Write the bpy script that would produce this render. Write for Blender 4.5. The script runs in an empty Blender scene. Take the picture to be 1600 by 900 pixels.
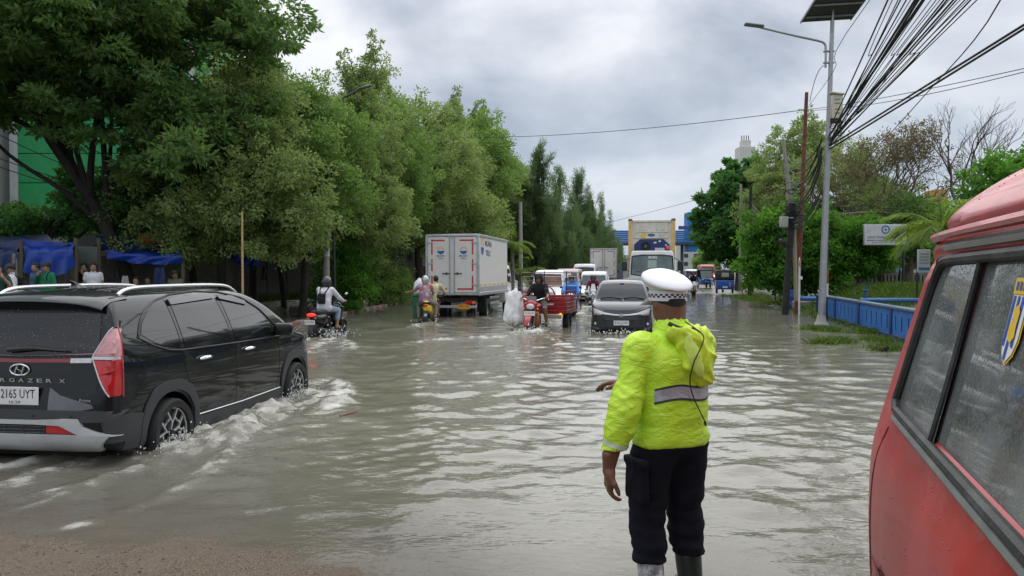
import bpy, bmesh, math, random
import numpy as np
from mathutils import Vector, Matrix
from mathutils.bvhtree import BVHTree
SC = bpy.context.scene
COL = SC.collection
PI = math.pi
R_ = math.radians
# ---------------------------------------------------------------- camera
CAMZ, HZ, FPX = 1.6, 426.0, 1150.0
cam = bpy.data.cameras.new('camera'); co = bpy.data.objects.new('camera', cam); COL.objects.link(co)
cam.lens = FPX / 1600 * 36; cam.sensor_width = 36; cam.clip_start = .05; cam.clip_end = 3000
co.location = (0, 0, CAMZ); co.rotation_euler = (R_(90) - math.atan((450 - HZ) / FPX), 0, 0)
SC.camera = co
# ---------------------------------------------------------------- light
SUN_EL, SUN_AZ = R_(56), R_(20)          # azimuth from +Y towards +X
w = bpy.data.worlds.new('World'); SC.world = w; w.use_nodes = True
nt = w.node_tree; nt.nodes.clear()
def N(t, **k):
    n = nt.nodes.new(t)
    for a, b in k.items(): setattr(n, a, b)
    return n
def LK(a, b): nt.links.new(a, b)
def math_(op, a, b=None, clamp=False):
    n = N('ShaderNodeMath', operation=op); n.use_clamp = clamp
    for i, v in enumerate((a, b)):
        if v is None: continue
        if isinstance(v, (int, float)): n.inputs[i].default_value = v
        else: LK(v, n.inputs[i])
    return n.outputs[0]
sky = N('ShaderNodeTexSky', sky_type='NISHITA', sun_disc=False)
sky.sun_elevation = SUN_EL; sky.sun_rotation = SUN_AZ; sky.air_density = 1; sky.dust_density = 3
bg1 = N('ShaderNodeBackground'); bg1.inputs[1].default_value = .055
LK(sky.outputs[0], bg1.inputs[0])
tc = N('ShaderNodeTexCoord'); sp = N('ShaderNodeSeparateXYZ'); LK(tc.outputs['Generated'], sp.inputs[0])
zz = math_('MAXIMUM', sp.outputs[2], 0.0)
den = math_('ADD', zz, .34)
cx = math_('DIVIDE', sp.outputs[0], den); cy = math_('DIVIDE', sp.outputs[1], den)
cb = N('ShaderNodeCombineXYZ'); LK(cx, cb.inputs[0]); LK(cy, cb.inputs[1])
n1 = N('ShaderNodeTexNoise'); n1.inputs['Scale'].default_value = 1.9; n1.inputs['Detail'].default_value = 7
n1.inputs['Roughness'].default_value = .52; n1.inputs['Distortion'].default_value = .25
mp = N('ShaderNodeMapping'); mp.inputs['Location'].default_value = (3.4, 1.2, 0); LK(cb.outputs[0], mp.inputs[0]); LK(mp.outputs[0], n1.inputs['Vector'])
rp = N('ShaderNodeValToRGB'); e = rp.color_ramp.elements
e[0].position = .34; e[0].color = (.34, .385, .47, 1); e[1].position = .66; e[1].color = (.93, .94, .95, 1)
m = e.new(.50); m.color = (.61, .645, .71, 1)
LK(n1.outputs['Fac'], rp.inputs[0])
# overcast: blue-grey towards the horizon, brighter to the zenith
hr = N('ShaderNodeMapRange'); LK(zz, hr.inputs['Value']); hr.inputs['From Min'].default_value = 0; hr.inputs['From Max'].default_value = .34
hr.inputs['To Min'].default_value = .78; hr.inputs['To Max'].default_value = 0
mx = N('ShaderNodeMix', data_type='RGBA'); LK(hr.outputs[0], mx.inputs['Factor']); LK(rp.outputs[0], mx.inputs['A']); mx.inputs['B'].default_value = (.40, .49, .60, 1)
zr = N('ShaderNodeMapRange'); LK(zz, zr.inputs['Value']); zr.inputs['From Min'].default_value = .3; zr.inputs['From Max'].default_value = 1
zr.inputs['To Min'].default_value = .92; zr.inputs['To Max'].default_value = 2.0
bg2 = N('ShaderNodeBackground'); LK(mx.outputs['Result'], bg2.inputs[0]); LK(zr.outputs[0], bg2.inputs[1])
ms = N('ShaderNodeMixShader'); ms.inputs[0].default_value = .88; LK(bg1.outputs[0], ms.inputs[1]); LK(bg2.outputs[0], ms.inputs[2])
ow = N('ShaderNodeOutputWorld'); LK(ms.outputs[0], ow.inputs[0])
sl = bpy.data.lights.new('sun', 'SUN'); so = bpy.data.objects.new('sun', sl); COL.objects.link(so)
sl.energy = 1.35; sl.angle = R_(90); sl.color = (1, .97, .92)
sd = Vector((math.sin(SUN_AZ) * math.cos(SUN_EL), math.cos(SUN_AZ) * math.cos(SUN_EL), math.sin(SUN_EL)))
so.rotation_euler = sd.to_track_quat('Z', 'Y').to_euler(); so.location = sd * 60
SC.view_settings.view_transform = 'Standard'; SC.view_settings.look = 'None'
SC.view_settings.exposure = 0.42; SC.view_settings.gamma = 1
SC.render.engine = 'CYCLES'
SC.cycles.use_denoising = True
SC.cycles.max_bounces = 7; SC.cycles.diffuse_bounces = 5; SC.cycles.glossy_bounces = 3
SC.cycles.transparent_max_bounces = 8; SC.cycles.transmission_bounces = 4
SC.cycles.caustics_reflective = False; SC.cycles.caustics_refractive = False
# ---------------------------------------------------------------- helpers
def at(px, Y): return (px - 800) / FPX * Y
def zat(py, Y): return CAMZ - (py - HZ) / FPX * Y
def flat(px, py, z=0.0):
    Y = (CAMZ - z) * FPX / (py - HZ); return (at(px, Y), Y)
def S(r, g=None, b=None):
    if g is None: g = b = r
    f = lambda c: (c / 255 / 12.92) if c <= 10 else ((c / 255 + .055) / 1.055) ** 2.4
    return (f(r), f(g), f(b))
def vn(x, y, seed=0):
    x = np.asarray(x, float); y = np.asarray(y, float)
    xi = np.floor(x).astype(np.int64); yi = np.floor(y).astype(np.int64); fx = x - xi; fy = y - yi
    fx = fx * fx * (3 - 2 * fx); fy = fy * fy * (3 - 2 * fy)
    def h(a, b):
        n = (a * 374761393 + b * 668265263 + seed * 974711) & 0x7fffffff
        n = ((n ^ (n >> 13)) * 1274126177) & 0x7fffffff
        return ((n ^ (n >> 16)) & 0xffff) / 65535.
    return (h(xi, yi) * (1 - fx) + h(xi + 1, yi) * fx) * (1 - fy) + (h(xi, yi + 1) * (1 - fx) + h(xi + 1, yi + 1) * fx) * fy
def fbm(x, y, seed=0, o=3): return sum(vn(x * 2 ** i, y * 2 ** i, seed + i) / 2 ** (i + 1) for i in range(o))
def sstep(a, b, x):
    t = np.clip((np.asarray(x, float) - a) / (b - a), 0, 1); return t * t * (3 - 2 * t)
MATS = {}
def M(name, col=(.5, .5, .5), r=.5, metal=0., var=.12, scale=6., bump=0., bs=60., coat=0., emit=0., spec=.5, stretch=None, dirt=0., dirtcol=(.12, .10, .08), trans=0.):
    if name in MATS: return MATS[name]
    m = bpy.data.materials.new(name); m.use_nodes = True; t = m.node_tree; b = t.nodes['Principled BSDF']
    MATS[name] = m; L = t.links.new
    b.inputs['Roughness'].default_value = r; b.inputs['Metallic'].default_value = metal
    b.inputs['Coat Weight'].default_value = coat; b.inputs['Coat Roughness'].default_value = .03; b.inputs['Coat IOR'].default_value = 1.42
    b.inputs['Specular IOR Level'].default_value = spec
    tc = t.nodes.new('ShaderNodeTexCoord'); vec = tc.outputs['Object']
    if stretch:
        mp = t.nodes.new('ShaderNodeMapping'); mp.inputs['Scale'].default_value = stretch; L(vec, mp.inputs[0]); vec = mp.outputs[0]
    n = t.nodes.new('ShaderNodeTexNoise'); n.inputs['Scale'].default_value = scale; n.inputs['Detail'].default_value = 5; n.inputs['Roughness'].default_value = .6; L(vec, n.inputs['Vector'])
    mr = t.nodes.new('ShaderNodeMapRange'); mr.inputs['From Min'].default_value = .3; mr.inputs['From Max'].default_value = .7; L(n.outputs['Fac'], mr.inputs['Value'])
    mx = t.nodes.new('ShaderNodeMix'); mx.data_type = 'RGBA'; L(mr.outputs[0], mx.inputs['Factor'])
    mx.inputs['A'].default_value = (*[c * (1 - var) for c in col], 1); mx.inputs['B'].default_value = (*[min(1, c * (1 + var)) for c in col], 1)
    out = mx.outputs['Result']
    if dirt > 0:
        n2 = t.nodes.new('ShaderNodeTexNoise'); n2.inputs['Scale'].default_value = scale * .6; n2.inputs['Detail'].default_value = 8; n2.inputs['Roughness'].default_value = .7; L(vec, n2.inputs['Vector'])
        m2 = t.nodes.new('ShaderNodeMapRange'); m2.inputs['From Min'].default_value = .48; m2.inputs['From Max'].default_value = .75; m2.inputs['To Max'].default_value = dirt; L(n2.outputs['Fac'], m2.inputs['Value'])
        x2 = t.nodes.new('ShaderNodeMix'); x2.data_type = 'RGBA'; L(m2.outputs[0], x2.inputs['Factor']); L(out, x2.inputs['A']); x2.inputs['B'].default_value = (*dirtcol, 1); out = x2.outputs['Result']
    L(out, b.inputs['Base Color'])
    if bump > 0:
        n3 = t.nodes.new('ShaderNodeTexNoise'); n3.inputs['Scale'].default_value = bs; n3.inputs['Detail'].default_value = 4; L(vec, n3.inputs['Vector'])
        bp = t.nodes.new('ShaderNodeBump'); bp.inputs['Strength'].default_value = bump; bp.inputs['Distance'].default_value = .01; L(n3.outputs['Fac'], bp.inputs['Height']); L(bp.outputs[0], b.inputs['Normal'])
    if emit > 0:
        b.inputs['Emission Color'].default_value = (*col, 1); b.inputs['Emission Strength'].default_value = emit
    return m
def tag(o, label=None, cat=None, group=None, kind=None):
    if label: o['label'] = label
    if cat: o['category'] = cat
    if group: o['group'] = group
    if kind: o['kind'] = kind
    return o
def thing(name, label, cat, loc=(0, 0, 0), rz=0., group=None):
    o = bpy.data.objects.new(name, None); COL.objects.link(o); o.location = loc; o.rotation_euler = (0, 0, rz); o.empty_display_size = .2
    return tag(o, label, cat, group)
def dup(root, loc, rz, label=None, scale=None):
    r = root.copy(); COL.objects.link(r); r.location = loc; r.rotation_euler = (0, 0, rz)
    if label: r['label'] = label
    if scale: r.scale = (scale,) * 3
    for ch in root.children:
        c = ch.copy(); COL.objects.link(c); c.parent = r
        for g in ch.children:
            d = g.copy(); COL.objects.link(d); d.parent = c
    return r
def rot(axis, a):
    c, s = math.cos(a), math.sin(a)
    return np.array({'x': [[1, 0, 0], [0, c, -s], [0, s, c]], 'y': [[c, 0, s], [0, 1, 0], [-s, 0, c]], 'z': [[c, -s, 0], [s, c, 0], [0, 0, 1]]}[axis])
def catmull(P, n=6, closed=False):
    P = np.asarray(P, float); m = len(P); out = []
    for i in range(m if closed else m - 1):
        if closed: p0, p1, p2, p3 = P[i - 1], P[i], P[(i + 1) % m], P[(i + 2) % m]
        else: p0, p1, p2, p3 = P[max(i - 1, 0)], P[i], P[i + 1], P[min(i + 2, m - 1)]
        for k in range(n):
            t = k / n
            out.append(.5 * (2 * p1 + (p2 - p0) * t + (2 * p0 - 5 * p1 + 4 * p2 - p3) * t * t + (3 * p1 - p0 - 3 * p2 + p3) * t ** 3))
    if not closed: out.append(P[-1])
    return np.array(out)
def resample(P, n):
    P = np.asarray(P, float); d = np.r_[0, np.cumsum(np.linalg.norm(np.diff(P, axis=0), axis=1))]
    s = np.linspace(0, d[-1], n); return np.stack([np.interp(s, d, P[:, i]) for i in range(P.shape[1])], 1)
def obj_from(name, V, F, mats, parent=None, sharp=40, mi=None, fix=False, smooth=True):
    me = bpy.data.meshes.new(name); me.from_pydata([tuple(v) for v in V] if not isinstance(V, np.ndarray) else V.tolist(), [], F if isinstance(F, list) else F.tolist())
    if not isinstance(mats, (list, tuple)): mats = [mats]
    for m in mats: me.materials.append(m)
    if mi is not None and len(mats) > 1: me.polygons.foreach_set('material_index', mi)
    if fix:
        bm = bmesh.new(); bm.from_mesh(me); bmesh.ops.recalc_face_normals(bm, faces=bm.faces); bm.to_mesh(me); bm.free()
    if smooth:
        me.polygons.foreach_set('use_smooth', [True] * len(me.polygons))
        if sharp: me.set_sharp_from_angle(angle=R_(sharp))
    me.update()
    o = bpy.data.objects.new(name, me); COL.objects.link(o)
    if parent is not None: o.parent = parent
    return o
_TXT = {}
def text_geo(s, bold=0.):
    if (s, bold) in _TXT: return _TXT[(s, bold)]
    c = bpy.data.curves.new('t', 'FONT'); c.body = s; c.align_x = 'CENTER'; c.align_y = 'CENTER'; c.resolution_u = 2; c.offset = bold
    o = bpy.data.objects.new('t', c); COL.objects.link(o)
    me = bpy.data.meshes.new_from_object(o); bpy.data.objects.remove(o); bpy.data.curves.remove(c)
    V = np.array([v.co[:] for v in me.vertices]); F = [tuple(p.vertices) for p in me.polygons]
    bpy.data.meshes.remove(me)
    V[:, 0] -= (V[:, 0].max() + V[:, 0].min()) / 2; V[:, 1] -= (V[:, 1].max() + V[:, 1].min()) / 2
    h = V[:, 1].max() - V[:, 1].min(); V /= h
    _TXT[(s, bold)] = (V, F); return V, F
class MB:
    def __init__(s, T=None): s.v = []; s.f = []; s.n = 0; s.mi = []; s.cur = 0; s.T = T
    def add(s, V, F):
        V = np.asarray(V, float)
        if s.T is not None: V = V @ s.T[0].T + s.T[1]
        s.v.append(V); n = s.n
        s.f += [tuple(int(i) + n for i in f) for f in F]; s.mi += [s.cur] * len(F); s.n += len(V); return s
    def box(s, c, d, b=0., R=None, rz=0.):
        hx, hy, hz = d[0] / 2, d[1] / 2, d[2] / 2
        if R is None: R = rot('z', rz) if rz else None
        if b <= 0:
            V = np.array([(x, y, z) for x in (-hx, hx) for y in (-hy, hy) for z in (-hz, hz)])
            F = [(0, 1, 3, 2), (4, 6, 7, 5), (0, 4, 5, 1), (2, 3, 7, 6), (0, 2, 6, 4), (1, 5, 7, 3)]
        else:
            b = min(b, hx * .9, hy * .9, hz * .9); h = (hx, hy, hz); V = []; ix = {}
            for sx in (-1, 1):
                for sy in (-1, 1):
                    for sz in (-1, 1):
                        for a in range(3):
                            sg = (sx, sy, sz); ix[(sx, sy, sz, a)] = len(V)
                            V.append([sg[i] * (h[i] if i == a else h[i] - b) for i in range(3)])
            F = []
            for a in range(3):
                u, v = (a + 1) % 3, (a + 2) % 3
                for sg in (-1, 1):
                    q = []
                    for (p, r) in ((-1, -1), (1, -1), (1, 1), (-1, 1)):
                        k = [0, 0, 0]; k[a] = sg; k[u] = p; k[v] = r; q.append(ix[(*k, a)])
                    F.append(tuple(q if sg > 0 else q[::-1]))
                for p in (-1, 1):
                    for r in (-1, 1):      # edge along a between faces u(p), v(r)
                        k0 = [0, 0, 0]; k0[u] = p; k0[v] = r; k1 = list(k0); k0[a] = -1; k1[a] = 1
                        q = [ix[(*k0, u)], ix[(*k1, u)], ix[(*k1, v)], ix[(*k0, v)]]
                        F.append(tuple(q if p * r < 0 else q[::-1]))
            for sx in (-1, 1):
                for sy in (-1, 1):
                    for sz in (-1, 1):
                        q = [ix[(sx, sy, sz, a)] for a in range(3)]
                        F.append(tuple(q if sx * sy * sz > 0 else q[::-1]))
            V = np.array(V)
        if R is not None: V = V @ np.asarray(R).T
        return s.add(V + np.asarray(c, float), F)
    def tube(s, P, r, n=8, cap=True):
        P = np.asarray(P, float); m = len(P); r = np.broadcast_to(np.asarray(r, float), (m,))
        T = np.gradient(P, axis=0); T /= np.linalg.norm(T, axis=1)[:, None] + 1e-9
        u = np.cross(T[0], (0, 0, 1.)); 
        if np.linalg.norm(u) < .05: u = np.cross(T[0], (0, 1., 0))
        u /= np.linalg.norm(u); V = []; a = np.arange(n) * 2 * PI / n
        for i in range(m):
            u = u - T[i] * (u @ T[i]); u /= np.linalg.norm(u) + 1e-9; w = np.cross(T[i], u)
            V.append(P[i] + r[i] * (np.cos(a)[:, None] * u + np.sin(a)[:, None] * w))
        F = [(i * n + j, i * n + (j + 1) % n, (i + 1) * n + (j + 1) % n, (i + 1) * n + j) for i in range(m - 1) for j in range(n)]
        if cap: F += [tuple(range(n))[::-1], tuple((m - 1) * n + j for j in range(n))]
        return s.add(np.concatenate(V), F)
    def cyl(s, a, b, r, r2=None, n=12): return s.tube([a, b], [r, r if r2 is None else r2], n)
    def lathe(s, prof, c=(0, 0, 0), R=None, n=24, sy=1., cap=True):
        a = np.arange(n) * 2 * PI / n; m = len(prof)
        V = np.concatenate([np.stack([r * np.cos(a), r * sy * np.sin(a), np.full(n, h)], 1) for r, h in prof])
        F = [(i * n + j, i * n + (j + 1) % n, (i + 1) * n + (j + 1) % n, (i + 1) * n + j) for i in range(m - 1) for j in range(n)]
        if cap and prof[0][0] > 1e-6: F.append(tuple(range(n))[::-1])
        if cap and prof[-1][0] > 1e-6: F.append(tuple((m - 1) * n + j for j in range(n)))
        if R is not None: V = V @ np.asarray(R).T
        return s.add(V + np.asarray(c, float), F)
    def prism(s, poly, lo, hi, plane='xz'):
        k = {'xz': (0, 2, 1), 'xy': (0, 1, 2), 'yz': (1, 2, 0)}[plane]; m = len(poly); V = np.zeros((2 * m, 3))
        for i, (a, b) in enumerate(poly):
            for j, d in ((i, lo), (i + m, hi)): V[j, k[0]] = a; V[j, k[1]] = b; V[j, k[2]] = d
        F = [tuple(range(m)), tuple(range(m, 2 * m))[::-1]] + [(i, i + m, (i + 1) % m + m, (i + 1) % m) for i in range(m)]
        return s.add(V, F)
    def ell(s, c, r, nu=14, nv=9, R=None):
        if isinstance(r, (int, float)): r = (r,) * 3
        V = []
        for i in range(nv + 1):
            t = PI * i / nv
            for j in range(nu): p = 2 * PI * j / nu; V.append((r[0] * math.sin(t) * math.cos(p), r[1] * math.sin(t) * math.sin(p), r[2] * math.cos(t)))
        V = np.array(V)
        if R is not None: V = V @ np.asarray(R).T
        F = [(i * nu + j, (i + 1) * nu + j, (i + 1) * nu + (j + 1) % nu, i * nu + (j + 1) % nu) for i in range(nv) for j in range(nu)]
        return s.add(V + np.asarray(c, float), F)
    def grid(s, P, flip=False):
        P = np.asarray(P, float); a, b = P.shape[:2]
        F = [(i * b + j, i * b + j + 1, (i + 1) * b + j + 1, (i + 1) * b + j) for i in range(a - 1) for j in range(b - 1)]
        if flip: F = [f[::-1] for f in F]
        return s.add(P.reshape(-1, 3), F)
    def text(s, t, h, c, ux, uy, bold=0., wide=None, off=0.):
        V, F = text_geo(t, bold); ux = np.asarray(ux, float); uy = np.asarray(uy, float); sx = h
        if wide: sx = wide / (V[:, 0].max() - V[:, 0].min())
        n = np.cross(ux, uy)
        return s.add(np.asarray(c, float) + n * off + V[:, :1] * sx * ux + V[:, 1:2] * h * uy, F)
    def build(s, name, mats, parent=None, sharp=40, fix=True, smooth=True):
        if not s.v: return None
        return obj_from(name, np.concatenate(s.v), s.f, mats, parent, sharp, s.mi, fix, smooth)
# ---------------------------------------------------------------- signed distance modelling (smooth bodies)
class Sdf:
    def __init__(s, lo, hi, h):
        s.lo = np.asarray(lo, float); s.h = h; s.n = np.ceil((np.asarray(hi, float) - s.lo) / h).astype(int) + 1
        s.ax = [s.lo[i] + h * np.arange(s.n[i]) for i in range(3)]; s.D = np.full(s.n, 9., np.float32)
    def loc(s, lo, hi, pad):
        sl = []
        for i in range(3):
            a = int(max(0, math.floor((lo[i] - pad - s.lo[i]) / s.h))); b = int(min(s.n[i], math.ceil((hi[i] + pad - s.lo[i]) / s.h) + 1)); sl.append(slice(a, max(a, b)))
        sl = tuple(sl)
        return sl, (s.ax[0][sl[0]][:, None, None], s.ax[1][sl[1]][None, :, None], s.ax[2][sl[2]][None, None, :])
    def put(s, sl, d, k, sub=False):
        o = s.D[sl]
        if o.size == 0: return
        if sub: d = -d; m = np.maximum(o, d); q = np.maximum(k - np.abs(o - d), 0) / max(k, 1e-6); s.D[sl] = m + q * q * k / 4
        else: m = np.minimum(o, d); q = np.maximum(k - np.abs(o - d), 0) / max(k, 1e-6); s.D[sl] = m - q * q * k / 4
    def cap(s, a, b, ra, rb=None, k=.03, sub=False):
        a = np.asarray(a, float); b = np.asarray(b, float); rb = ra if rb is None else rb; R = max(ra, rb)
        sl, (X, Y, Z) = s.loc(np.minimum(a, b) - R, np.maximum(a, b) + R, k + 3 * s.h); d = b - a; L = d @ d + 1e-9
        t = np.clip(((X - a[0]) * d[0] + (Y - a[1]) * d[1] + (Z - a[2]) * d[2]) / L, 0, 1)
        D = np.sqrt((X - a[0] - t * d[0]) ** 2 + (Y - a[1] - t * d[1]) ** 2 + (Z - a[2] - t * d[2]) ** 2) - (ra + (rb - ra) * t)
        s.put(sl, D, k, sub); return s
    def ell(s, c, r, k=.03, R=None, sub=False):
        c = np.asarray(c, float); r = np.asarray(r, float); m = r.max() if R is not None else r
        sl, (X, Y, Z) = s.loc(c - m, c + m, k + 3 * s.h); x, y, z = X - c[0], Y - c[1], Z - c[2]
        if R is not None:
            R = np.asarray(R); x, y, z = (R[0, i] * x + R[1, i] * y + R[2, i] * z for i in range(3))
        q = np.sqrt((x / r[0]) ** 2 + (y / r[1]) ** 2 + (z / r[2]) ** 2); g = np.sqrt((x / r[0] ** 2) ** 2 + (y / r[1] ** 2) ** 2 + (z / r[2] ** 2) ** 2) + 1e-6
        s.put(sl, q * (q - 1) / g, k, sub); return s
    def box(s, c, hd, rad=.02, k=.03, R=None, sub=False):
        c = np.asarray(c, float); hd = np.asarray(hd, float); m = np.linalg.norm(hd) if R is not None else hd
        sl, (X, Y, Z) = s.loc(c - m, c + m, k + 3 * s.h); x, y, z = X - c[0], Y - c[1], Z - c[2]
        if R is not None:
            R = np.asarray(R); x, y, z = (R[0, i] * x + R[1, i] * y + R[2, i] * z for i in range(3))
        q = [np.abs(v) - (hd[i] - rad) for i, v in enumerate((x, y, z))]
        D = np.sqrt(sum(np.maximum(v, 0) ** 2 for v in q)) + np.minimum(np.maximum(np.maximum(q[0], q[1]), q[2]), 0) - rad
        s.put(sl, D, k, sub); return s
    def half(s, n, d, k=.004):     # keep n.p < d
        n = np.asarray(n, float); n = n / np.linalg.norm(n)
        D = n[0] * s.ax[0][:, None, None] + n[1] * s.ax[1][None, :, None] + n[2] * s.ax[2][None, None, :] - d
        s.D = np.maximum(s.D, D.astype(np.float32)); return s
    def mesh(s, relax=1):
        D = s.D.copy(); D[[0, -1]] = np.maximum(D[[0, -1]], s.h); D[:, [0, -1]] = np.maximum(D[:, [0, -1]], s.h); D[:, :, [0, -1]] = np.maximum(D[:, :, [0, -1]], s.h)
        ins = D < 0; n = np.array(D.shape) - 1
        cnt = np.zeros(n, np.int8); offs = [(i, j, k) for i in (0, 1) for j in (0, 1) for k in (0, 1)]
        for (i, j, k) in offs: cnt += ins[i:i + n[0], j:j + n[1], k:k + n[2]]
        C = np.argwhere((cnt > 0) & (cnt < 8)); idx = np.full(n, -1, np.int64); idx[tuple(C.T)] = np.arange(len(C))
        P = np.zeros((len(C), 3)); W = np.zeros(len(C))
        val = {o: D[C[:, 0] + o[0], C[:, 1] + o[1], C[:, 2] + o[2]] for o in offs}
        for o in offs:
            for a in range(3):
                if o[a]: continue
                p = list(o); p[a] = 1; p = tuple(p); v0, v1 = val[o], val[p]; m = (v0 < 0) != (v1 < 0)
                t = np.where(m, v0 / np.where(m, v0 - v1, 1), 0)
                q = np.array(o, float)[None, :].repeat(len(C), 0); q[:, a] = t; P[m] += q[m]; W += m
        V = s.lo + s.h * (C + P / np.maximum(W, 1)[:, None]); F = []
        for a in range(3):
            b, c = (a + 1) % 3, (a + 2) % 3; sl0 = [slice(None)] * 3; sl1 = [slice(None)] * 3; sl0[a] = slice(0, -1); sl1[a] = slice(1, None)
            A = ins[tuple(sl0)]; B = ins[tuple(sl1)]; E = np.argwhere(A != B)
            E = E[(E[:, b] > 0) & (E[:, c] > 0) & (E[:, b] < n[b]) & (E[:, c] < n[c])]
            if len(E) == 0: continue
            f = A[tuple(E.T)]; q = []
            for (db, dc) in ((-1, -1), (0, -1), (0, 0), (-1, 0)):
                e = E.copy(); e[:, b] += db; e[:, c] += dc; q.append(idx[tuple(e.T)])
            q = np.stack(q, 1); q[~f] = q[~f][:, ::-1]; F.append(q)
        F = np.concatenate(F); F = F[(F >= 0).all(1)]
        for _ in range(relax): V = smooth_mesh(V, F)
        return V, F
def smooth_mesh(V, F, lam=.5):
    A = np.zeros_like(V); n = np.zeros(len(V))
    for i in range(4):
        a, b = F[:, i], F[:, (i + 1) % 4]
        np.add.at(A, a, V[b]); np.add.at(n, a, 1); np.add.at(A, b, V[a]); np.add.at(n, b, 1)
    return V * (1 - lam) + lam * A / np.maximum(n, 1)[:, None]
def vnormals(V, F):
    fn = np.cross(V[F[:, 2]] - V[F[:, 0]], V[F[:, 3]] - V[F[:, 1]]); N_ = np.zeros_like(V)
    for i in range(4): np.add.at(N_, F[:, i], fn)
    return N_ / (np.linalg.norm(N_, axis=1)[:, None] + 1e-12)
def smax(a, b, k):
    q = np.maximum(k - np.abs(a - b), 0) / k; return np.maximum(a, b) + q * q * k / 4
def poly_sdf(px, py, poly):
    poly = np.asarray(poly, float); d = np.full(px.shape, 1e9); ins = np.zeros(px.shape, bool); m = len(poly)
    for i in range(m):
        a, b = poly[i], poly[(i + 1) % m]; e = b - a; wx, wy = px - a[0], py - a[1]
        t = np.clip((wx * e[0] + wy * e[1]) / (e @ e + 1e-12), 0, 1); d = np.minimum(d, (wx - t * e[0]) ** 2 + (wy - t * e[1]) ** 2)
        c = (a[1] > py) != (b[1] > py)
        ins ^= c & (px < (b[0] - a[0]) * (py - a[1]) / ((b[1] - a[1]) if abs(b[1] - a[1]) > 1e-12 else 1e-12) + a[0])
    return np.where(ins, -1, 1) * np.sqrt(d)
class Hull:
    """a vehicle body carved from its side, plan and cross-section outlines; panels are laid onto it by ray casting"""
    def __init__(s, side, plan, sect, h=.03, k=.06, arches=(), cuts=(), sm=2):
        side = catmull(side, 5, True); plan = np.asarray(plan, float); sect = np.asarray(sect, float)
        plan = catmull(plan, 5); sect = catmull(sect, 5)
        plan = np.concatenate([plan, plan[::-1] * (1, -1)]); sect = np.concatenate([sect, sect[::-1] * (-1, 1)])
        lo = (side[:, 0].min() - .1, -plan[:, 1].max() - .1, side[:, 1].min() - .1); hi = (side[:, 0].max() + .1, plan[:, 1].max() + .1, side[:, 1].max() + .1)
        g = Sdf(lo, hi, h); X, Y, Z = g.ax
        A = poly_sdf(*np.meshgrid(X, Z, indexing='ij'), side); B = poly_sdf(*np.meshgrid(X, Y, indexing='ij'), plan); C_ = poly_sdf(*np.meshgrid(Y, Z, indexing='ij'), sect)
        D = smax(smax(A[:, None, :], B[:, :, None], k), C_[None], k)
        for (x, z, r, yi) in arches:
            c = np.sqrt((X[:, None, None] - x) ** 2 + (Z[None, None, :] - z) ** 2) - r; c = np.maximum(c, yi - np.abs(Y[None, :, None])); D = smax(D, -c, .015)
        for (c, hd) in cuts:
            q = [np.abs(v) - e for v, e in zip((X[:, None, None] - c[0], Y[None, :, None] - c[1], Z[None, None, :] - c[2]), hd)]
            D = smax(D, -np.maximum(np.maximum(q[0], q[1]), q[2]), .02)
        g.D = D.astype(np.float32); s.V, s.F = g.mesh(sm); s.make()
    def make(s): s.bvh = BVHTree.FromPolygons([tuple(v) for v in s.V], [tuple(int(i) for i in f) for f in s.F])
    def obj(s, name, mat, parent): return obj_from(name, s.V, s.F, mat, parent, 50)
    def hit(s, p, d, off):
        d = Vector(d); h = s.bvh.ray_cast(Vector(p) - d * 6, d, 20)
        if h[0] is None: return None
        n = h[1]
        if n.dot(d) > 0: n = -n
        return np.array(h[0] + n * off)
    AX = {'L': ((0, 2, 1), (0, -1, 0)), 'R': ((0, 2, 1), (0, 1, 0)), 'B': ((1, 2, 0), (1, 0, 0)), 'F': ((1, 2, 0), (-1, 0, 0)), 'T': ((0, 1, 2), (0, 0, -1))}
    def p3(s, p, v):
        k, d = s.AX[v]; q = np.zeros(3); q[k[0]] = p[0]; q[k[1]] = p[1]; return q, d
    def patch(s, name, mat, parent, v, bot, top, off=.004, nu=14, nv=6, skirt=.012):
        bot = resample(bot, nu); top = resample(top, nu); P = np.zeros((nv, nu, 3)); Q = np.zeros((nv, nu, 3)); last = None
        d = np.array(s.AX[v][1], float)
        for i in range(nv):
            for j in range(nu):
                t = i / (nv - 1); q, dd = s.p3(bot[j] * (1 - t) + top[j] * t, v); h = s.hit(q, dd, off)
                if h is None: h = q.copy(); a = s.AX[v][0][2]; h[a] = last[a] if last is not None else 0
                P[i, j] = h; last = h
        m = MB(); m.grid(P)
        ring = [P[0, j] for j in range(nu)] + [P[i, -1] for i in range(1, nv)] + [P[-1, j] for j in range(nu - 2, -1, -1)] + [P[i, 0] for i in range(nv - 2, 0, -1)]
        ring = np.array(ring + ring[:1]); m.grid(np.stack([ring, ring + d * skirt]))
        return m.build(name, mat, parent, 35)
    def line(s, pts, v, off=.003, n=30):
        P = resample(pts, n); out = []
        for p in P:
            q, d = s.p3(p, v); h = s.hit(q, d, off)
            if h is not None: out.append(h)
        return np.array(out)
def mirror_y(poly): return [(-a, b) for a, b in poly]
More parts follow.
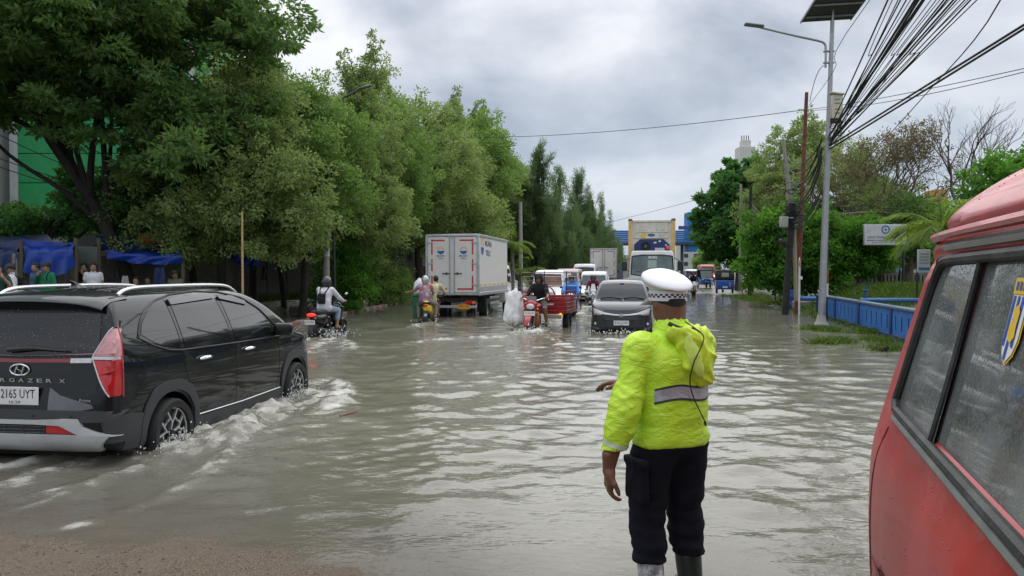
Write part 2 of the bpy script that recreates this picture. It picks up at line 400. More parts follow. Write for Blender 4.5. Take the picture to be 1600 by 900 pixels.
# ---------------------------------------------------------------- ground, water, kerb
RH = math.tan(R_(9.0))                     # heading of the road
def XL(y): return np.where(y < 44, -6.7 + (y - 21.4) * .045, -5.68 + (y - 44) * .10)
def XR(y): return np.interp(y, [0, 6, 10, 16, 22, 34, 54, 100, 200, 700], [6.6, 6.9, 7.3, 8.3, 9.3, 11.8, 14., 22., 38., 118.])
def XW(y): return -13.4 + (y - 23) * .165      # concrete wall on the left
def shore(x): return np.interp(x, [-9, -6, -3.7, -2.4, -1.4, -.8, -.3, .3], [5.2, 4.95, 4.62, 4.42, 4.2, 3.92, 3.3, 2.2])
def G(x, y):
    x = np.asarray(x, float); y = np.asarray(y, float)
    z = np.full(np.broadcast(x, y).shape, -.17)
    z = z + .55 * sstep(44, 80, y) + 1.2 * sstep(80, 400, y)
    l = XL(y) - x; z = np.where(l > 0, np.maximum(z, -.17 + .1 * sstep(0, .3, l)), z)
    lw = XW(y) + 2.2 - x; z = z + np.where(l > 0, .42 * sstep(-.6, .6, lw), 0)
    r = x - XR(y); n = fbm(x * .8, y * .8, 7, 3)
    bank = -.17 + .17 * sstep(-.4, 1.2, r) + (n - .45) * .22 * sstep(0, 1., r) + .12 * sstep(2.5, 3.5, r)
    mound = .85 * np.exp(-((x - 16.5) / 3.4) ** 2 - ((y - 31) / 4.5) ** 2)
    z = np.where(r > -.5, np.maximum(z, bank) + mound, z)
    d = shore(x) - y
    s = np.clip(d * .042, -.17, .05) + (fbm(x * 2.1, y * 3.6, 3, 3) - .45) * .05 * sstep(-1.2, .0, d)
    z = np.where((y < 8) & (x < 3) & (l < 3), np.maximum(z, s), z)
    return z
def axis(*segs):
    out = [segs[0][0]]
    for a, b, s0, s1 in segs:
        x = a
        while x < b - 1e-6:
            t = (x - a) / (b - a); x = min(b, x + s0 + (s1 - s0) * t); out.append(x)
    return np.array(sorted(set(np.round(out, 5))))
def sheet(name, xs, ys, zf, mat, attrs=None, kind='structure'):
    X, Y = np.meshgrid(xs, ys, indexing='ij'); Z = zf(X, Y); nx, ny = X.shape
    V = np.stack([X, Y, Z], -1).reshape(-1, 3); i = np.arange(nx * ny).reshape(nx, ny)
    F = np.stack([i[:-1, :-1], i[1:, :-1], i[1:, 1:], i[:-1, 1:]], -1).reshape(-1, 4)
    o = fast(name, V, F, mat)
    for k, f in (attrs or {}).items():
        a = o.data.attributes.new(k, 'FLOAT', 'POINT'); a.data.foreach_set('value', np.asarray(f, np.float32).ravel())
    o['kind'] = kind; return o
def fast(name, V, F, mat, parent=None, smooth=True, shade=None):
    me = bpy.data.meshes.new(name); n, m = len(V), len(F); k = F.shape[1]
    me.vertices.add(n); me.vertices.foreach_set('co', np.asarray(V, np.float32).ravel())
    me.loops.add(m * k); me.loops.foreach_set('vertex_index', np.asarray(F, np.int32).ravel())
    me.polygons.add(m); me.polygons.foreach_set('loop_start', np.arange(0, m * k, k, dtype=np.int32))
    me.polygons.foreach_set('loop_total', np.full(m, k, np.int32))
    me.update(calc_edges=True); me.materials.append(mat)
    if smooth: me.polygons.foreach_set('use_smooth', [True] * m)
    if shade is not None:
        a = me.attributes.new('shade', 'FLOAT', 'POINT'); a.data.foreach_set('value', np.asarray(shade, np.float32))
    o = bpy.data.objects.new(name, me); COL.objects.link(o)
    if parent is not None: o.parent = parent
    return o
class NT:
    def __init__(s, name):
        s.m = bpy.data.materials.new(name); s.m.use_nodes = True; s.t = s.m.node_tree; s.b = s.t.nodes['Principled BSDF']; s.out = s.t.nodes['Material Output']
        s.tc = s.t.nodes.new('ShaderNodeTexCoord').outputs['Object']
    def n(s, t, **k):
        x = s.t.nodes.new(t)
        for a, b in k.items(): setattr(x, a, b)
        return x
    def l(s, a, b): s.t.links.new(a, b)
    def noise(s, scale, detail=4, rough=.6, stretch=None, dist=0.):
        x = s.n('ShaderNodeTexNoise'); x.inputs['Scale'].default_value = scale; x.inputs['Detail'].default_value = detail; x.inputs['Roughness'].default_value = rough; x.inputs['Distortion'].default_value = dist
        v = s.tc
        if stretch: mp = s.n('ShaderNodeMapping'); mp.inputs['Scale'].default_value = stretch; s.l(v, mp.inputs[0]); v = mp.outputs[0]
        s.l(v, x.inputs['Vector']); return x.outputs['Fac']
    def ramp(s, f, a, b, ta=0., tb=1.):
        x = s.n('ShaderNodeMapRange'); s.l(f, x.inputs['Value'])
        for k, v in zip(('From Min', 'From Max', 'To Min', 'To Max'), (a, b, ta, tb)): x.inputs[k].default_value = v
        return x.outputs[0]
    def mix(s, f, a, b):
        x = s.n('ShaderNodeMix', data_type='RGBA')
        for k, v in (('Factor', f), ('A', a), ('B', b)):
            if isinstance(v, (int, float)): x.inputs[k].default_value = v
            elif isinstance(v, tuple): x.inputs[k].default_value = (*v, 1)
            else: s.l(v, x.inputs[k])
        return x.outputs['Result']
    def attr(s, nm): x = s.n('ShaderNodeAttribute'); x.attribute_name = nm; return x.outputs['Fac']
    def ma(s, op, a, b): 
        x = s.n('ShaderNodeMath', operation=op)
        for i, v in enumerate((a, b)):
            if isinstance(v, (int, float)): x.inputs[i].default_value = v
            else: s.l(v, x.inputs[i])
        return x.outputs[0]
    def bump(s, h, st, dist, nrm=None):
        x = s.n('ShaderNodeBump'); x.inputs['Strength'].default_value = st; x.inputs['Distance'].default_value = dist; s.l(h, x.inputs['Height'])
        if nrm is not None: s.l(nrm, x.inputs['Normal'])
        return x.outputs[0]
def ground_mat():
    t = NT('ground'); at_ = t.attr('zone')        # 0 asphalt, 1 grass and mud
    a = t.mix(t.noise(38, 5, .75), (.035, .033, .031), (.10, .088, .075))
    gr = t.mix(t.ramp(t.noise(120, 3, .75), .40, .62), (.040, .030, .020), (.24, .170, .108))   # coarse brown aggregate
    a = t.mix(t.attr('gravel'), a, gr)
    g = t.mix(t.ramp(t.noise(1.6, 5, .6), .40, .62), (.055, .10, .022), (.085, .07, .045))
    t.l(t.mix(at_, a, g), t.b.inputs['Base Color'])
    t.b.inputs['Roughness'].default_value = .62
    t.l(t.ramp(t.noise(1.3, 4), .4, .6, .12, .36), t.b.inputs['Roughness'])
    t.l(t.bump(t.noise(95, 4, .8), .9, .012), t.b.inputs['Normal']); return t.m
gx = axis((-700, -60, 60, 30), (-60, -14, 4, .6), (-14, -4.8, .5, .1), (-4.8, .6, .06, .06), (.6, 7, .4, .4), (7, 20, .25, .4), (20, 60, 1.5, 5), (60, 700, 30, 60))
gy = axis((-60, 1.5, 15, 1), (1.5, 5.4, .05, .05), (5.4, 12, .3, .4), (12, 60, .4, .8), (60, 120, 2, 6), (120, 1500, 20, 120))
X, Y = np.meshgrid(gx, gy, indexing='ij'); zone = np.clip(sstep(-.1, .9, X - XR(Y)) + sstep(0, .6, XL(Y) - X), 0, 1)
grav = sstep(-1.2, .3, shore(X) - Y) * (Y < 8)
def Gs(x, y):
    z = G(x, y); g = sstep(-.6, .3, shore(x) - y) * (y < 8); return z + g * (vn(x * 17, y * 17, 5) - .5) * .012
sheet('ground', gx, gy, Gs, ground_mat(), {'zone': zone, 'gravel': grav})
# flood water: ripples and wakes are real relief
WAKES = []
def wake(pts, wd, ht, foam, taper=True): WAKES.append((catmull(np.array(pts, float), 6), wd, ht, foam, taper))
def fp(*pp): return [flat(a, b) for a, b in pp]
wake(fp((30, 838), (120, 824), (250, 778), (330, 728), (378, 680), (430, 640), (500, 628)), .085, .04, .62)
wake(fp((-200, 800), (0, 762), (140, 716), (212, 702), (262, 698)), .17, .05, .85)
wake(fp((-200, 760), (0, 728), (90, 716), (170, 704), (240, 700)), .15, .045, .9)
wake(fp((262, 694), (300, 676), (352, 660), (400, 640), (440, 620)), .34, .05, 1.05)
wake(fp((225, 712), (300, 690), (360, 668), (450, 632), (500, 612)), .55, .02, .42)
wake(fp((330, 690), (380, 672), (420, 648), (450, 632)), .2, .05, .8)
wake(fp((235, 704), (285, 702), (330, 692), (380, 670)), .2, .06, 1.)
wake(fp((180, 712), (240, 716), (300, 706), (340, 694)), .12, .03, .6)
wake(fp((430, 628), (478, 604), (512, 594), (536, 606), (528, 630), (492, 650)), .2, .045, .9)
wake(fp((440, 615), (470, 612), (505, 618), (515, 634)), .22, .04, .95)
wake(fp((0, 786), (120, 762), (200, 738), (260, 716)), .12, .035, .7)
wake(fp((0, 808), (70, 783), (130, 760), (180, 735)), .05, .025, .6)
wake(fp((355, 806), (400, 800), (450, 795)), .05, .015, .6)
wake(fp((560, 885), (640, 790), (690, 700), (660, 620), (640, 575), (655, 540)), .28, .03, .0)
wake(fp((470, 560), (500, 540), (520, 531), (540, 538), (560, 552)), .3, .06, .8)
wake(fp((440, 545), (490, 528), (512, 524)), .25, .05, .8)
wake(fp((560, 545), (700, 530), (810, 524), (830, 521), (850, 526), (900, 545)), .3, .06, .55)
wake(fp((800, 519), (826, 523), (848, 519)), .3, .08, 1.)
wake(fp((915, 528), (970, 532), (1020, 528), (1060, 540)), .28, .06, .75)
wake(fp((640, 515), (665, 507), (690, 510)), .3, .05, .7)
wake(fp((560, 520), (640, 512), (720, 500), (775, 496), (800, 500)), .3, .04, .45)
wake(fp((880, 492), (897, 489), (915, 494)), .4, .05, .8)
wake(fp((905, 482), (930, 479), (955, 484)), .5, .05, .8)
wake(fp((480, 590), (560, 560), (640, 560), (760, 585)), .35, .03, .0)
wake(fp((980, 500), (1100, 540), (1250, 640), (1330, 760)), .5, .03, .0)
rngw = np.random.default_rng(4)
def waves(X, Y):
    Z = np.zeros_like(X); amp = .5 + 1.9 * fbm(X * .32 + 3, Y * .32, 11, 3)
    calm = 1 - .72 * np.exp(-((X - .4) / 1.6) ** 2 - ((Y - 4.1) / 1.1) ** 2)
    for i in range(40):
        lam = .16 * (7.5 ** rngw.random()); th = PI / 2 + rngw.normal(0, .75); k = 2 * PI / lam
        ph = rngw.random() * 6.3; wx = X + .25 * fbm(X * .5, Y * .5, 40 + i, 2) * lam * 3
        damp = np.clip(lam * 30 / np.maximum(Y, 1), 0, 1)
        Z += lam ** .9 * .0022 * damp * (1 - 2 * np.abs(np.sin(.5 * (k * (math.cos(th) * wx + math.sin(th) * Y) + ph))) ** 1.3)
    return Z * amp * calm
def wakes(X, Y):
    Z = np.zeros_like(X); Fm = np.zeros_like(X)
    for P, wd, ht, foam, tp in WAKES:
        lo, hi = P.min(0) - 4 * wd, P.max(0) + 4 * wd; m = (X > lo[0]) & (X < hi[0]) & (Y > lo[1]) & (Y < hi[1])
        if not m.any(): continue
        x, y = X[m], Y[m]; best = np.full(x.shape, 1e9); tt = np.zeros(x.shape); n = len(P)
        for i in range(n - 1):
            a, e = P[i], P[i + 1] - P[i]; t = np.clip(((x - a[0]) * e[0] + (y - a[1]) * e[1]) / (e @ e + 1e-9), 0, 1)
            d = (x - a[0] - t * e[0]) ** 2 + (y - a[1] - t * e[1]) ** 2; b = d < best; best[b] = d[b]; tt[b] = ((i + t) / (n - 1))[b]
        d = np.sqrt(best); end = np.clip(np.minimum(tt, 1 - tt) * 7, 0, 1) if tp else 1
        nz = fbm(x * 7, y * 7, 21, 3)
        g = np.exp(-(d / wd) ** 2) * end
        Z[m] += ht * g * (.35 + 1.1 * nz) + foam * g * (fbm(x * 13, y * 13, 8, 2) - .4) * .075
        Fm[m] = np.maximum(Fm[m], foam * g ** .7 * np.clip(.25 + 1.7 * (fbm(x * 8, y * 8, 31, 3) - .22), 0, 1.1))
    return Z, Fm
wx = axis((-34, -4.6, .5, .045), (-4.6, 2.2, .035, .035), (2.2, 26, .035, .5))
wy = axis((.5, 3.6, .3, .04), (3.6, 7.5, .028, .035), (7.5, 20, .05, .11), (20, 72, .12, .5))
X, Y = np.meshgrid(wx, wy, indexing='ij')
wz, wf = wakes(X, Y); depth = -G(X, Y); shal = sstep(-.01, .12, depth)
wz = (wz + waves(X, Y)) * (.25 + .75 * shal)
edge = np.exp(-((depth - .012) / .012) ** 2) * (Y < 8) * (X < 1) * sstep(.45, .7, fbm(X * 2.2, Y * 6, 51, 3)) * .35
def water_mat():
    t = NT('flood_water'); fo = t.attr('foam')
    murk = t.mix(t.ramp(t.noise(.35, 4), .35, .65), (.155, .146, .112), (.195, .186, .150))
    br = t.noise(34, 6, .8, None, .6)
    fm = t.ramp(t.ma('ADD', t.ma('MULTIPLY', fo, 1.25), t.ma('MULTIPLY', t.ma('SUBTRACT', br, .5), 1.5)), .42, 1.05)
    fm = t.ma('MULTIPLY', fm, t.ramp(fo, .04, .25)); cl = t.n('ShaderNodeClamp'); t.l(fm, cl.inputs[0]); fm = cl.outputs[0]
    t.l(t.mix(fm, murk, (.54, .53, .48)), t.b.inputs['Base Color'])
    t.l(t.ramp(fm, 0, .8, .02, .6), t.b.inputs['Roughness'])
    t.b.inputs['IOR'].default_value = 1.33; t.b.inputs['Specular IOR Level'].default_value = .5
    sx = (1, 1.8, 1)
    b2 = t.bump(t.noise(11, 2, .5, sx, .4), .22, .018)
    t.l(b2, t.b.inputs['Normal'])
    tr = t.n('ShaderNodeBsdfTransparent'); ms = t.n('ShaderNodeMixShader'); t.l(t.attr('clear'), ms.inputs[0]); t.l(t.b.outputs[0], ms.inputs[1]); t.l(tr.outputs[0], ms.inputs[2]); t.l(ms.outputs[0], t.out.inputs[0])
    return t.m
clear = np.clip(np.exp(-np.maximum(depth, 0) / .045), 0, 1) * .8 * (1 - np.clip(wf, 0, 1)) * (depth < .13)
sheet('flood_water', wx, wy, lambda a, b: wz, water_mat(), {'foam': np.maximum(wf, edge), 'clear': clear})
# spray droplets thrown up by wheels: nobody could count them
def spray(name, px, Y, n, sx, sy, sz, seed, r=.012):
    rg = np.random.default_rng(seed); m = MB(); b = 1.0
    for _ in range(n):
        p = rg.normal(0, 1, 3); z = abs(p[2]) * sz; q = rg.random() * r + r * .4
        m.ell((at(px, Y) + p[0] * sx, Y + p[1] * sy, z + .015), (q, q, q * (1 + rg.random())), 5, 4)
    tag(m.build(name, M('spray', (.72, .72, .69), .2), None, 0, False), 'white spray of flood water thrown up by ' + {1: 'the front wheel of the black car', 2: 'the rear wheel of the black car', 3: 'the black scooter', 4: 'the cargo tricycle wheel', 5: 'the dark grey car bumper', 6: 'the yellow scooter'}[seed], 'splash', None, 'stuff')
spray('splash', 452, 9.4, 260, .15, .24, .06, 1, .006); spray('splash', 268, 6.8, 320, .14, .2, .06, 2, .0055)
spray('splash', 515, 18.3, 240, .25, .3, .12, 3, .011); spray('splash', 826, 19.4, 110, .22, .12, .09, 4, .013)
spray('splash', 975, 19.0, 120, .5, .12, .05, 5, .013); spray('splash', 668, 23.4, 60, .2, .15, .08, 6, .014)
# kerb of painted blocks along the left edge, each block a piece
kerb = bpy.data.objects.new('kerb', None); COL.objects.link(kerb); kerb['kind'] = 'structure'
kb = MB(); kb.box((0, 0, 0), (.22, .58, .3), .025); k0 = kb.build('kerb_block', M('kerb_pale', (.24, .22, .19), .8, bump=.6, dirt=.5), kerb); k1m = M('kerb_terracotta', (.20, .085, .05), .8, bump=.6, dirt=.5)
kb2 = MB(); kb2.box((0, 0, 0), (.22, .58, .3), .025); k1 = kb2.build('kerb_block', k1m, kerb)
rk = random.Random(3); y = 20.6; i = 0
while y < 56:
    o = (k0, k1)[i % 2] if i < 2 else (k0, k1)[i % 2].copy()
    if i >= 2: COL.objects.link(o); o.parent = kerb
    o.location = (float(XL(np.array(y))) + rk.uniform(-.015, .015), y, -.045 + rk.uniform(-.02, .015)); o.rotation_euler = (rk.uniform(-.02, .02), rk.uniform(-.03, .03), -.05)
    y += .6; i += 1
# grass tufts on the right verge and the bank
def grass(name, label, n, f, hgt, seed, mat):
    rg = np.random.default_rng(seed); P = []
    while len(P) < n:
        x, y = f(rg); z = float(G(np.array(x), np.array(y)))
        if z > -.06: P.append((x, y, z))
    P = np.array(P); a = rg.random(n) * 6.28; h = hgt * (.5 + rg.random(n)); w = .012 + .01 * rg.random(n); ln = rg.normal(0, .5, (n, 2)) * h[:, None]
    d = np.stack([np.cos(a), np.sin(a)], 1) * w[:, None]; V = np.zeros((n, 4, 3)); V[:, :, 2] = P[:, None, 2]; V[:, 0, :2] = P[:, :2] - d; V[:, 1, :2] = P[:, :2] + d
    V[:, 2, :2] = P[:, :2] + ln * .4 + d * .8; V[:, 2, 2] += h * .6; V[:, 3, :2] = P[:, :2] + ln; V[:, 3, 2] += h
    F = np.arange(n * 4).reshape(n, 4)[:, [0, 1, 2, 3]]
    o = fast(name, V.reshape(-1, 3), F, mat, None, False, np.repeat(rg.random(n), 4)); tag(o, label, 'grass', None, 'stuff')

def gravel():
    rg = np.random.default_rng(9); n = 2000; x = rg.uniform(-3.6, -.5, n * 3); y = rg.uniform(2.6, 4.7, n * 3); k = np.nonzero(shore(x) - y > -.05 + .35 * rg.random(n * 3))[0][:n]; m = []
    B = np.array([(1, 0, 0), (-1, 0, 0), (0, 1, 0), (0, -1, 0), (0, 0, 1), (0, 0, -1)], float); F0 = np.array([(0, 2, 4), (2, 1, 4), (1, 3, 4), (3, 0, 4), (2, 0, 5), (1, 2, 5), (3, 1, 5), (0, 3, 5)]); V = []; z = Gs(x[k], y[k])
    for i, j in enumerate(k): r = .0025 + .0075 * rg.random() ** 3; V.append(B @ rot('z', rg.random() * 6) * (r, r * rg.uniform(.6, 1), r * .6) + (x[j], y[j], z[i] + r * .2))
    V = np.concatenate(V); F = (np.arange(len(k))[:, None, None] * 6 + F0[None]).reshape(-1, 3); o = fast('gravel', V, F, M('gravel_stone', (.13, .09, .06), .8, var=.6, scale=60), None, False); tag(o, 'loose brown gravel on the bare road surface at lower left', 'gravel', None, 'stuff')
gravel()
# ---------------------------------------------------------------- materials for things
black_paint = M('black_paint', (.005, .006, .007), .5, var=.2, coat=1., scale=3, spec=.06)
grey_paint = M('grey_paint', (.026, .030, .038), .5, .0, coat=1., var=.1, spec=.12)
white_paint = M('white_paint', (.72, .73, .73), .32, coat=.4, var=.04, dirt=.35, dirtcol=(.42, .40, .36))
glass_dark = M('dark_glass', (.010, .012, .014), .03, var=.2, spec=.55)
glass_tint = M('tinted_glass', (.03, .038, .042), .06, var=.5, scale=2, spec=.7)
trim = M('black_trim', (.022, .023, .025), .5, var=.2)
clad = M('grey_cladding', (.040, .042, .045), .55, var=.15, bump=.15, bs=300)
rubber = M('tyre_rubber', (.018, .018, .018), .75, var=.3, bump=.3, bs=80)
chrome = M('chrome', (.75, .76, .78), .12, 1., var=.05)
silver = M('silver_plastic', (.52, .53, .54), .38, .25, var=.06, dirt=.3)
alloy = M('bright_alloy', (.62, .63, .64), .28, .7, var=.06)
alloy_dark = M('dark_alloy', (.02, .02, .022), .4, .3)
lamp_red = M('red_lamp', (.50, .012, .014), .12, coat=1., var=.15)
lamp_clear = M('clear_lamp', (.62, .60, .62), .1, coat=1., var=.12, scale=30)
lamp_pink = M('pink_lamp', (.55, .26, .27), .12, coat=1., var=.15, scale=20)
amber = M('amber_lamp', (.75, .22, .02), .2, coat=1.)
plate_white = M('plate_white', (.74, .74, .72), .45, var=.05, dirt=.3)
ink = M('black_ink', (.012, .012, .014), .6)
brake_lit = M('lit_brake_lamp', (.9, .02, .02), .2, emit=1.1)
head_lit = M('lit_head_lamp', (.95, .95, .9), .1, emit=1.2)
undr = M('underbody', (.012, .012, .012), .85)
def wheel(parent, x, y, z, r, w, style='plain', side=-1, n=28, rimr=.68, steer=0.):
    R = rot('z', steer) @ rot('x', -PI / 2 * side)     # lathe axis points outward
    m = MB(); ri = r * rimr
    m.lathe([(ri, -w / 2), (r * .93, -w / 2), (r * .985, -w * .36), (r, -w * .2), (r, w * .2), (r * .985, w * .36), (r * .93, w / 2), (ri * 1.03, w * .47), (ri, w * .3)], (x, y, z), R, n, 1., False)
    t = m.build('wheel', rubber, parent, 50)
    d = MB(); d.lathe([(ri, -w * .3), (ri, w * .28), (ri * .93, w * .2), (ri * .2, w * .16), (0, w * .16)], (x, y, z), R, n); 
    if style == 'star':
        d.build('rim', alloy_dark, t, 40); s = MB(); zf = w * .36
        for k in range(5):
            a = 2 * PI * k / 5 + .3
            def q(rr, da, zz): return (rr * math.cos(a + da), rr * math.sin(a + da), zz)
            def blade(pts, th):
                P = np.array([q(*p) for p in pts]); V = np.concatenate([P, P - (0, 0, th)]) @ R.T + (x, y, z); nn = len(P)
                s.add(V, [tuple(range(nn)), tuple(range(nn, 2 * nn))[::-1]] + [(i, i + nn, (i + 1) % nn + nn, (i + 1) % nn) for i in range(nn)])
            blade([(ri * .12, -.30, zf * .8), (ri * .12, .30, zf * .8), (ri * .50, .10, zf), (ri * .50, -.10, zf)], .02)
            for sg in (-1, 1):
                blade([(ri * .46, sg * .02, zf), (ri * .46, sg * .14, zf), (ri * .97, sg * .40, zf * .95), (ri * .97, sg * .31, zf * .95)][::sg], .02)
                blade([(ri * .60, sg * .20, zf * .93), (ri * .66, sg * .30, zf * .93), (ri * .60, sg * .60, zf * .93), (ri * .55, sg * .60, zf * .9)][::sg], .02)
        s.lathe([(ri * .965, zf * .93), (ri * 1.0, zf * .98), (ri * 1.0, zf * .8), (ri * .965, zf * .8)], (x, y, z), R, n, 1., False)
        s.build('spoke_star', alloy, t, 30)
        c = MB(); c.lathe([(ri * .13, zf * .7), (ri * .13, zf * 1.02), (0, zf * 1.05)], (x, y, z), R, 14); c.build('hub_cap', alloy_dark, t)
    else:
        d.build('rim', M('steel_rim', (.30, .30, .31), .45, .6) if style == 'plain' else alloy_dark, t, 40)
    return t
def plate(parent, c, ux, uy, w, h, lines, mat=None, inkm=None, frame=True):
    ux, uy = np.array(ux, float), np.array(uy, float); nn = np.cross(ux, uy); R = np.stack([ux, uy, nn], 1)
    m = MB(); m.box(c, (w, h, .008), .003, R); p = m.build('number_plate', mat or plate_white, parent)
    t = MB()
    for s_, hh, v, wd in lines: t.text(s_, hh, np.array(c) + uy * v + nn * .006, ux, uy, .0, wd)
    t.build('lettering', inkm or ink, p, 0, False, False); return p
UP = (0, 0, 1)
# ---------------------------------------------------------------- black crossover, left foreground
def black_car():
    rz = R_(90 - 7.2); t = thing('parked_car', 'black crossover car with silver skid plate ploughing through the flood at left', 'car', (-4.13, 6.07, -.215), rz); t.name = 'crossover_car'
    side = [(.0, .52), (.03, .40), (.30, .30), (.85, .25), (2.2, .23), (3.6, .24), (4.2, .26), (4.40, .36), (4.46, .56), (4.42, .76), (4.28, .90), (3.95, 1.0), (3.62, 1.08), (3.30, 1.27), (2.95, 1.46), (2.55, 1.60), (2.05, 1.665), (1.45, 1.68), (.85, 1.655), (.42, 1.61), (.27, 1.555), (.19, 1.36), (.115, 1.14), (.075, .95), (.02, .72)]
    plan = [(-.002, 0), (.0, .45), (.015, .66), (.07, .79), (.25, .865), (.9, .89), (2.2, .892), (3.5, .885), (3.95, .86), (4.25, .74), (4.40, .52), (4.46, .25), (4.465, 0)]
    sect = [(0, .1), (.5, .1), (.80, .2), (.865, .38), (.885, .60), (.892, .80), (.878, .98), (.862, 1.09), (.825, 1.22), (.765, 1.38), (.70, 1.52), (.62, 1.61), (.45, 1.665), (0, 1.695)]
    h = Hull(side, plan, sect, .02, .045, [(.86, .325, .375, .52), (3.63, .325, .375, .52)], sm=3)
    body = h.obj('body', black_paint, t)
    ub = MB(); ub.box((2.2, 0, .42), (3.9, 1.2, .34)); ub.build('underbody', undr, t)
    # glazing
    rw = h.patch('rear_window', glass_dark, t, 'B', [(.70, 1.13), (.4, 1.115), (0, 1.11), (-.4, 1.115), (-.70, 1.13)], [(.64, 1.46), (.3, 1.49), (-.3, 1.49), (-.64, 1.46)], .004, 20, 8)
    for s, v in ((-1, 'R'), (1, 'L')):
        q = h.patch('side_window', glass_dark, t, v, [(.50, 1.27), (.62, 1.20), (.80, 1.135), (1.03, 1.10)], [(.56, 1.36), (.68, 1.44), (.84, 1.50), (1.03, 1.535)], .004, 14, 8)
        h.patch('side_window', glass_dark, t, v, [(1.10, 1.10), (1.5, 1.085), (1.98, 1.075)], [(1.10, 1.54), (1.5, 1.575), (1.90, 1.575)], .004, 14, 8)
        h.patch('side_window', glass_dark, t, v, [(2.07, 1.073), (2.5, 1.065), (2.93, 1.06)], [(2.02, 1.57), (2.25, 1.555), (2.5, 1.49), (2.75, 1.35), (2.93, 1.20)], .004, 14, 8)
        h.patch('quarter_window', glass_dark, t, v, [(2.98, 1.06), (3.22, 1.055)], [(2.98, 1.18), (3.22, 1.075)], .004, 6, 4)
        # rain visors over the doors
        for (a, b) in ((1.08, 1.92), (2.0, 2.52)):
            h.patch('rain_visor', glass_tint, t, v, [(a, 1.50 if a < 2 else 1.525), (b, 1.535 if a < 2 else 1.44)], [(a, 1.545), ((a + b) / 2, 1.58 if a < 2 else 1.555), (b, 1.58 if a < 2 else 1.485)], .022, 8, 3, .02)
        tr = MB()
        for pts, rr in (([(.44, 1.25), (.62, 1.165), (.85, 1.10), (1.05, 1.08), (1.5, 1.068), (2.0, 1.056), (2.6, 1.045), (3.2, 1.04)], .008),
                        ([(.46, 1.26), (.56, 1.39), (.70, 1.485), (.88, 1.55), (1.2, 1.60), (1.7, 1.62), (2.1, 1.60), (2.5, 1.53), (2.8, 1.39), (3.0, 1.23), (3.22, 1.07)], .011)):
            L = h.line(pts, v, .003, 46); tr.tube(L, rr, 6)
        tr.build('window_trim', trim, t)
        gp = MB()
        for pts in ([(1.04, 1.56), (1.05, 1.1), (1.06, .95), (1.13, .78), (1.24, .62), (1.29, .40), (1.30, .30)], [(1.95, 1.56), (2.02, 1.06), (2.06, .8), (2.06, .5), (2.02, .34)], [(3.06, 1.03), (3.13, .85), (3.12, .6), (3.06, .4), (3.02, .34)], [(1.31, .335), (2.0, .32), (3.0, .325)]):
            gp.tube(h.line(pts, v, -.001, 26), .0045, 4)
        gp.build('door_gap', M('gap_black', (.003, .003, .003), .8), t)
        # doors' handles
        for x in (1.42, 2.34):
            p = h.hit(h.p3((x, .965), v)[0], h.AX[v][1], .018); hd = MB()
            hd.tube([p + (-.115, 0, -.004), p + (-.08, s * .012, 0), p + (0, s * .02, .006), p + (.08, s * .012, .004), p + (.11, 0, 0)], [.008, .017, .019, .016, .006], 8); hd.build('door_handle', chrome, t)
        # wheel arch claddings with cut corners
        for xw in (.86, 3.63):
            a = np.linspace(-.12, PI + .12, 19); inn = [(xw - .372 * math.cos(q_), .325 + .372 * math.sin(q_)) for q_ in a]
            o_ = [(xw - .47, .30), (xw - .455, .52), (xw - .40, .66), (xw - .27, .79), (xw - .08, .825), (xw + .14, .815), (xw + .32, .73), (xw + .43, .56), (xw + .47, .30)]
            h.patch('wheel_arch_cladding', clad, t, v, inn, o_, .016, 26, 5, .04)
        h.patch('sill_cladding', clad, t, v, [(1.26, .27), (2.2, .25), (3.22, .26)], [(1.30, .40), (2.2, .385), (3.18, .39)], .014, 16, 4, .03)
        sl_ = MB(); sl_.tube(h.line([(1.31, .415), (2.2, .395), (3.16, .40)], v, .006, 20), .006, 5); sl_.build('sill_strip', alloy, t)
        h.patch('rear_bumper_corner', clad, t, v, [(.08, .34), (.3, .32), (.46, .30)], [(.05, .60), (.25, .63), (.42, .60)], .012, 10, 5, .03)
        # rear lamp: a tall wedge wrapped round the corner
        h.patch('rear_lamp', lamp_red, t, v, [(.085, .80), (.16, .80)], [(.075, 1.09), (.175, 1.09)], .012, 6, 8, .03)
        h.patch('rear_lamp_top', lamp_pink, t, v, [(.09, 1.115), (.178, 1.115)], [(.20, 1.34), (.225, 1.34)], .012, 6, 8, .03)
        bl = MB()
        b1 = h.line([(.178, .78), (.182, 1.10), (.232, 1.36)], v, .012, 10); bl.tube(b1, .007, 5); bl.build('lamp_edge', lamp_red, t)
        yy = lambda c: c * s
        def bp(nm, mat, P, Q, off=.010, nu=8, nv=6): h.patch(nm, mat, t, 'B', [(yy(a), b) for a, b in P], [(yy(a), b) for a, b in Q], off, nu, nv, .03)
        bp('rear_lamp', lamp_red, [(.80, .79), (.845, .79)], [(.655, 1.085), (.84, 1.085)])
        bp('rear_lamp_band', lamp_clear, [(.645, 1.092), (.84, 1.092)], [(.64, 1.118), (.835, 1.118)], .012, 8, 3)
        bp('rear_lamp_top', lamp_pink, [(.65, 1.122), (.835, 1.122)], [(.755, 1.34), (.785, 1.34)])
        le = MB()
        for pts in ([(.655, 1.09), (.80, .79)], [(.65, 1.12), (.76, 1.35)]):
            le.tube(h.line([(yy(a), b) for a, b in pts], 'B', .012, 10), .006, 5)
        le.build('lamp_edge', lamp_clear, t)
        bp('light_bar_end', lamp_clear, [(.45, 1.062), (.64, 1.066)], [(.45, 1.10), (.64, 1.105)], .008, 6, 3)
        bp('lower_lamp_panel', M('gloss_grey', (.10, .10, .11), .12, coat=1.), [(.30, .68), (.60, .68), (.70, .70)], [(.30, .86), (.40, .80), (.68, .73)], .006, 8, 5)
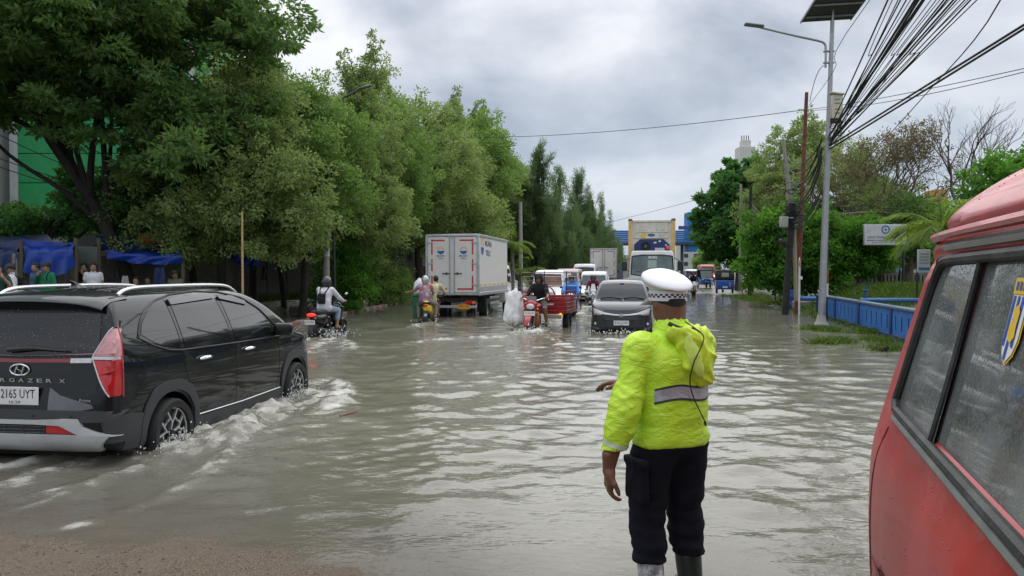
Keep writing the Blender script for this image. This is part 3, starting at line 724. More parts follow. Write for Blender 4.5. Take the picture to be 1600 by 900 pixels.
        bp('rear_reflector', lamp_red, [(.30, .495), (.66, .49)], [(.30, .55), (.60, .55)], .012, 8, 3)
    h.patch('light_bar', M('red_bar', (.22, .012, .014), .12, coat=1.), t, 'B', [(.45, 1.066), (0, 1.06), (-.45, 1.066)], [(.45, 1.098), (0, 1.09), (-.45, 1.098)], .008, 16, 3)
    h.patch('rear_bumper', clad, t, 'B', [(.83, .585), (.4, .585), (-.4, .585), (-.83, .585)], [(.86, .66), (.72, .68), (-.72, .68), (-.86, .66)], .016, 26, 4, .04)
    h.patch('lower_grille', trim, t, 'B', [(.64, .47), (-.64, .47)], [(.60, .575), (-.60, .575)], .010, 22, 4)
    sk = MB(); c = silver
    h.patch('skid_plate', c, t, 'B', [(.72, .36), (.4, .335), (-.4, .335), (-.72, .36)], [(.80, .475), (.66, .485), (-.66, .485), (-.80, .475)], .03, 28, 5, .06)
    h.patch('skid_rail', c, t, 'B', [(.48, .555), (.2, .565), (-.2, .565), (-.48, .555)], [(.44, .612), (.2, .60), (-.2, .60), (-.44, .612)], .026, 18, 3, .04)
    for s in (-1, 1):
        h.patch('skid_corner', c, t, 'B', [(s * .60, .48), (s * .84, .46)], [(s * .43, .555), (s * .60, .56)], .027, 8, 4, .05)
        h.patch('skid_corner', c, t, 'B', [(s * .43, .553), (s * .62, .553)], [(s * .43, .615), (s * .58, .615)], .028, 8, 3, .05)
        g = MB()
    for k in range(-4, 5):
        pass
    gl = MB()
    for z_ in (.495, .52, .548): gl.tube(h.line([(.29, z_), (-.29, z_)], 'B', .014, 12), .006, 5)
    for y_ in (-.24, -.08, .08, .24): gl.tube(h.line([(y_ - .03, .48), (y_, .52), (y_ - .03, .565)], 'B', .014, 6), .007, 5)
    gl.build('grille_bars', clad, t)
    # tail spoiler, fin, roof rails, wiper
    sp_ = MB(); poly = [(-.66, .06), (-.45, .0), (-.2, -.025), (.2, -.025), (.45, .0), (.66, .06), (.65, .34), (-.65, .34)]
    V = []; nP = 17
    ys = np.linspace(-.67, .67, nP); P = np.zeros((nP, 6, 3))
    for i, y_ in enumerate(ys):
        u = abs(y_) / .67; x0 = .085 + .10 * u ** 3; zt = 1.66 - .035 * u ** 2 - .04 * u ** 6
        P[i] = [(.55, y_, zt + .008), (.30, y_, zt - .022), (x0 + .02, y_, zt - .062), (x0, y_, zt - .085), (x0 + .02, y_, zt - .105), (.27, y_, zt - .16)]
    sp_.grid(P); sp_.build('spoiler', black_paint, t, 60)
    bl = MB(); bl.box((.105, 0, 1.565), (.01, .36, .016), .003); bl.build('high_brake_lamp', M('unlit_red', (.10, .004, .005), .2, coat=1.), t)
    f = Sdf((.62, -.06, 1.63), (.95, .06, 1.78), .006); f.cap((.68, 0, 1.735), (.86, 0, 1.665), .011, .018, .01); f.cap((.72, 0, 1.70), (.72, 0, 1.66), .02, .03, .03); f.ell((.76, 0, 1.665), (.12, .032, .022), .03); V, F = f.mesh(1); obj_from('antenna_fin', V, F, black_paint, t, 60)
    for s in (-1, 1):
        P = []
        for x, z in ((.52, 0), (.62, .035), (.85, .05), (1.5, .052), (2.1, .05), (2.45, .042), (2.66, .0)):
            hp = h.hit((x, s * (.575 if x < 2.3 else .565), 0), (0, 0, -1), 0); P.append(hp + (0, 0, z))
        m = MB(); m.tube(catmull(P, 6), .017, 8); m.build('roof_rail', alloy, t)
    for s in (-1, 1):
        P = [h.hit((x, s * .22, 0), (0, 0, -1), .004) for x in np.linspace(.6, 2.3, 14)]; m = MB(); m.tube(P, .007, 5); m.build('roof_rib', black_paint, t)
    wz_ = h.line([(.12, 1.16), (-.10, 1.175), (-.42, 1.155)], 'B', .03, 10); m = MB(); m.tube(wz_, [.022, .024, .022, .02, .016, .013, .012, .01, .008, .006], 6); m.build('rear_wiper', trim, t)
    # marks: oval emblem, model lettering, trim badge
    hb = h.hit((0, 0, 1.0), (1, 0, 0), .010); e = MB(); a = np.linspace(0, 2 * PI, 33)
    e.tube([hb + (0, .088 * math.cos(q), .046 * math.sin(q)) for q in a], .007, 6)
    for y0, y1 in ((-.045, -.02), (.02, .045)): e.tube([hb + (-.002, -y0 * -1, .034 * (1 if y0 < 0 else 1)), hb + (-.002, -y1 * -1, -.034)], .008, 5)
    e.tube([hb + (-.002, -.03, -.012), hb + (-.002, .03, .012)], .007, 5); e.build('emblem', chrome, t)
    for ch, yp in zip('STARGAZERX', (.40, .315, .23, .145, .06, -.025, -.11, -.195, -.28, -.40)):
        hp = h.hit((0, yp, .915), (1, 0, 0), .008); m = MB(); m.text(ch, .032, hp, (0, -1, 0), UP, .01, .052); m.build('letter', chrome, t, 0, False, False)
    hp = h.hit((0, -.63, .765), (1, 0, 0), .010); m = MB(); m.text('Prime', .026, hp, (0, -1, 0), UP, .01, .10); m.build('trim_badge', chrome, t, 0, False, False)
    hp = h.hit((0, 0, .79), (1, 0, 0), .014); plate(t, hp, (0, -1, 0), UP, .43, .15, [('B 2165 UYT', .072, .018, .37), ('10·29', .026, -.052, .10)])
    for y_ in (-.52, -.18, .18, .52):
        hp = h.hit((0, y_, .635), (1, 0, 0), .016); m = MB(); m.lathe([(.012, 0), (.01, .006), (0, .007)], hp, rot('y', -PI / 2), 10); m.build('parking_sensor', trim, t)
    # door mirrors, front lamps (hidden side kept simple)
    for s in (-1, 1):
        f = Sdf((2.80, s * .98 - .2, .98), (3.16, s * .98 + .2, 1.3), .012); f.box((2.98, s * 1.00, 1.135), (.075, .115, .075), .045, .02, rot('z', -s * .2)); f.cap((3.02, s * .86, 1.075), (2.99, s * .97, 1.10), .028, .03, .03)
        V, F = f.mesh(2); obj_from('door_mirror', V, F, black_paint, t, 60)
        h.patch('head_lamp', lamp_clear, t, 'L' if s > 0 else 'R', [(4.08, .58), (4.26, .58)], [(4.06, .74), (4.22, .74)], .008, 6, 4)
    h.patch('windscreen', glass_dark, t, 'T', [(3.55, -.66), (3.62, 0), (3.55, .66)], [(2.72, -.55), (2.78, 0), (2.72, .55)], .004, 16, 8)
    for x in (.86, 3.63):
        wheel(t, x, -.80, .325, .325, .215, 'star', -1, 36, .72, .0); wheel(t, x, .80, .325, .325, .215, 'star', 1, 24, .72)
    # rain beads on the dark paint and glass
    rg = np.random.default_rng(2); m = MB()
    for _ in range(700):
        if rg.random() < .45: p = h.hit((0, rg.uniform(-.7, .7), rg.uniform(1.1, 1.5)), (1, 0, 0), .004)
        else: p = h.hit((rg.uniform(.5, 2.6), rg.uniform(-.62, .62), 0), (0, 0, -1), .002)
        if p is not None: q = rg.uniform(.0022, .005); m.ell(p, (q, q, q * .8), 5, 3)
    o = m.build('rain_drop', M('water_bead', (.30, .31, .33), .05), body, 0, False); o['kind'] = 'stuff'
black_car()
# ---------------------------------------------------------------- red van, right foreground
def red_van():
    rz = R_(90 - 19.5); t = thing('minivan', 'faded red minivan with rain-beaded sliding side windows close by at right', 'van', (2.255, 2.895, -.12), rz)
    red = M('faded_red_paint', (.34, .016, .018), .42, var=.25, scale=2.2, coat=.12, bump=.06, bs=120, dirt=.5, dirtcol=(.43, .14, .135), spec=.3, stretch=(1, 1, .3))
    pink = M('chalky_red_roof', (.43, .045, .055), .36, var=.25, scale=5, coat=.25, bump=.10, bs=90, dirt=.45, dirtcol=(.50, .16, .18), spec=.35)
    W = .70
    # x runs back from the far end (0) towards the camera (-)
    side = [(.06, .35), (.10, .62), (.07, .95), (-.02, 1.30), (-.17, 1.72), (-.25, 1.87), (-.42, 1.91), (-1.5, 1.92), (-2.6, 1.91), (-3.05, 1.84), (-3.12, 1.3), (-3.12, .5), (-3.0, .3), (-1.5, .26), (-.2, .27)]
    plan = [(.10, 0), (.095, .46), (.07, .64), (.01, .73), (-.12, .785), (-.5, .80), (-2.6, .80), (-3.0, .77), (-3.12, .66), (-3.13, 0)]
    sect = [(0, .2), (.6, .2), (.75, .32), (.79, .62), (.792, .84), (.77, 1.00), (.722, 1.14), (.655, 1.42), (.59, 1.72), (.565, 1.84), (.52, 1.88), (0, 1.88)]
    h = Hull(side, plan, sect, .022, .05, [(-.62, .29, .34, .5), (-2.5, .29, .34, .5)], [((-1.65, 0, 1.49), (1.33, 1.0, .275)), ((-1.5, 0, 1.44), (1.28, .57, .325))], 2)
    h.obj('body', red, t)
    # shell used for laying on parts
    hs = Hull(side, plan, sect, .03, .05, sm=2)
    # raised roof with a gutter lip
    rs = [(-.19, 1.875), (-.30, 1.915), (-.48, 1.975), (-.75, 2.045), (-1.15, 2.095), (-1.6, 2.105), (-2.4, 2.105), (-2.9, 2.03), (-3.1, 1.88), (-1.6, 1.87)]
    rp_ = [(-.17, 0), (-.19, .36), (-.27, .50), (-.45, .565), (-1.5, .575), (-2.8, .56), (-3.08, .40), (-3.1, 0)]
    rsec = [(0, 1.85), (.55, 1.85), (.585, 1.875), (.545, 1.94), (.47, 2.02), (.38, 2.07), (.26, 2.095), (0, 2.105)]
    r = Hull(rs, rp_, rsec, .02, .035, sm=2); r.obj('roof', pink, t)
    gm = MB(); P = [hs.hit((x, 0, 1.80), (0, -1, 0), 0) for x in (-.24,)]
    ring = catmull([(-.17, .30, 1.845), (-.205, .47, 1.845), (-.33, .585, 1.845), (-.8, .604, 1.85), (-1.6, .607, 1.85), (-2.6, .60, 1.85), (-3.05, .55, 1.845)], 8)
    gm.tube(ring, .016, 8); gm.build('rain_gutter', pink, t)
    # window: rubber frame, two sliding panes
    zb = lambda x: 1.175; rub = M('perished_rubber', (.018, .019, .019), .6, var=.4, bump=.3, bs=90, dirt=.5, dirtcol=(.14, .14, .14))
    out = [(-.31, 1.225), (-.36, 1.48), (-.425, 1.69), (-.48, 1.752), (-.57, 1.764), (-1.6, 1.77), (-2.9, 1.77), (-2.98, 1.74), (-2.98, 1.225), (-2.93, 1.195), (-.36, 1.195)]
    fr = MB(); L = hs.line(out + out[:1], 'L', .004, 110); fr.tube(L, .018, 8, False); fr.build('window_rubber', rub, t)
    alu = MB(); L = hs.line([(-.50, 1.812), (-1.6, 1.817), (-2.9, 1.817)], 'L', .004, 20); alu.tube(L, .018, 6); L = hs.line([(-.40, 1.172), (-1.5, 1.172), (-2.9, 1.172)], 'L', .012, 20); alu.tube(L, .013, 6); alu.build('window_rail', M('dull_aluminium', (.22, .23, .24), .4, .6, var=.2), t)
    g = NT('wet_window_glass'); b = g.b; b.inputs['Base Color'].default_value = (.60, .66, .66, 1); b.inputs['Roughness'].default_value = .5
    vo = g.n('ShaderNodeTexVoronoi'); vo.inputs['Scale'].default_value = 85; g.l(g.tc, vo.inputs['Vector'])
    dr = g.ramp(vo.outputs['Distance'], .18, .42, 1, 0); dn = g.ramp(g.noise(7, 4), .38, .60); dd = g.ma('MULTIPLY', dr, dn)
    g.l(g.bump(dd, .35, .004), b.inputs['Normal'])
    tr = g.n('ShaderNodeBsdfTransparent'); tr.inputs[0].default_value = (.70, .76, .76, 1); ms = g.n('ShaderNodeMixShader')
    fog = g.ramp(g.noise(3.2, 4), .35, .65, .16, .34); f2 = g.ma('ADD', fog, g.ma('MULTIPLY', dd, .10)); g.l(f2, ms.inputs[0]); g.l(tr.outputs[0], ms.inputs[1]); g.l(b.outputs[0], ms.inputs[2]); gl_ = g.n('ShaderNodeBsdfGlossy'); gl_.inputs['Roughness'].default_value = .04; g.l(b.inputs['Normal'].links[0].from_socket, gl_.inputs['Normal']); fr_ = g.n('ShaderNodeFresnel'); fr_.inputs[0].default_value = 1.65; m3 = g.n('ShaderNodeMixShader'); g.l(fr_.outputs[0], m3.inputs[0]); g.l(ms.outputs[0], m3.inputs[1]); g.l(gl_.outputs[0], m3.inputs[2]); g.l(m3.outputs[0], g.out.inputs[0])
    def pane(x0, x1, xt0, off, sg=1):
        n_ = 12; P = []
        for z, a, c in ((1.205, x0, x1), (1.33, x0 - .02 * (xt0 > 0), x1), (1.50, x0 - .05 * (xt0 > 0), x1), (1.67, x0 - .10 * (xt0 > 0), x1), (1.76, x0 - .16 * (xt0 > 0), x1)):
            row = []
            for x in np.linspace(a, c, n_):
                q = hs.hit((x, 0, z), (0, -sg, 0), off); row.append(q)
            P.append(row)
        m = MB(); P = np.array(P); m.grid(P); m.grid(P - (0, .005, 0), True); return m.build('window_pane', g.m, t, 0, False)
    pane(-.33, -.985, 1, -.004); p2 = pane(-.96, -1.98, 0, -.016); pane(-1.96, -2.97, 0, -.004); pane(-.33, -2.97, 1, -.004, -1)
    dv = MB()
    for x in (-.975, -1.97):
        dv = MB(); dv.tube(hs.line([(x + .012, 1.20), (x, 1.48), (x - .012, 1.765)], 'L', .001, 10), .0095, 6); dv.build('pane_seal', rub, t)
    # things seen through the glass: bench seats and a green bundle
    itr = M('van_interior', (.10, .105, .105), .7, var=.3)
    for x in (-.75, -1.75):
        m = MB(); m.box((x, -.05, 1.12), (.12, 1.0, .50), .05, rot('y', -.15)); m.box((x - .25, -.05, .95), (.5, 1.0, .12), .04); m.build('bench_seat', itr, t)
    gb = Sdf((-1.45, .1, .9), (-.65, .72, 1.55), .015); gb.ell((-1.02, .49, 1.18), (.21, .14, .19), .04); gb.ell((-1.12, .43, 1.08), (.18, .13, .14), .05); V, F = gb.mesh(2); V = V + vnormals(V, F) * ((vn(V[:, 0] * 18, V[:, 2] * 18 + V[:, 1] * 9, 3) - .5) * .016)[:, None]
    b_ = obj_from('bundle', V, F, M('green_bundle', (.42, .68, .12), .6, var=.3, scale=14), None, 60); b_.location = t.location; b_.rotation_euler = t.rotation_euler; tag(b_, 'rounded green bundle lying inside the red van behind its wet window', 'bundle')
    fl = MB(); fl.box((-1.5, 0, .84), (2.6, 1.15, .04)); fl.build('cabin_floor', itr, t)
    # crest sticker on the second pane: striped shield with a ribbon over it
    def P2(u, v_): return (-1.40 - u * .66, 1.60 + v_ * .66)
    def stick(nm, mat, poly, off):
        pp = [hs.hit((*[P2(*q)[0]], 0, P2(*q)[1]), (0, -1, 0), off) for q in poly]; m = MB(); m.add(pp, [tuple(range(len(pp)))]); return m.build(nm, mat, p2, 0, False, False)
    wt = M('sticker_white', (.78, .78, .76), .35); bu = M('sticker_blue', (.03, .08, .42), .35); ye = M('sticker_yellow', (.80, .52, .03), .35)
    sh = [(-.085, .10), (.085, .10), (.085, -.06), (.06, -.11), (0, -.15), (-.06, -.11), (-.085, -.06)]
    stick('crest', ye, [(a * 1.13, b * 1.07) for a, b in sh], -.010); stick('crest_field', wt, sh, -.008)
    for k in (-.062, -.012, .038): stick('crest_stripe', bu, [(k - .012, .098), (k + .014, .098), (k + .014, -.09 - .05 * (abs(k) < .03)), (k - .012, -.085 - .05 * (abs(k) < .03))], -.0065)
    stick('crest_ribbon', ye, [(-.10, .105), (-.105, .165), (.105, .165), (.10, .105)], -.008)
    stick('crest_figure', ye, [(-.03, .05), (.02, .068), (.05, .04), (.045, -.01), (.055, -.05), (.02, -.075), (-.02, -.06), (-.035, -.02), (-.01, .01)], -.005)
    for u in (-.06, -.02, .02, .06): stick('ribbon_mark', bu, [(u - .012, .118), (u - .012, .152), (u + .006, .152), (u + .006, .118)], -.0055)
    ph = MB(); ph.box((-1.02, .50, 1.225), (.03, .02, .11), .012, rot('y', .35)); ph.build('door_latch', M('latch_grey', (.5, .5, .5), .3, .5), p2)
    for x in (-.62, -2.5): wheel(t, x, .60, .29, .29, .17, 'plain', 1); wheel(t, x, -.60, .29, .29, .17, 'plain', -1)
    # body seam, beads of rain and rust along the gutter
    sm_ = MB(); sm_.tube(hs.line([(-.30, 1.12), (-.24, .8), (-.22, .36)], 'L', .0, 16), .004, 4); sm_.tube(hs.line([(-.28, .60), (-1.6, .60), (-3, .60)], 'L', .0, 24), .005, 4); sm_.build('body_seam', M('seam_dark', (.10, .01, .012), .6), t)
    rg = np.random.default_rng(6); m = MB()
    for _ in range(300):
        p = hs.hit((rg.uniform(-1.6, .0), 0, rg.uniform(.5, 1.15)), (0, -1, 0), .0) if rg.random() < .5 else r.hit((rg.uniform(-1.7, -.25), rg.uniform(.05, .55), 0), (0, 0, -1), 0)
        if p is not None: q = rg.uniform(.0012, .0030); m.ell(p, (q, q, q * rg.uniform(.8, 1.5)), 6, 4)
    o = m.build('rain_drop', M('red_bead', (.46, .08, .09), .06), t, 0, False); o['kind'] = 'stuff'
red_van()
# ---------------------------------------------------------------- people
skin_a = M('skin_brown', (.20, .105, .062), .5, var=.12, scale=20); skin_b = M('skin_tan', (.30, .17, .11), .5, var=.12, scale=20)
hair_m = M('black_hair', (.012, .010, .009), .6, bump=.6, bs=120); shoe_m = M('dark_shoe', (.02, .02, .02), .5); sandal = M('sandal', (.09, .05, .03), .6)
def fab(name, col=(.1, .1, .1), var=.15, bump=.35, bs=35, r=.8): return M('cloth_' + name, col, r, var=var, bump=bump, bs=bs, scale=7, spec=.2)
STAND = dict(pel=(0, 0, .93), waist=(0, 0, 1.06), chest=(.0, 0, 1.27), neck=(-.005, 0, 1.43), head=(.02, 0, 1.56), sh=(0, .17, 1.375), el=(-.03, .225, 1.10), wr=(.06, .235, .87), ha=(.10, .23, .79), hip=(0, .09, .90), kn=(.025, .10, .49), an=(-.02, .10, .09), toe=(.13, .12, .035))
RIDE = dict(pel=(-.24, 0, .90), waist=(-.235, 0, 1.02), chest=(-.17, 0, 1.23), neck=(-.13, 0, 1.39), head=(-.085, 0, 1.515), sh=(-.15, .175, 1.335), el=(.06, .27, 1.12), wr=(.27, .28, 1.03), ha=(.34, .29, 1.03), hip=(-.22, .09, .87), kn=(.19, .17, .80), an=(.13, .17, .40), toe=(.28, .18, .36))
def joints(base, **kw):
    J = {}
    for k, v in base.items():
        if k in ('pel', 'waist', 'chest', 'neck', 'head'): J[k] = np.array(v, float)
        else: J[k + 'L'] = np.array(v, float); J[k + 'R'] = np.array(v, float) * (1, -1, 1)
    for k, v in kw.items(): J[k] = np.array(v, float)
    return J
def lerp(a, b, t): return a + (b - a) * t
def figure(g, J, inf=0., arm=2., leg=2., torso=1, head=0, fat=1., hem=None, hands=0, feet=0, legstart=0.):
    Y = np.array((0, 1., 0)); k = .05
    ax = J['shL'] - J['shR']; ax = ax / np.linalg.norm(ax); hx = J['hipL'] - J['hipR']; hx = hx / np.linalg.norm(hx)
    if torso:
        for s in (-1, 1):
            g.cap(J['pel'] + hx * s * .055, J['waist'] + hx * s * .05 * fat, .108 + inf, .098 * fat + inf, k); g.cap(J['waist'] + hx * s * .05 * fat, J['chest'] + ax * s * .065, .098 * fat + inf, .108 + inf, k)
            S_ = J['shL'] if s > 0 else J['shR']; g.cap(J['chest'] + ax * s * .05 + (0, 0, .02), lerp(J['neck'], S_, .75) - (0, 0, .035), .10 + inf * .7, .062 + inf * .8, k)
        if not head: g.cap(J['neck'] - (0, 0, .05), J['neck'] + (0, 0, .012), .068 + inf * .6, .06 + inf * .6, .03)
    for c in 'LR':
        a, e, w_ = J['sh' + c], J['el' + c], J['wr' + c]
        if arm > 0:
            g.cap(a, lerp(a, e, min(1, arm)), .052 + inf, (.052 - .010 * min(1, arm)) + inf, .04)
            if arm > 1: g.cap(e, lerp(e, w_, arm - 1), .042 + inf, .042 - .012 * (arm - 1) + inf, .025)
        hp, kn, an = J['hip' + c], J['kn' + c], J['an' + c]
        if leg > 0:
            g.cap(lerp(hp, kn, legstart), lerp(hp, kn, min(1, leg)), .082 + inf, .082 - .024 * min(1, leg) + inf, .045)
            if leg > 1: g.cap(kn, lerp(kn, an, leg - 1), .058 + inf, .058 - .018 * (leg - 1) + inf, .03); g.cap(lerp(kn, an, .15), lerp(kn, an, .5), .05, .05, .03) if leg > 1.5 else 0
        if feet: g.cap(an - (0, 0, .02), J['toe' + c], .042, .034, .03); g.cap(an, an - (.03, 0, .035), .036, .036, .03)
        if hands:
            d = J['ha' + c] - w_; d = d / (np.linalg.norm(d) + 1e-6); g.cap(w_, w_ + d * .075, .027, .036, .02)
    if head:
        H = J['head']; f = J.get('face', np.array((1., 0, 0))); f = f / np.linalg.norm(f); l = np.cross((0, 0, 1), f); l /= np.linalg.norm(l); R = np.stack([f, l, np.cross(f, l)], 1); u = R[:, 2]
        g.cap(J['neck'] - (0, 0, .06), H - u * .04 - f * .02, .055, .054, .03)
        g.ell(H + u * .015 - f * .008, (.096, .076, .108), .03, R); g.ell(H + f * .028 - u * .055, (.062, .055, .062), .035, R)
        g.cap(H + f * .088 + u * .015, H + f * .104 - u * .018, .009, .013, .012)
        for s in (-1, 1):
            g.ell(H + l * s * .078 - f * .01 - u * .01, (.022, .010, .032), .008, R); g.ell(H + l * s * .033 + f * .088 + u * .022, (.012, .016, .011), .01, R, True); g.cap(H + l * s * .02 + f * .086 + u * .038, H + l * s * .048 + f * .074 + u * .038, .009, .007, .01)
        g.cap(H + l * .02 + f * .082 - u * .052, H - l * .02 + f * .082 - u * .052, .009, .009, .006)
def bounds(J, pad=.22):
    P = np.array([v for k, v in J.items() if k != 'face']); return P.min(0) - pad, P.max(0) + pad
def fingers(m, w_, d, curl, palmn, s=1.):
    """four fingers of unequal length and a thumb, each bent in two places"""
    d = d / np.linalg.norm(d); pn = palmn - d * (palmn @ d); pn /= np.linalg.norm(pn) + 1e-9; side = np.cross(d, pn)
    for i, L in enumerate((.066, .076, .072, .058)):
        b = w_ + d * .092 + side * (.027 - .018 * i) * s; P = [b - d * .03, b]; a = 0
        for q in (.45, .32, .25):
            a += curl; P.append(P[-1] + (d * math.cos(a) + pn * math.sin(a)) * L * q)
        m.tube(P, [.010, .0098, .009, .0085, .007], 7)
    b = w_ + d * .03 + side * .03 * s; m.tube([b, b + (d * .6 + side * .7 * s + pn * .3) * .035, b + (d * 1.2 + side * .75 * s + pn * .8) * .052, b + (d * 1.9 + side * .6 * s + pn * 1.2) * .056], [.014, .012, .011, .008], 7)
def wrinkle(V, F, amp, f=14., seed=0, dirs=(1., .6, .3)):
    n = vnormals(V, F); q = V @ np.array(dirs); r_ = fbm(q * f + 3 * vn(V[:, 2] * 5, V[:, 0] * 5 + V[:, 1] * 5, seed), V[:, 2] * f * .5 + V[:, 1] * 3, seed + 1, 2); return V + n * ((r_ - .45) * amp)[:, None]
def sdfobj(name, J, mat, parent, h, wr=0., cuts=(), seed=1, pad=.22, pre=None, **kw):
    g = Sdf(*bounds(J, pad), h); figure(g, J, **kw)
    if pre: pre(g)
    for n_, d_ in cuts: g.half(n_, d_)
    V, F = g.mesh(1)
    if len(V) == 0: return None
    if wr: V = wrinkle(V, F, wr, seed=seed)
    return obj_from(name, V, F, mat, parent, 70)
def helmet(t, J, mat, visor=None, full=False, vmat=None):
    H = J['head'] + (0, 0, .02); f = J.get('face', np.array((1., 0, 0))); f = f / np.linalg.norm(f); l = np.cross((0, 0, 1), f); l /= np.linalg.norm(l); R = np.stack([f, l, np.cross(f, l)], 1)
    g = Sdf(H - .22, H + .22, .011); g.ell(H - f * .01, (.138, .122, .142), .02, R); g.cap(H - f * .03 - R[:, 2] * .03, H - f * .03 - R[:, 2] * .075, .118, .108, .03)
    if full: g.ell(H + f * .06 - R[:, 2] * .10, (.09, .09, .055), .03, R); g.box(H + f * .15 + R[:, 2] * .0, (.10, .085, .055), .02, .01, R, True)
    else: g.box(H + f * .16 - R[:, 2] * .08, (.13, .10, .115), .03, .01, R, True)
    g.ell(H - R[:, 2] * .055, (.105, .092, .16), .01, R, True); V, F = g.mesh(2); o = obj_from('helmet', V, F, mat, t, 60)
    if visor is not None:
        m = MB(); P = []
        for a in np.linspace(-1.25, 1.25, 13):
            row = []
            for z_, rr in ((.055, 1.06), (.01, 1.1), (-.045, 1.08)): row.append(H + R @ np.array((math.cos(a) * .138 * rr, math.sin(a) * .125 * rr, z_ + visor)))
            P.append(row)
        m.grid(np.array(P)); m.build('visor', vmat or glass_tint, t, 60)
    return o
def hair(t, J, mat=None, cap=None, long=False):
    H = J['head'] + (0, 0, .015); f = J.get('face', np.array((1., 0, 0))); f = f / np.linalg.norm(f); l = np.cross((0, 0, 1), f); l /= np.linalg.norm(l); R = np.stack([f, l, np.cross(f, l)], 1); u = R[:, 2]
    g = Sdf(H - .26, H + .22, .011); g.ell(H + u * .022 - f * .014, (.106, .087, .112), .02, R)
    if long: g.cap(H - f * .05 - u * .02, H - f * .07 - u * .17, .08, .06, .03)
    g.box(H + f * .13 - u * .075, (.10, .14, .13), .03, .02, R, True); g.box(H - u * (.24 if long else .175), (.2, .2, .10), .02, .02, None, True)
    V, F = g.mesh(1); obj_from('hair', V, F, mat or hair_m, t, 60)
    if cap is not None:
        g = Sdf(H - .26, H + .26, .011); g.ell(H + u * .035 - f * .01, (.112, .094, .10), .01, R); g.box(H - u * .12, (.3, .3, .15), .01, .01, R, True); g.box(H + f * .13 + u * .032, (.085, .07, .010), .01, .02, R)
        V, F = g.mesh(1); obj_from('cap', V, F, cap, t, 60)
def person(loc, rz, label, J, top=None, bottom=None, skin=skin_a, sleeve=1.0, trouser=2.0, shoe=shoe_m, hd='hair', group=None, h=.017, curl=1.1, fat=1., hem=.0, hmat=None, visor=None, wr=.016, sc=1., cap=None, jinf=.016, vmat=None, longhair=False, binf=.014):
    t = thing('person', label, 'person', loc, rz, group)
    if sc != 1: t.scale = (sc,) * 3
    g = Sdf(*bounds(J), h); figure(g, J, 0, head=1, hands=1, feet=1, fat=fat); V, F = g.mesh(1)
    m = MB(); m.add(V, F.tolist())
    for c, s in (('L', -1), ('R', 1)):
        d = J['ha' + c] - J['wr' + c]; pn = J.get('palm' + c, np.array((0, s * .2, -1.)) if abs(d[2]) < .8 * np.linalg.norm(d) else np.array((.2, s, 0.))); fingers(m, J['wr' + c], d, curl, pn, s)
    m.build('body', skin, t, 60, False)
    if top: sdfobj('shirt', J, top, t, h, wr, inf=jinf, arm=sleeve, leg=.12, fat=fat * 1.02)
    if bottom: sdfobj('trousers', J, bottom, t, h, wr * .8, cuts=[(J['waist'] - J['pel'], float((J['waist'] - J['pel']) @ J['waist'] / np.linalg.norm(J['waist'] - J['pel'])))], inf=binf, arm=0, leg=trouser, fat=fat)
    if shoe:
        g = Sdf(*bounds(J), h)
        for c in 'LR': g.cap(J['an' + c] - (0, 0, .035), J['toe' + c], .05, .042, .03)
        V, F = g.mesh(1); 
        for s, c in ((-1, 'R'), (1, 'L')):
            mk = (V[F].mean(1) - (J['anL'] + J['anR']) / 2) @ (J['anL'] - J['anR']) * s > 0
            ff = F[mk]
            if len(ff): ids, inv = np.unique(ff, return_inverse=True); obj_from('shoe', V[ids], inv.reshape(ff.shape), shoe, t, 60)
    if hd == 'hair': hair(t, J, None, cap, longhair)
    elif hd == 'helmet': helmet(t, J, hmat or trim, visor, vmat=vmat)
    elif hd == 'full': helmet(t, J, hmat or trim, visor, True, vmat)
    return t
def eyes(t, J):
    H = J['head']; f = J.get('face', np.array((1., 0, 0))); f = f / np.linalg.norm(f); l = np.cross((0, 0, 1), f)
    for s in (-1, 1):
        m = MB(); m.ell(H + l * s * .033 + f * .083 + np.array((0, 0, .022)), .010, 8, 6); m.build('eye', M('eye_dark', (.03, .025, .02), .2), t)
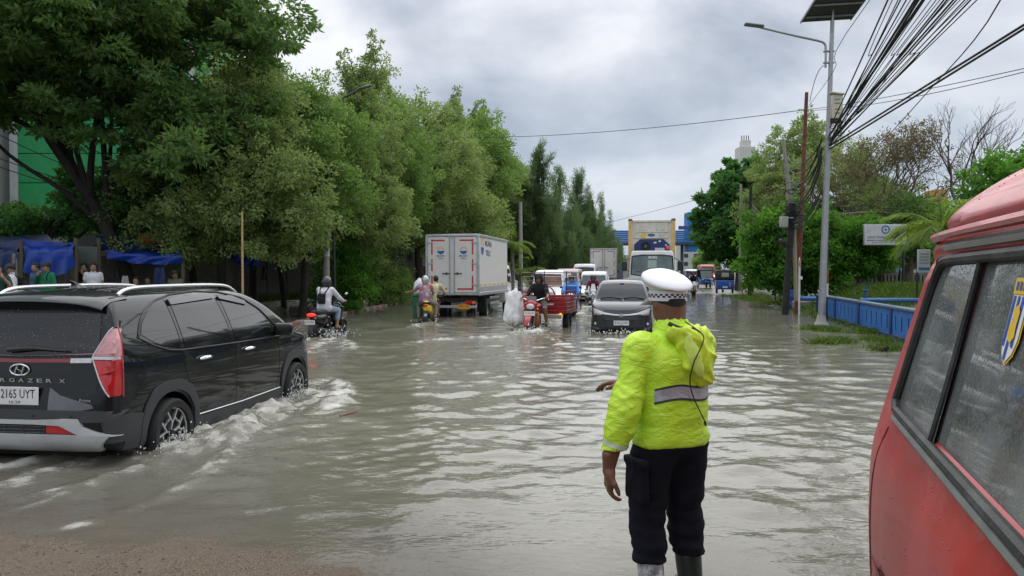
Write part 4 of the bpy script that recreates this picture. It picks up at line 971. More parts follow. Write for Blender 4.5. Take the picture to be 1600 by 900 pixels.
# ---------------------------------------------------------------- traffic officer (front)
def officer():
    X0, Y0 = at(1049, 3.7), 3.7
    t = thing('person', 'traffic officer seen from behind in neon yellow rain jacket and white peaked cap', 'person', (X0, Y0, -.10), R_(90))
    # view frame: x forward (away), y left, z up
    F_ = np.array((.92, .39, 0))         # he faces away and a little to the left
    L_ = np.array((-.39, .92, 0)); FH = np.array((.95, .312, 0)); LH = np.array((-.312, .95, 0))
    def fr(f, l, z): return F_ * f + L_ * l * 1.0 + np.array((0, 0, z))
    J = dict(pel=fr(-.01, 0, .88), waist=fr(0, 0, 1.02), chest=fr(-.005, 0, 1.24), neck=fr(.0, 0, 1.425), head=fr(.03, .0, 1.545), face=FH,
             shL=fr(0, .195, 1.335), elL=fr(-.035, .290, 1.045), wrL=fr(-.01, .365, .750), haL=fr(.02, .40, .65),
             shR=fr(.01, -.195, 1.335), elR=fr(.22, -.24, 1.10), wrR=fr(.38, .02, 1.09), haR=fr(.43, .12, 1.10),
             hipL=fr(0, .095, .86), hipR=fr(0, -.095, .86), knL=fr(.03, .125, .47), anL=fr(-.02, .115, .10), toeL=fr(.15, .13, .04), knR=fr(.04, -.115, .47), anR=fr(-.01, -.12, .10), toeR=fr(.16, -.14, .04))
    J['wrL'] = J['wrL'] + (0, .0, 0)
    sk = M('officer_skin', (.155, .066, .038), .45, var=.10, scale=30, bump=.12, bs=200)
    g = Sdf(*bounds(J, .2), .0105); figure(g, J, 0, head=1, hands=0, feet=1, fat=1.15); g.cap(J['neck'] + fr(-.035, 0, -.05), J['head'] + fr(-.025, 0, -.02), .058, .066, .04); V, F = g.mesh(1)
    m = MB(); m.add(V, F.tolist())
    # hands on their own fine grid, wrists running into the sleeves
    def hand(w_, d, pn, side, curls, thumb=1):
        d = d / np.linalg.norm(d); pn = pn - d * (pn @ d); pn /= np.linalg.norm(pn); sd_ = np.cross(d, pn) * side
        q = Sdf(w_ - .2, w_ + .2, .0042); q.cap(w_ - d * .07, w_ + d * .005, .033, .029, .01)
        R = np.stack([d, sd_, np.cross(d, sd_)], 1); q.box(w_ + d * .055, (.048, .041, .016), .014, .03, R); q.cap(w_ + d * .02 + sd_ * .02, w_ + d * .06 + sd_ * .036, .017, .014, .02)
        for i, (L, cu) in enumerate(zip((.074, .082, .077, .06), curls)):
            b = w_ + d * .098 + sd_ * (.030 - .020 * i); p0 = b - d * .02; a = 0; r_ = .0098
            q.cap(p0, b, .0105, r_, .008)
            for z, fr_ in enumerate((.44, .31, .25)):
                a += cu * (1, 1.1, .8)[z]; nx = b + (d * math.cos(a) + pn * math.sin(a)) * L * fr_; q.cap(b, nx, r_, r_ * .93, .004); b = nx; r_ *= .93
        b = w_ + d * .03 + sd_ * .034; n1 = b + (d * .75 + sd_ * .6 + pn * .35) * .038; n2 = n1 + (d * .95 + sd_ * .1 + pn * .4) * .032; n3 = n2 + (d + pn * .35 - sd_ * .1) * .022
        q.cap(b, n1, .015, .0125, .012); q.cap(n1, n2, .0125, .011, .005); q.cap(n2, n3, .011, .0085, .005)
        V, F = q.mesh(1); m.add(V, F.tolist())
    hand(J['wrL'], np.array((.12, -.02, -1.)), L_ * -1 + F_ * -.25, 1, (.42, .36, .30, .26))
    hand(J['wrR'], F_ * .5 + L_ * .8, np.array((-.2, 0, -1.)), 1, (.28, .30, .34, .40))
    m.build('body', sk, t, 70, False)
    # jacket with folds
    neon = NT('neon_rain_fabric'); b = neon.b; c_ = neon.mix(neon.ramp(neon.noise(5, 4), .3, .7), (.48, .76, .022), (.60, .86, .05)); neon.l(c_, b.inputs['Base Color']); b.inputs['Roughness'].default_value = .42
    b1 = neon.bump(neon.noise(9, 4, .6, (1, 1, 2.2), 1.4), .55, .02); b2 = neon.bump(neon.noise(30, 3, .6, (1, 1, 1.6), 1.4), .3, .008, b1); neon.l(b2, b.inputs['Normal'])
    g = Sdf(*bounds(J, .2), .0095); figure(g, J, .022, arm=2, leg=.10, fat=1.08)
    for c in 'LR':     # loose cuffs
        g.cap(lerp(J['el' + c], J['wr' + c], .75), lerp(J['el' + c], J['wr' + c], 1.0), .058, .054, .02); g.cap(lerp(J['sh' + c], J['el' + c], .85), lerp(J['el' + c], J['wr' + c], .3), .070, .068, .04)
    g.half((0, 0, -1), -.845); 
    # raised collar
    g.cap(J['neck'] + fr(-.005, 0, -.04), J['neck'] + fr(-.0, 0, .006), .092, .084, .03); g.cap(J['neck'] + fr(.0, 0, 0), J['neck'] + fr(.01, 0, .16), .073, .078, .008, True)
    g.cap(lerp(J['el' + 'L'], J['wrL'], .96), lerp(J['elL'], J['wrL'], 1.2), .046, .046, .004, True); g.cap(lerp(J['elR'], J['wrR'], .96), lerp(J['elR'], J['wrR'], 1.2), .046, .046, .004, True)
    V, F = g.mesh(1); n_ = vnormals(V, F); q = V @ np.array((.25, .55, 1.25)); lat = V @ np.array((1., -.5, .2))
    armw = np.clip((V @ L_ - .15) * 12, 0, 1); low = sstep(1.25, .9, V[:, 2])
    d_ = (fbm(q * 11 + 2.2 * vn(lat * 6, V[:, 2] * 3, 5), lat * 4, 12, 3) - .45) * (.006 + .003 * armw + .005 * low)
    rdg = lambda a_, b_, s_: (1 - np.abs(2 * vn(a_, b_, s_) - 1)) ** 3
    dg = V @ np.array((.3, .8, .9)); dh = V @ np.array((.3, -.9, .9)); d_ += (.5 * rdg(dg * 15, lat * 5 + dh * 3, 61) + .5 * rdg(dh * 17, dg * 5, 62) + .35 * rdg(q * 26, lat * 9, 63) - .4) * (.0035 + .004 * armw + .003 * low)
    d_ += .002 * low * (1 - armw) * np.sin(V[:, 2] * 80 + 9 * vn(lat * 7, V[:, 2] * 3, 3)) * vn(lat * 5, V[:, 2] * 6, 14)
    V = V + n_ * d_[:, None]; jk = obj_from('jacket', V, F, neon.m, t, 75); bv = BVHTree.FromPolygons([tuple(v) for v in V], [tuple(int(i) for i in f) for f in F])
    def ringpt(c, ang, off, ax=None):
        d = np.array((math.cos(ang), math.sin(ang), 0)) if ax is None else ax(ang)
        h_ = bv.ray_cast(Vector(c + d * (.8 if ax is None else .115)), Vector(-d), 1.0); return None if h_[0] is None else np.array(h_[0]) + d * off
    # reflective belt at the back: grey tape with dark edges
    tape = M('reflective_tape', (.40, .41, .43), .35, .35, var=.15, scale=30, bump=.3, bs=80); edgem = M('tape_edge', (.03, .04, .04), .6)
    for nm, rows, mt in (('reflective_band', (1.082, 1.10, 1.12, 1.135), tape), ('band_edge', (1.135, 1.146), edgem), ('band_edge', (1.071, 1.082), edgem)):
        P = []
        for z in rows:
            row = []
            for i, a in enumerate(np.linspace(R_(143), R_(268), 34)):
                p = ringpt(J['waist'] * (1, 1, 0) + np.array((0, 0, z + .014 * math.sin(i * .18) - .010 + .028 * (i / 33.))), a, .004); row.append(p if p is not None else row[-1])
            P.append(row)
        m = MB(); m.grid(np.array(P)); m.build(nm, mt, t, 60)
    P = []; A, B = lerp(J['elL'], J['wrL'], .56), lerp(J['elL'], J['wrL'], .635); dx = (B - A) / np.linalg.norm(B - A); u = np.cross(dx, (1, 0, 0)); u /= np.linalg.norm(u); v_ = np.cross(dx, u)
    for tt in (0, .35, .7, 1):
        P.append([ringpt(lerp(A, B, tt), a, .004, lambda a: u * math.cos(a) + v_ * math.sin(a)) for a in np.linspace(0, 2 * PI, 30)])
    P = [[p if p is not None else A for p in r_] for r_ in P]; m = MB(); m.grid(np.array(P)); m.build('sleeve_band', M('sleeve_tape', (.55, .66, .50), .4, .2), t, 60)
    # bunched hood, its pale lining, neck strap and drawcord
    hd = Sdf(fr(-.34, -.34, 1.0) - (.1, .3, 0), fr(-.02, .3, 1.48) + (.2, .3, .1), .009); ctr = fr(-.15, -.045, 1.30)
    bk = -F_
    R3 = np.stack([F_, L_, np.array((0, 0, 1.))], 1)
    hd.ell(fr(-.128, -.055, 1.33), (.032, .095, .10), .04, R3); hd.ell(fr(-.138, -.072, 1.26), (.030, .082, .10), .04, R3); hd.ell(fr(-.134, -.10, 1.19), (.026, .045, .05), .04, R3)
    hd.ell(fr(-.092, -.03, 1.402), (.052, .125, .042), .05, R3)
    V, F = hd.mesh(1); nh = vnormals(V, F); V = V + nh * ((1 - np.abs(2 * vn(V[:, 1] * 26 + V[:, 2] * 8, V[:, 2] * 9 + V[:, 0] * 12, 4) - 1)) ** 2 * .014 - .006 + (1 - np.abs(2 * vn(V[:, 1] * 14 - V[:, 2] * 20, V[:, 0] * 12, 5) - 1)) ** 3 * .016)[:, None]; hb = M('hood_fabric', (.60, .78, .035), .45, var=.2, bump=.5, bs=40); obj_from('hood', V, F, hb, t, 75)
    ln = Sdf(fr(-.36, -.2, 1.1) - .1, fr(-.1, .2, 1.45) + .1, .008); Rm = np.stack([F_, L_, np.array((0, 0, 1.))], 1); ln.ell(fr(-.160, .005, 1.355), (.022, .030, .06), .03, Rm); ln.ell(fr(-.176, -.015, 1.29), (.020, .040, .06), .03, Rm); ln.ell(fr(-.182, -.04, 1.225), (.016, .030, .04), .03, Rm); V, F = ln.mesh(1); V = wrinkle(V, F, .022, 22, 6); obj_from('hood_lining', V, F, M('hood_lining', (.58, .74, .13), .5, var=.2, bump=.4, bs=50), t, 75)
    bv2 = bv
    m = MB(); m.tube(catmull([fr(-.085, .075, 1.452), fr(-.118, .04, 1.432), fr(-.142, .0, 1.425), fr(-.15, -.03, 1.425)], 5), [.011] * 16, 6); m.build('neck_strap', ink, t)
    cp = catmull([fr(-.115, .0, 1.46), fr(-.155, -.03, 1.43), fr(-.19, -.055, 1.39), fr(-.205, -.02, 1.33), fr(-.2, .01, 1.27), fr(-.17, .01, 1.18), fr(-.155, -.02, 1.10), fr(-.16, -.06, 1.02), fr(-.15, -.095, .97)], 5); m = MB(); m.tube(cp, .0032, 5); m.cyl(cp[-1], cp[-1] + (0, -.004, -.02), .006); m.build('drawcord', ink, t)
    # trousers with pocket, belt loop, boots (one wrapped in clear plastic)
    navy = M('cloth_navy', (.0075, .008, .014), .8, var=.25, bump=.4, bs=30, spec=.15)
    g = Sdf(*bounds(J, .2), .0105); figure(g, J, .016, arm=0, leg=1.62, fat=1.10)
    for c in 'LR': g.cap(lerp(J['kn' + c], J['an' + c], .1), lerp(J['kn' + c], J['an' + c], .58), .080, .078, .05); g.cap(lerp(J['hip' + c], J['kn' + c], .2), lerp(J['hip' + c], J['kn' + c], .8), .100, .082, .05)
    g.half((0, 0, 1), .90); g.half((0, 0, -1), -.262); V, F = g.mesh(1); n_ = vnormals(V, F); q = V[:, 2]
    V = V + n_ * ((fbm(q * 16 + 2 * vn(V[:, 1] * 7, q * 4, 2), V[:, 1] * 7 + V[:, 0] * 4, 31, 3) - .45) * .028 + .004 * sstep(.6, .3, q) * np.sin(q * 85 + 9 * vn(V[:, 1] * 8, V[:, 0] * 8, 3)))[:, None]; obj_from('trousers', V, F, navy, t, 75)
    pk = Sdf(J['hipL'] - .3, J['hipL'] + .3, .009); a_ = lerp(J['hipL'], J['knL'], .48); o_ = a_ + L_ * .092 - F_ * .02; pk.box(o_, (.085, .022, .10), .012, .02, np.stack([F_, L_, np.array((0, 0, 1.))], 1)); pk.box(o_ + (0, 0, .095) + L_ * .006, (.09, .025, .022), .01, .01, np.stack([F_, L_, np.array((0, 0, 1.))], 1)); V, F = pk.mesh(1); V = wrinkle(V, F, .012, 20, 2); obj_from('cargo_pocket', V, F, navy, t, 70)
    bt = M('rubber_boot', (.016, .022, .017), .35, var=.2); pl = NT('clear_plastic_wrap'); pl.b.inputs['Base Color'].default_value = (.55, .56, .57, 1); pl.b.inputs['Roughness'].default_value = .15; pl.l(pl.mix(pl.ramp(pl.noise(22, 4), .4, .6), (.20, .21, .22), (.62, .63, .64)), pl.b.inputs['Base Color']); pl.l(pl.bump(pl.noise(18, 3, .6, (1, 1, .5)), .9, .02), pl.b.inputs['Normal'])
    for c, mt in (('L', pl.m), ('R', bt)):
        g = Sdf(J['an' + c] - .3, J['an' + c] + .45, .011); g.cap(lerp(J['kn' + c], J['an' + c], .50), J['an' + c], .069, .062, .02); g.cap(J['an' + c] - (0, 0, .03), J['toe' + c], .058, .05, .04); g.half((0, 0, 1), .285 if c == 'L' else .278); V, F = g.mesh(1); V = wrinkle(V, F, .012 if c == 'L' else .003, 26, 7); obj_from('boot', V, F, mt, t, 65)
    # cropped hair and white cap with a chequered band
    H = J['head']; F_, L_ = FH, LH; R = np.stack([F_, L_, np.array((0, 0, 1.))], 1)
    g = Sdf(H - .2, H + .2, .007); g.ell(H + np.array((0, 0, .018)) - F_ * .010, (.1005, .0805, .1125), .02, R); g.box(H + F_ * .13 - np.array((0, 0, .03)), (.09, .14, .12), .03, .02, R, True); g.half((0, 0, -1), -(H[2] - .062)); g.half((0, 0, 1), H[2] + .03)
    for s in (-1, 1): g.ell(H + L_ * s * .085 + F_ * .0 - np.array((0, 0, .025)), (.032, .03, .042), .01, R, True)
    V, F = g.mesh(1); obj_from('hair', V, F, M('cropped_hair', (.016, .012, .010), .75, bump=.8, bs=260, var=.4), t, 70)
    T = rot('x', R_(5)) @ rot('y', R_(1)); RC = R @ np.eye(3); cc = H + np.array((0, 0, .018))
    tilt = rot('x', R_(-5)); tilt2 = rot('y', R_(-7))
    def cpos(a, r, z, fx=0): return cc + RC @ (np.array((math.cos(a) * r * 1.14 + fx, math.sin(a) * r, z)))
    wv = M('cap_white_cloth', (.80, .80, .81), .55, var=.03, bump=.12, bs=260); nA = 48; A_ = np.linspace(0, 2 * PI, nA + 1)[:-1]
    def crown(a, k):
        prof = [(.093, .046, 0), (.101, .064, .30), (.116, .078, .62), (.127, .090, .9), (.130, .100, 1), (.125, .111, .97), (.105, .126, .82), (.070, .141, .54), (.035, .149, .27), (.0, .152, 0)]
        r_, z_, tl = prof[k]; r_ *= .955; z_ = .046 + (z_ - .046) * .94 + .045 * tl * math.cos(a); return cpos(a, r_, z_, .012 * tl)
    P = np.array([[crown(a, k) for a in np.r_[A_, A_[:1]]] for k in range(10)]); m = MB(); m.grid(P); m.build('cap_crown', wv, t, 70)
    P = np.array([[cpos(a, .0925 + .001 * z_ * 20, z_) for a in np.r_[A_, A_[:1]]] for z_ in (-.004, .014, .030, .047)]); m = MB(); m.grid(P); m.build('cap_band', M('cap_band_white', (.66, .66, .70), .5, var=.05), t, 70)
    ck = MB(); nq = 44
    for row, (z0, z1) in enumerate(((.013, .0225), (.0225, .032))):
        for i in range(nq):
            if (i + row) % 2: continue
            a0, a1 = 2 * PI * i / nq, 2 * PI * (i + 1) / nq
            ck.grid(np.array([[cpos(a, .0945, z) for a in (a0, (a0 + a1) / 2, a1)] for z in (z0, z1)]))
    o = ck.build('checker', M('cap_check_navy', (.015, .018, .06), .5), t, 60, False); o['kind'] = 'stuff'
    m = MB(); P = np.array([[cpos(a, r_, z_, .0) for a in np.linspace(-1.1, 1.1, 16)] for r_, z_ in ((.088, .004), (.125, -.018), (.145, -.034))]); m.grid(P); m.build('peak', M('peak_black', (.01, .01, .01), .2, coat=1.), t, 60)
    return t
officer()
# ---------------------------------------------------------------- two-wheelers and the cargo tricycle
seat_m = M('seat_vinyl', (.02, .02, .02), .55, bump=.3, bs=200)
def scooter(loc, rz, label, body, accent, tail='plain', front='plain', group='motor scooters riding through the flood', plate_r=None, plate_f=None, lit=False, dark=trim, name='motor_scooter'):
    t = thing(name, label, 'scooter', loc, rz, group); h = .016
    g = Sdf((-1.0, -.35, .2), (.1, .35, .95), h); g.ell((-.42, 0, .60), (.46, .135, .15), .05); g.cap((-.86, 0, .735), (-.35, 0, .68), .055, .11, .06); g.cap((-.8, 0, .66), (-.45, 0, .55), .07, .13, .06); g.ell((-.15, 0, .52), (.16, .14, .22), .06); g.box((-.62, 0, .82), (.3, .2, .06), .03, .02, rot('y', .05), True)
    V, F = g.mesh(2); obj_from('rear_body', V, F, body, t, 60)
    g = Sdf((-.2, -.4, .2), (.8, .4, 1.15), h); g.box((.33, 0, .64), (.045, .20, .28), .04, .05, rot('y', -.22)); g.cap((.42, 0, .55), (.50, 0, .80), .10, .085, .08); g.ell((.40, 0, .92), (.10, .155, .10), .06); g.cap((.43, .1, .6), (.40, .19, .86), .05, .04, .05); g.cap((.43, -.1, .6), (.40, -.19, .86), .05, .04, .05)
    V, F = g.mesh(2); obj_from('front_fairing', V, F, body, t, 60)
    g = Sdf((-.35, -.35, .2), (.5, .35, .6), h); g.box((.06, 0, .34), (.26, .15, .045), .03, .03); V, F = g.mesh(1); obj_from('footboard', V, F, dark, t, 60)
    g = Sdf((-.95, -.3, .6), (.2, .3, 1.0), h); g.box((-.36, 0, .775), (.36, .125, .055), .045, .03, rot('y', .05)); g.box((-.1, 0, .765), (.16, .09, .05), .04, .06); V, F = g.mesh(2); obj_from('seat', V, F, seat_m, t, 60)
    m = MB(); m.tube(catmull([(.24, .36, 1.0), (.30, .22, 1.03), (.36, 0, 1.01), (.30, -.22, 1.03), (.24, -.36, 1.0)], 5), .013, 7); m.build('handlebar', dark, t)
    for s in (-1, 1):
        m = MB(); m.tube([(.27, s * .24, 1.02), (.24, s * .37, .995)], .019, 8); m.build('grip', rubber, t)
        m = MB(); m.tube([(.30, s * .22, 1.03), (.33, s * .29, 1.16), (.31, s * .33, 1.20)], .007, 6); mm = m.build('mirror_stem', dark, t); m = MB(); m.ell((.30, s * .35, 1.225), (.018, .055, .035), 12, 8); mr = m.build('mirror', dark, t); m = MB(); m.ell((.288, s * .35, 1.225), (.012, .046, .028), 12, 8); m.build('mirror_glass', chrome, mr)
        m = MB(); m.box((-.905 + .02, s * .10, .655), (.03, .05, .03), .01); m.build('indicator', amber, t)
        m = MB(); m.ell((.50, s * .115, .73), (.035, .022, .05), 10, 7, rot('z', s * .4)); m.build('indicator', amber if not lit else lamp_clear, t)
        m = MB(); m.tube([(.52, s * .075, .72), (.64, s * .075, .30)], .02, 7); m.build('fork', M('fork_grey', (.12, .12, .12), .4, .5), t)
    m = MB(); m.ell((.50, 0, .80), (.05, .10, .06), 14, 9); m.build('head_lamp', head_lit if lit else lamp_clear, t)
    if front == 'screen':
        g = MB(); g.grid(np.array([[(.42 - .07 * k + .0, y_, .98 + .14 * k - .6 * y_ * y_) for y_ in np.linspace(-.13 + .03 * k, .13 - .03 * k, 8)] for k in (0, 1, 2)])); g.build('windscreen', M('pale_screen', (.55, .58, .60), .1), t)
    m = MB(); m.ell((-.90, 0, .735), (.05, .12 if tail == 'wide' else .075, .042), 14, 9); m.build('tail_lamp', brake_lit if tail == 'wide' else lamp_red, t)
    if tail == 'round':
        m = MB(); m.ell((-.80, 0, .845), (.11, .10, .03), 14, 8); m.build('tail_cover', body, t); m = MB(); m.ell((-.915, 0, .775), (.025, .03, .03), 12, 8); m.build('tail_badge', M('badge_dark', (.02, .02, .02), .3), t)
        m = MB(); m.lathe([(.05, 0), (.04, .03), (0, .035)], (-.93, 0, .42), rot('y', -PI / 2), 14); m.build('wheel_nut_cover', alloy, t)
    for x, z, r, w_ in ((-.62, .28, .28, .125), (.66, .28, .28, .10)):
        wheel(t, x, 0, z, r, w_, 'dark', -1, 24, .62)
    m = MB(); P = np.array([[(.66 + .315 * math.cos(a), y_, .28 + .315 * math.sin(a) - .05 * (abs(y_) > .05)) for y_ in (-.075, -.05, 0, .05, .075)] for a in np.linspace(.35, 2.5, 14)]); m.grid(P); m.grid(P - (0, 0, .008), True); m.build('front_fender', accent, t, 60)
    m = MB(); P = np.array([[(-.62 + .33 * math.cos(a), y_, .30 + .33 * math.sin(a)) for y_ in (-.07, 0, .07)] for a in np.linspace(2.0, 3.5, 12)]); m.grid(P); m.grid(P * (1, 1, 1) + (.008, 0, 0), True); m.build('rear_mudguard', dark, t, 60)
    m = MB(); m.cyl((-.35, -.17, .30), (-.85, -.185, .38), .055, .06, 12); m.build('exhaust', M('exhaust_dark', (.05, .05, .052), .45, .6), t)
    m = MB(); m.box((-.58, .12, .30), (.44, .07, .16), .03); m.build('engine_case', M('engine_grey', (.09, .09, .09), .5, .4), t)
    if plate_r: plate(t, (-.97, 0, .555), (0, -1, 0), np.array((-.25, 0, .968)), .27, .115, [(plate_r, .05, .012, .22)])
    if plate_f: plate(t, (.575, 0, .60), (0, 1, 0), np.array((-.2, 0, .98)), .25, .11, [(plate_f, .05, .012, .20)])
    return t
RZ = lambda deg: R_(90 - deg)     # heading in degrees to the right of the view axis
ZR = -.16
def rider_z(loc): return loc
# 1 black scooter with a lit brake lamp, seen from behind
p = (at(513, 18.7), 18.7, ZR); hd_ = 13.
scooter((p[0], p[1], p[2] + .0), RZ(hd_), 'black scooter with lit red brake lamp and white plate seen from behind', black_paint, black_paint, 'wide', plate_r='B 4127 TKO')
J = joints(RIDE); J['face'] = np.array((1, .05, 0))
pr = person(p, RZ(hd_), 'rider in white shirt, blue cropped jeans and dark helmet with small black backpack', J, fab('white_shirt', (.58, .57, .62)), fab('pale_denim', (.26, .33, .42)), skin_b, 1.9, 1.55, sandal, 'helmet', hmat=M('navy_helmet', (.018, .022, .035), .3, coat=.5), visor=.03, wr=.012)
def backpack(t, J, c, hd, mat, straps=True, off=0.):
    b = Sdf(np.array(c) - .35, np.array(c) + .35, .014); b.box(c, hd, min(hd) * .7, .02, rot('y', .1)); b.box(np.array(c) + (-hd[0] * .8, 0, -hd[2] * .35), (hd[0] * .5, hd[1] * .7, hd[2] * .45), .02, .03); V, F = b.mesh(1)
    o = thing('backpack', {0: 'small black backpack worn by the scooter rider in white', 1: 'dark backpack worn by the pedestrian under the umbrella', 2: 'black backpack on the boy in green jumper', 3: 'black backpack on the boy in white shirt at far left'}[off], 'backpack', t.location, t.rotation_euler[2]); o.scale = t.scale
    obj_from('bag', V, F, mat, o, 60)
    for s in (-1, 1):
        m = MB(); sh = J['shL'] if s > 0 else J['shR']; m.tube(catmull([np.array(c) + (hd[0] * .6, s * hd[1] * .6, hd[2] * .9), lerp(J['neck'], sh, .62) + (-.075, 0, .01), lerp(J['neck'], sh, .66) + (.0, 0, .055), lerp(J['neck'], sh, .7) + (.10, 0, -.03), lerp(J['neck'], sh, .72) + (.115, 0, -.16)], 4), .014, 6); m.build('strap', mat, o)
backpack(pr, J, (-.37, 0, 1.11), (.05, .10, .13), fab('black_pack', (.014, .014, .016)), off=0)
# 2 yellow scooter with two people and a white sack
p = (at(672, 24.0), 24.0, ZR); hd_ = 3.
scooter(p, RZ(hd_), 'yellow scooter with a rounded tail carrying two people behind the box truck', M('yellow_paint', (.75, .50, .01), .25, coat=.8, var=.1), trim, 'round', plate_r=None)
J = joints(RIDE); J['wrR'] = np.array((.25, -.30, 1.02))
dv = person((p[0] + .05, p[1] + .10, p[2]), RZ(hd_), 'driver of the yellow scooter with bare black hair and pale yellow shirt', joints(RIDE, chest=(-.13, -.07, 1.25), neck=(-.09, -.12, 1.40), head=(-.04, -.14, 1.53), shL=(-.1, .07, 1.34), shR=(-.1, -.28, 1.34), elR=(.1, -.42, 1.12), wrR=(.27, -.34, 1.03), haR=(.35, -.34, 1.03)), fab('pale_yellow', (.55, .50, .30)), fab('dark_short', (.05, .05, .05)), skin_a, 1.0, 1.0, sandal, 'hair')
td = NT('tie_dye'); td.l(td.mix(td.ramp(td.noise(7, 3), .42, .58), td.mix(td.ramp(td.noise(5, 2), .4, .6), (.10, .17, .36), (.40, .42, .44)), (.42, .12, .14)), td.b.inputs['Base Color']); td.b.inputs['Roughness'].default_value = .85
person((p[0] - .10, p[1] - .33, p[2]), RZ(hd_), 'passenger on the yellow scooter in tie-dyed shirt and silver helmet with one arm out', joints(RIDE, elL=(-.10, .36, 1.18), wrL=(.02, .58, 1.13), haL=(.05, .66, 1.12), elR=(-.02, -.26, 1.12), wrR=(.18, -.18, 1.05), haR=(.25, -.15, 1.05), knL=(.17, .26, .74), knR=(.17, -.30, .74), anL=(.05, .24, .36), anR=(.05, -.30, .36)), td.m, fab('grey_trouser', (.20, .21, .18)), skin_b, .95, 1.8, sandal, 'helmet', hmat=M('silver_helmet', (.42, .43, .44), .3, .4), visor=.05)
def sack(name, label, loc, rz, r, mat, seed, tilt=0.):
    g = Sdf((-r[0] - .15, -r[1] - .15, -.05), (r[0] + .15, r[1] + .15, r[2] + .2), .018); g.box((0, 0, r[2] * .48), (r[0], r[1], r[2] * .48), min(r[0], r[1]) * .8, .05); g.ell((r[0] * .3, 0, r[2] * .9), (r[0] * .6, r[1] * .6, r[2] * .14), .06); V, F = g.mesh(1); u = np.clip(V[:, 2] / r[2], 0, 1.1); V[:, :2] *= (1.18 - .55 * u ** 1.5)[:, None]; V = wrinkle(V, F, .06, 9, seed); V = V + vnormals(V, F) * ((1 - np.abs(2 * vn(np.arctan2(V[:, 1], V[:, 0]) * 2.6, V[:, 2] * 1.6, seed) - 1)) ** 2 * .05)[:, None]; o = obj_from(name, V, F, mat, None, 70); o.location = loc; o.rotation_euler = (0, tilt, rz); return tag(o, label, name)
wsk = M('white_sack', (.78, .78, .76), .7, var=.1, bump=.4, bs=25)
sack('sack', 'white plastic sack standing on the green crate of the yellow scooter', (p[0] - .36, p[1] + .22, .88), 0, (.15, .17, .50), wsk, 3, -.08)
m = MB(); m.box((0, 0, .21), (.44, .36, .42), .03); m.box((0, 0, .43), (.47, .39, .03), .01); o = m.build('crate', M('green_crate', (.02, .13, .07), .5), None); o.location = (p[0] - .36, p[1] + .2, .42); tag(o, 'dark green crate slung beside the yellow scooter', 'crate')
o = dup(o, (p[0] - .36, p[1] + .2, .10), .1, 'lower green pannier hanging above the water beside the yellow scooter')
# 3 white scooter, rider in a blue raincoat, coming towards us
p = (at(893, 27.0), 27.0, ZR); hd_ = 190.
scooter(p, RZ(hd_), 'white scooter with lit head lamp ridden by the person in a blue raincoat', M('white_scooter_paint', (.68, .69, .70), .3, coat=.6), M('white_scooter_paint'), lit=True)
J = joints(RIDE, anR=(.10, -.26, .30), knR=(.15, -.28, .70), toeR=(.24, -.28, .26)); rc = M('cloth_blue_raincoat', (.02, .20, .62), .35, var=.25, bump=.6, bs=18, spec=.4)
t = person(p, RZ(hd_), 'rider in bright blue raincoat and pale helmet coming towards us', J, rc, fab('royal_blue', (.02, .035, .20)), skin_b, 1.95, 1.85, sandal, 'helmet', hmat=M('pale_helmet', (.40, .38, .40), .35), jinf=.055, wr=.03, visor=.08); eyes(t, J)
# 4 silver-white scooter, rider in maroon
p = (at(927, 33.0), 33.0, ZR); hd_ = 187.
scooter(p, RZ(hd_), 'pale scooter with tall screen ridden by the person in maroon', M('silver_scooter', (.50, .51, .53), .3, .2, coat=.5), trim, front='screen', plate_f='B 3608 PJT', lit=True)
J = joints(RIDE); t = person(p, RZ(hd_), 'rider in maroon jacket and black helmet on the pale scooter', J, fab('maroon', (.13, .012, .035)), fab('dark_trouser', (.02, .02, .025)), skin_b, 1.95, 1.9, shoe_m, 'helmet', hmat=M('black_helmet', (.012, .012, .013), .3, coat=.4), visor=.02, vmat=M('visor_clear', (.05, .055, .06), .1)); eyes(t, J)
# 5 far scooter beside the blue auto rickshaws
p = (at(1084, 50.0), 50.0, -.02); hd_ = 188.
scooter(p, RZ(hd_), 'far white and black scooter beside the blue auto rickshaw', M('white_scooter_paint'), trim, lit=True)
person(p, RZ(hd_), 'far rider in black leaning over a white scooter near the rickshaws', joints(RIDE), fab('black_cotton', (.015, .015, .017)), fab('dark_trouser', (.02, .02, .025)), skin_a, 1.9, 1.9, shoe_m, 'hair')
p = (at(1074, 62.0), 62.0, .12)
scooter(p, RZ(186), 'distant scooter farthest down the road in front of a white car', trim, trim)
person(p, RZ(186), 'distant rider in lilac shirt farthest down the road', joints(RIDE), fab('lilac', (.24, .22, .42)), fab('dark_trouser', (.02, .02, .025)), skin_a, 1.0, 1.9, shoe_m, 'full', hmat=M('red_helmet', (.35, .03, .04), .3, coat=.4))
